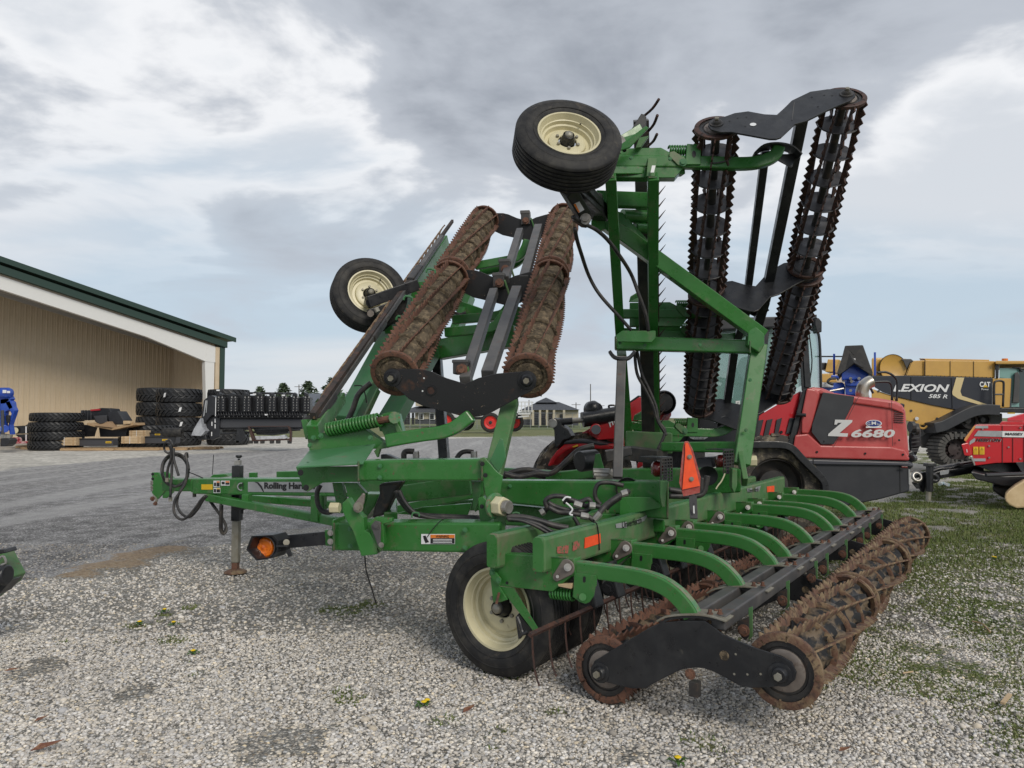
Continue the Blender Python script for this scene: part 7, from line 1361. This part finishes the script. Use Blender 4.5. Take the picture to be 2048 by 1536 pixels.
# ------------------------------------------------------------------ yellow combine
YEL = mat('yellow_machine_paint', (.56, .33, .075), .35, (.50, .29, .07), 2, .4, .65, coat=.25, col3=(.4, .26, .1), n3=6, lo3=.62, hi3=.8); NAVY = mat('dark_side_panel', (.018, .021, .032), .4, (.024, .027, .036), 2); DG = mat('dark_grey_frame', (.055, .055, .058), .6, (.075, .07, .065), 3)
GOLD = mat('gold_stripe', (.62, .50, .26), .4)
CD = 21.5
cmb_ = empty('combine_harvester', G(1900, 940), 'yellow and black tracked combine harvester behind the red baler', 'combine')
def cp2(nm, pts, m=YEL, d=CD, dep=.6, bev=.02, c='L', par=None): return part(nm, MB().prism([Wq(c, x, y, d) for x, y in pts], Vector((.6*dep, dep, 0))), m, par or cmb_, bev=bev)
cp2('grain_tank', [(808, 232), (1345, 238), (1345, 368), (808, 352)], YEL, CD, 3.2); cp2('tank_shoulder', [(655, 350), (700, 236), (806, 232), (806, 352)], YEL, CD+.05, 3); cp2('tank_seam', [(804, 232), (809, 232), (809, 352), (804, 352)], INK, CD-.02, .02, 0); cp2('tank_lid', [(760, 218), (1300, 228), (1300, 238), (808, 234), (805, 222)], YEL, CD+.3, 2.4)
cp2('rear_hood', [(395, 212), (520, 212), (660, 220), (700, 236), (655, 350), (595, 356), (395, 355)], YEL, CD+.2, 2.8, .05); sp2 = part('screen_disc', MB().lathe([(.001, 0), (.36, 0), (.385, .02), (.395, .0), (.395, -.06)], Wq('L', 560, 292, CD+.1), (0, -1, 0), 40), YEL, cmb_, flat=False, auto=True); part('screen_rim', MB().lathe([(.39, -.02), (.405, .02), (.40, -.04)], Wq('L', 560, 292, CD+.1), (0, -1, 0), 40), INK, cmb_)
cp2('engine_clutter', [(620, 222), (700, 222), (720, 240), (690, 250), (665, 300), (640, 240)], DG, CD, .6); cp2('rear_top', [(0, 335), (110, 332), (130, 400), (0, 402)], YEL, CD+.3, 2); cp2('rear_box', [(60, 224), (150, 226), (110, 322), (38, 322)], YEL, CD+.3, 1.5); cp2('exhaust_box', [(0, 250), (48, 250), (40, 300), (0, 305)], BLACK, CD+.4, 1)
for y in (202, 205): part('top_rail', MB().cyl(Wq('L', -40, y, CD), Wq('L', 170, y, CD), .015, 6), BLACK, cmb_)
cp2('rear_lower', [(395, 450), (395, 580), (640, 690), (760, 730), (860, 735), (1095, 622), (600, 515), (480, 480)], YEL, CD-.02, 2.8, .03); cp2('side_panel', [(400, 352), (655, 350), (1322, 368), (1322, 606), (1180, 600), (1095, 622), (850, 575), (600, 515), (480, 478), (420, 440)], NAVY, CD-.06, .3, .01)
cp2('gold_stripe', [(1047, 364), (1108, 366), (1078, 470), (1090, 505), (1316, 583), (1316, 600), (1062, 528), (1020, 500), (1014, 480)], GOLD, CD-.075, .01, 0)
def ct2(nm, body, x0, y0, x1, y1, ht, m, sh=.25, bo=.02, d=CD-.08, par=None, c='L'):
    a = Wq(c, x0, y0, d); b = Wq(c, x1, y1, d); u_ = Wq(c, x0, y0-ht, d); return text(nm, body, a, b-a, u_-a, m, par or cmb_, shear=sh, bold=bo)
ct2('model_lettering', 'LEXION', 560, 473, 995, 478, 60, WHITE, .28, .03); ct2('model_digits', '585 R', 832, 522, 978, 526, 30, WHITE, .3, .02); ct2('brand_lettering', 'CAT', 1226, 438, 1308, 440, 42, WHITE, 0, .04); ct2('brand_word', 'Power', 1240, 462, 1297, 463, 15, WHITE, 0, .02); cp2('yellow_triangle', [(1252, 440), (1270, 420), (1292, 440)], YELLOW, CD-.095, .004, 0)
cp2('entry_panel', [(1326, 370), (1470, 372), (1456, 596), (1326, 600)], YEL, CD-.05, .4); part('hand_loop', MB().tube([Wq('L', x, y, CD-.35) for x, y in ((1338, 585), (1338, 420), (1350, 396), (1375, 390), (1402, 396), (1411, 420), (1405, 590))], .03, 8, 4), BLACK, cmb_, flat=False); part('hand_loop_bar', MB().cyl(Wq('L', 1338, 495, CD-.35), Wq('L', 1408, 495, CD-.35), .025, 8), BLACK, cmb_)
cp2('cab_roof', [(1348, 236), (1700, 236), (1720, 262), (1350, 262)], YEL, CD-.2, 2.6); cp2('cab_post', [(1350, 262), (1375, 264), (1372, 372), (1352, 370)], BLACK, CD-.1, .3); cp2('cab_back', [(1378, 290), (1600, 300), (1600, 600), (1378, 600)], GLSD, CD+1.4, .1); cp2('cab_glass', [(1378, 292), (1480, 292), (1530, 300), (1530, 590), (1470, 590), (1472, 372), (1378, 366)], mat('teal_glass', (.18, .34, .31), .06, spec=.8), CD, .02, 0); cp2('cab_seat', [(1495, 330), (1520, 320), (1535, 350), (1530, 560), (1480, 560), (1490, 450)], DG, CD-.1, .2); cp2('cab_door_frame', [(1475, 280), (1540, 285), (1560, 320), (1545, 320), (1528, 296), (1475, 292)], BLACK, CD-.08, .1); cp2('cab_side', [(1520, 300), (1750, 300), (1750, 600), (1500, 600)], mat('cab_dark_glass', (.03, .05, .05), .08, spec=.8), CD+.05, .2)
cp2('platform', [(1320, 598), (1700, 598), (1700, 640), (1320, 632)], BLACK, CD-.3, .8); cp2('platform_lights', [(1440, 636), (1500, 636), (1500, 644), (1440, 644)], YELLOW, CD-.33, .1)
cp2('rear_frame', [(770, 790), (885, 750), (1010, 690), (1110, 640), (1400, 640), (1400, 900), (900, 910), (775, 905)], DG, CD+.2, 2.2, .03); cp2('rear_frame_light', [(740, 730), (880, 750), (780, 820), (740, 800)], mat('mid_grey_frame', (.13, .13, .13), .6), CD+.1, .3)
fp_ = smooth([Wq('L', x, y, CD-.15) for x, y in ((830, 752), (900, 735), (990, 690), (1090, 640), (1160, 618), (1240, 612), (1325, 618))], 4); part('track_fender', MB().sweep(fp_, .7, .30, (0, 1, 0)), CHAR, cmb_, bev=.02)
def wheelC(x, y, R, m, rr, nm='road_wheel', d=CD-.1, w_=.4, hub=YEL): c_ = Wq('L', x, y, d); e_ = part(nm, MB().lathe([(rr, .1), (R*.9, .14), (R, .1), (R, -w_), (rr, -w_)], c_, (0, -1, 0), 36), m, cmb_, flat=False, auto=True); part('wheel_disc', MB().lathe([(rr, .05), (rr*.8, -.05), (rr*.5, -.05), (rr*.45, .08), (.001, .1)], c_, (0, -1, 0), 32), hub, e_, flat=False, auto=True)
TRK = mat('dusty_track_rubber', (.09, .085, .08), .8, (.05, .05, .048), 6, bump=.004); HUBM = mat('rusty_dark_hub', (.045, .03, .03), .6)
wheelC(1020, 915, .46, TRK, .40, hub=HUBM, w_=.5); wheelC(1125, 695, .26, BLACK_W, .2, hub=DG); wheelC(1240, 690, .22, BLACK_W, .16, hub=DG)
for k in range(10): t = k*.628; part('hub_bolt', MB().cyl(Wq('L', 1020+58*math.cos(t), 915+48*math.sin(t), CD-.17), Wq('L', 1020+58*math.cos(t), 915+48*math.sin(t), CD-.22), .03, 6), HUBM, cmb_)
bt = smooth([Wq('L', x, y, CD-.15) for x, y in ((1200, 815), (1060, 808), (960, 812), (905, 850), (885, 905), (895, 960), (940, 1005), (1020, 1018), (1160, 1015), (1400, 1015))], 5); part('track_belt', MB().sweep(bt, .6, .1, (0, 1, 0)), TRK, cmb_, bev=.01)
for i in range(0, len(bt)-1, 2): n_ = (bt[i+1]-bt[i]).normalized().cross(Vector((0, 1, 0))); part('track_lug', MB().beam(bt[i]-Vector((0, .32, 0))+n_*-.0, bt[i]+Vector((0, .3, 0)), .07, .2, up=n_), TRK, cmb_)
part('safety_chain', MB().tube([Wq('L', x, y, CD-.2) for x, y in ((755, 728), (770, 750), (800, 755), (822, 738))], .03, 6, 4), YEL, cmb_); part('service_cap', MB().cyl(Wq('L', 744, 680, CD-.04), Wq('L', 744, 680, CD-.1), .05, 12), WHITE, cmb_)
# grey implement right behind the loader
gu = empty('row_implement', G(1835, 960), 'dark grey folded implement between the loader and combine', 'implement')
def gp2(nm, pts, m=DG, d=15.5, dep=.5): return part(nm, MB().prism([Wq('L', x, y, d) for x, y in pts], Vector((.55*dep, dep, 0))), m, gu, bev=.012)
gp2('mast', [(690, 715), (760, 720), (775, 780), (770, 880), (740, 960), (690, 980), (680, 850)]); gp2('panel', [(695, 790), (770, 785), (775, 895), (700, 905)], CHAR, 15.4, .1); gp2('panel', [(700, 910), (760, 905), (740, 960), (700, 970)], CHAR, 15.4, .1)
for y in (830, 860, 930): gp2('rung', [(705, y), (765, y-3), (765, y+3), (705, y+6)], DG, 15.3, .06)
for x, y, r in ((690, 745, .12), (720, 770, .1)): part('coupling', MB().cyl(Wq('L', x, y, 15.3), Wq('L', x+30, y, 15.3), r, 12), BLACK_W, gu, bev=.01)
gp2('lower_bracket', [(672, 970), (720, 978), (735, 1000), (680, 1010)], BLACK, 15.2, .4)
# ------------------------------------------------------------------ red baler
KD = 13.6
blr = empty('red_baler', G(2010, 1010), 'red square baler with silver stripes at the right edge', 'baler')
def kp(nm, pts, m=RED, d=KD, dep=1.6, bev=.012, c='L', par=None): return part(nm, MB().prism([Wq(c, x, y, d) for x, y in pts], Vector((.66*dep, dep, 0))), m, par or blr, bev=bev)
kp('side_panel', [(1190, 728), (1950, 728), (1950, 1010), (1350, 1022), (1195, 1042), (1150, 920), (1112, 850)]); kp('seam', [(1564, 728), (1567, 728), (1567, 1016), (1564, 1016)], INK, KD-.01, .01, 0); kp('top_cover', [(1375, 728), (1398, 702), (1950, 700), (1950, 728)], RED, KD+.1); kp('top_hood', [(1440, 702), (1445, 676), (1567, 640), (1950, 610), (1950, 702)], mat('pinkish_red_hood', (.55, .03, .05), .4), KD+.2); kp('hood_line', [(1440, 690), (1567, 690), (1567, 696), (1440, 696)], REDF, KD+.08, .02, 0)
kp('silver_stripe', [(1215, 773), (1567, 778), (1567, 826), (1182, 815)], SILVER, KD-.015, .005, 0); kp('white_stripe', [(1400, 779), (1950, 783), (1950, 829), (1400, 822)], WHITE, KD-.02, .005, 0); kp('reflector_tape', [(1195, 735), (1292, 735), (1292, 755), (1185, 755)], SILVER, KD-.015, .005, 0); kp('reflector_tape', [(1175, 987), (1272, 987), (1272, 1008), (1180, 1008)], SILVER, KD-.015, .005, 0); kp('reflector_tape', [(1150, 855), (1185, 830), (1195, 838), (1190, 858), (1160, 875), (1150, 885), (1148, 870)], SILVER, KD-.015, .005, 0)
ct2('name_lettering', 'MASSEY', 1424, 808, 1562, 810, 20, INK, 0, .03, KD-.03, blr); ct2('name_lettering', 'FERGUSON', 1590, 810, 1790, 812, 20, INK, 0, .03, KD-.03, blr); ct2('model_lettering', 'HESSTON', 1200, 855, 1390, 857, 24, INK, .25, .03, KD-.02, blr); ct2('model_lettering_light', 'HESSTON', 1204, 857, 1394, 859, 24, SILVER, .25, .0, KD-.012, blr)
for x in (1178, 1225): 
    l_ = kp('warning_label', [(x, 897), (x+38, 897), (x+38, 956), (x, 956)], YELLOW, KD-.015, .005, 0); kp('label_frame', [(x+5, 925), (x+33, 925), (x+33, 950), (x+5, 950)], mat('label_amber', (.6, .35, .01), .5) if 'label_amber' not in bpy.data.materials else bpy.data.materials['label_amber'], KD-.02, .003, 0, par=l_); kp('label_triangle', [(x+8, 922), (x+19, 902), (x+30, 922)], INK, KD-.02, .003, 0, par=l_); kp('label_inner', [(x+12, 919), (x+19, 907), (x+26, 919)], YELLOW, KD-.023, .003, 0, par=l_)
kp('orange_flap', [(1186, 732), (1196, 745), (1120, 858), (1104, 848), (1112, 830)], mat('orange_flap', (.65, .28, .08), .5), KD-.06, .3); kp('corner_guard', [(1085, 878), (1140, 865), (1165, 960), (1150, 968), (1110, 965)], RED, KD-.1, .5); kp('guard_slot', [(1124, 915), (1130, 915), (1133, 940), (1128, 940)], WHITE, KD-.11, .01, 0); kp('lower_corner', [(1150, 968), (1172, 965), (1195, 1040), (1185, 1045)], STEEL, KD-.05, .3)
kp('underframe', [(1195, 1042), (1350, 1022), (1950, 1015), (1950, 1150), (1500, 1120), (1300, 1080)], BLACK, KD+.2, 1.4); kp('bonnet_arm', [(1500, 1015), (1567, 1010), (1567, 1110), (1540, 1080)], CHAR, KD, .3)
part('drawbar', MB().beam(Wq('L', 865, 1100, KD+.3), Wq('L', 1230, 1040, KD+.6), .16, .22), BLACK, blr, bev=.015); part('drawbar_hose', MB().tube([Wq('L', x, y, KD+.25) for x, y in ((860, 1085), (920, 1065), (1000, 1060), (1060, 1035), (1100, 1050), (1200, 1030))], .035, 7, 5), BLACK, blr, flat=False); part('drawbar_hose', MB().tube([Wq('L', x, y, KD+.25) for x, y in ((862, 1110), (930, 1085), (1010, 1075), (1110, 1060))], .03, 7, 5), BLACK, blr, flat=False); kp('drawbar_label', [(920, 1088), (990, 1070), (992, 1085), (985, 1105), (925, 1115)], SILVER, KD+.1, .01, 0)
kp('hitch_clamp', [(770, 1100), (800, 1090), (830, 1095), (820, 1160), (800, 1250), (770, 1240), (750, 1190)], BLACK, KD+.1, .2); kp('hitch_jaw', [(700, 1120), (760, 1110), (780, 1130), (700, 1145)], BLACK, KD+.1, .25); kp('hitch_jaw', [(700, 1170), (780, 1180), (790, 1220), (740, 1220)], BLACK, KD+.1, .25); part('hitch_ring', MB().lathe([(.07, -.03), (.11, 0), (.07, .03), (.05, 0)], Wq('L', 745, 1128, KD+.05), (0, -1, .3), 20, closed=True), STEEL, blr, flat=False)
part('jack_tube', MB().cyl(Wq('L', 840, 1240, KD), Wq('L', 843, 1030, KD), .062, 14), BLACK, blr, bev=.006); part('jack_leg', MB().cyl(Wq('L', 832, 1312, KD), Wq('L', 836, 1235, KD), .045, 14), GALV, blr); part('jack_handle', MB().box(Wq('L', 843, 1035, KD), .16, .16, .06), BLACK, blr, bev=.01); part('hook', MB().tube([Wq('L', x, y, KD) for x, y in ((850, 1110), (880, 1115), (905, 1140), (890, 1160), (860, 1155))], .04, 7, 4), BLACK, blr, flat=False)
pk = kp('pickup_guard', [(1155, 1095), (1175, 1088), (1250, 1105), (1420, 1120), (1567, 1115), (1750, 1110), (1750, 1190), (1480, 1200), (1400, 1200), (1250, 1160), (1200, 1150)], BPL, KD-.3, .9, .03); kp('pickup_drum', [(1320, 1190), (1440, 1180), (1567, 1160), (1567, 1230), (1440, 1240), (1420, 1300), (1330, 1240)], BPL, KD-.2, .9, .04); part('guard_bar', MB().cyl(Wq('L', 1275, 1115, KD-.5), Wq('L', 1700, 1100, KD-.5), .035, 10), CHAR, blr)
TANW = mat('worn_tan_board', (.62, .47, .28), .6, (.52, .38, .21), 6, .4, .65, bump=.003); kp('tan_pickup_wheel', [(1420, 1290), (1425, 1262), (1445, 1238), (1500, 1195), (1560, 1160), (1700, 1140), (1720, 1240), (1690, 1330), (1600, 1366), (1510, 1370), (1455, 1345), (1428, 1318)], TANW, KD-.75, .35, .03)
lt_ = setp(part('plastic_bottle', MB().tube([G(1880, 972)+UP*.04, G(1886, 971)+UP*.045, G(1896, 973)+UP*.04], .045, 8, 3), mat('crushed_pet', (.55, .68, .70), .2, (.75, .77, .78), 9)), 'crushed pale plastic bottle on the grass by the baler jack', 'bottle')

# seams, latches, grilles and lights that break up the big panels
for pts in (((1445, 668), (1449, 668), (1262, 1046), (1258, 1046)), ((1700, 700), (1704, 700), (1712, 1046), (1708, 1046)), ((1100, 1136), (1104, 1136), (1104, 1180), (1100, 1180))): lp('panel_seam', 'K', pts, LD-.068, .006, INK, 0, hood)
for i in range(7): lp('grille_slat', 'K', [(1722, 760+i*16), (1795, 766+i*16), (1795, 771+i*16), (1722, 765+i*16)], LD-.02, .03, CHAR, .002, hood)
for x, y in ((1130, 1090), (1500, 1102), (1790, 1110), (1180, 1010), (1760, 1000)): part('panel_latch', MB().cyl(Wq('K', x, y, LD-.05), Wq('K', x, y, LD-.065), .014, 12), INK, hood)
part('tail_light', MB().prism([Wq('K', x, y, LD-.09) for x, y in ((1780, 1198), (1826, 1202), (1826, 1216), (1780, 1212))], Vector((0, .02, 0))), REDLENS, ldr, bev=.003)
part('rear_lamp', MB().cyl(Wq('K', 1850, 1140, LD+.1), Wq('K', 1872, 1140, LD+.2), .05, 12), BLACK, ldr, bev=.01)
for pts in (((1000, 238), (1003, 238), (1003, 360), (1000, 360)), ((1180, 240), (1183, 240), (1183, 364), (1180, 364)), ((705, 240), (709, 240), (664, 350), (660, 350))): cp2('panel_seam', pts, INK, CD-.02, .01, 0)
for pts in (((700, 360), (703, 360), (703, 540), (700, 540)), ((1010, 366), (1013, 366), (1020, 600), (1017, 600)), ((560, 500), (565, 498), (640, 690), (636, 690))): cp2('panel_seam', pts, INK, CD-.08, .01, 0)
for i in range(16): part('rivet', MB().cyl(Wq('L', 830+i*32, 352+i*.9, CD-.01), Wq('L', 830+i*32, 352+i*.9, CD-.03), .018, 6), DG, cmb_)
for x, y in ((450, 470), (700, 620), (900, 680), (600, 600)): part('panel_latch', MB().cyl(Wq('L', x, y, CD-.02), Wq('L', x, y, CD-.05), .035, 10), DG, cmb_)
cp2('seed_chute', [(620, 560), (650, 570), (646, 600), (616, 590)], BLACK, CD-.06, .05); part('roof_beacon', MB().cyl(Wq('L', 1420, 236, CD+.5), Wq('L', 1420, 220, CD+.5), .08, 10), ORANGED, cmb_)
for pts in (((1400, 1025), (1404, 1025), (1404, 735), (1400, 735)), ((1480, 830), (1484, 830), (1484, 1016), (1480, 1016))): kp('panel_seam', pts, INK, KD-.012, .004, 0)
for x, y in ((1300, 890), (1300, 980), (1450, 900), (1540, 750), (1540, 990), (1250, 760)): part('panel_bolt', MB().cyl(Wq('L', x, y, KD-.012), Wq('L', x, y, KD-.03), .016, 8), STEEL, blr)
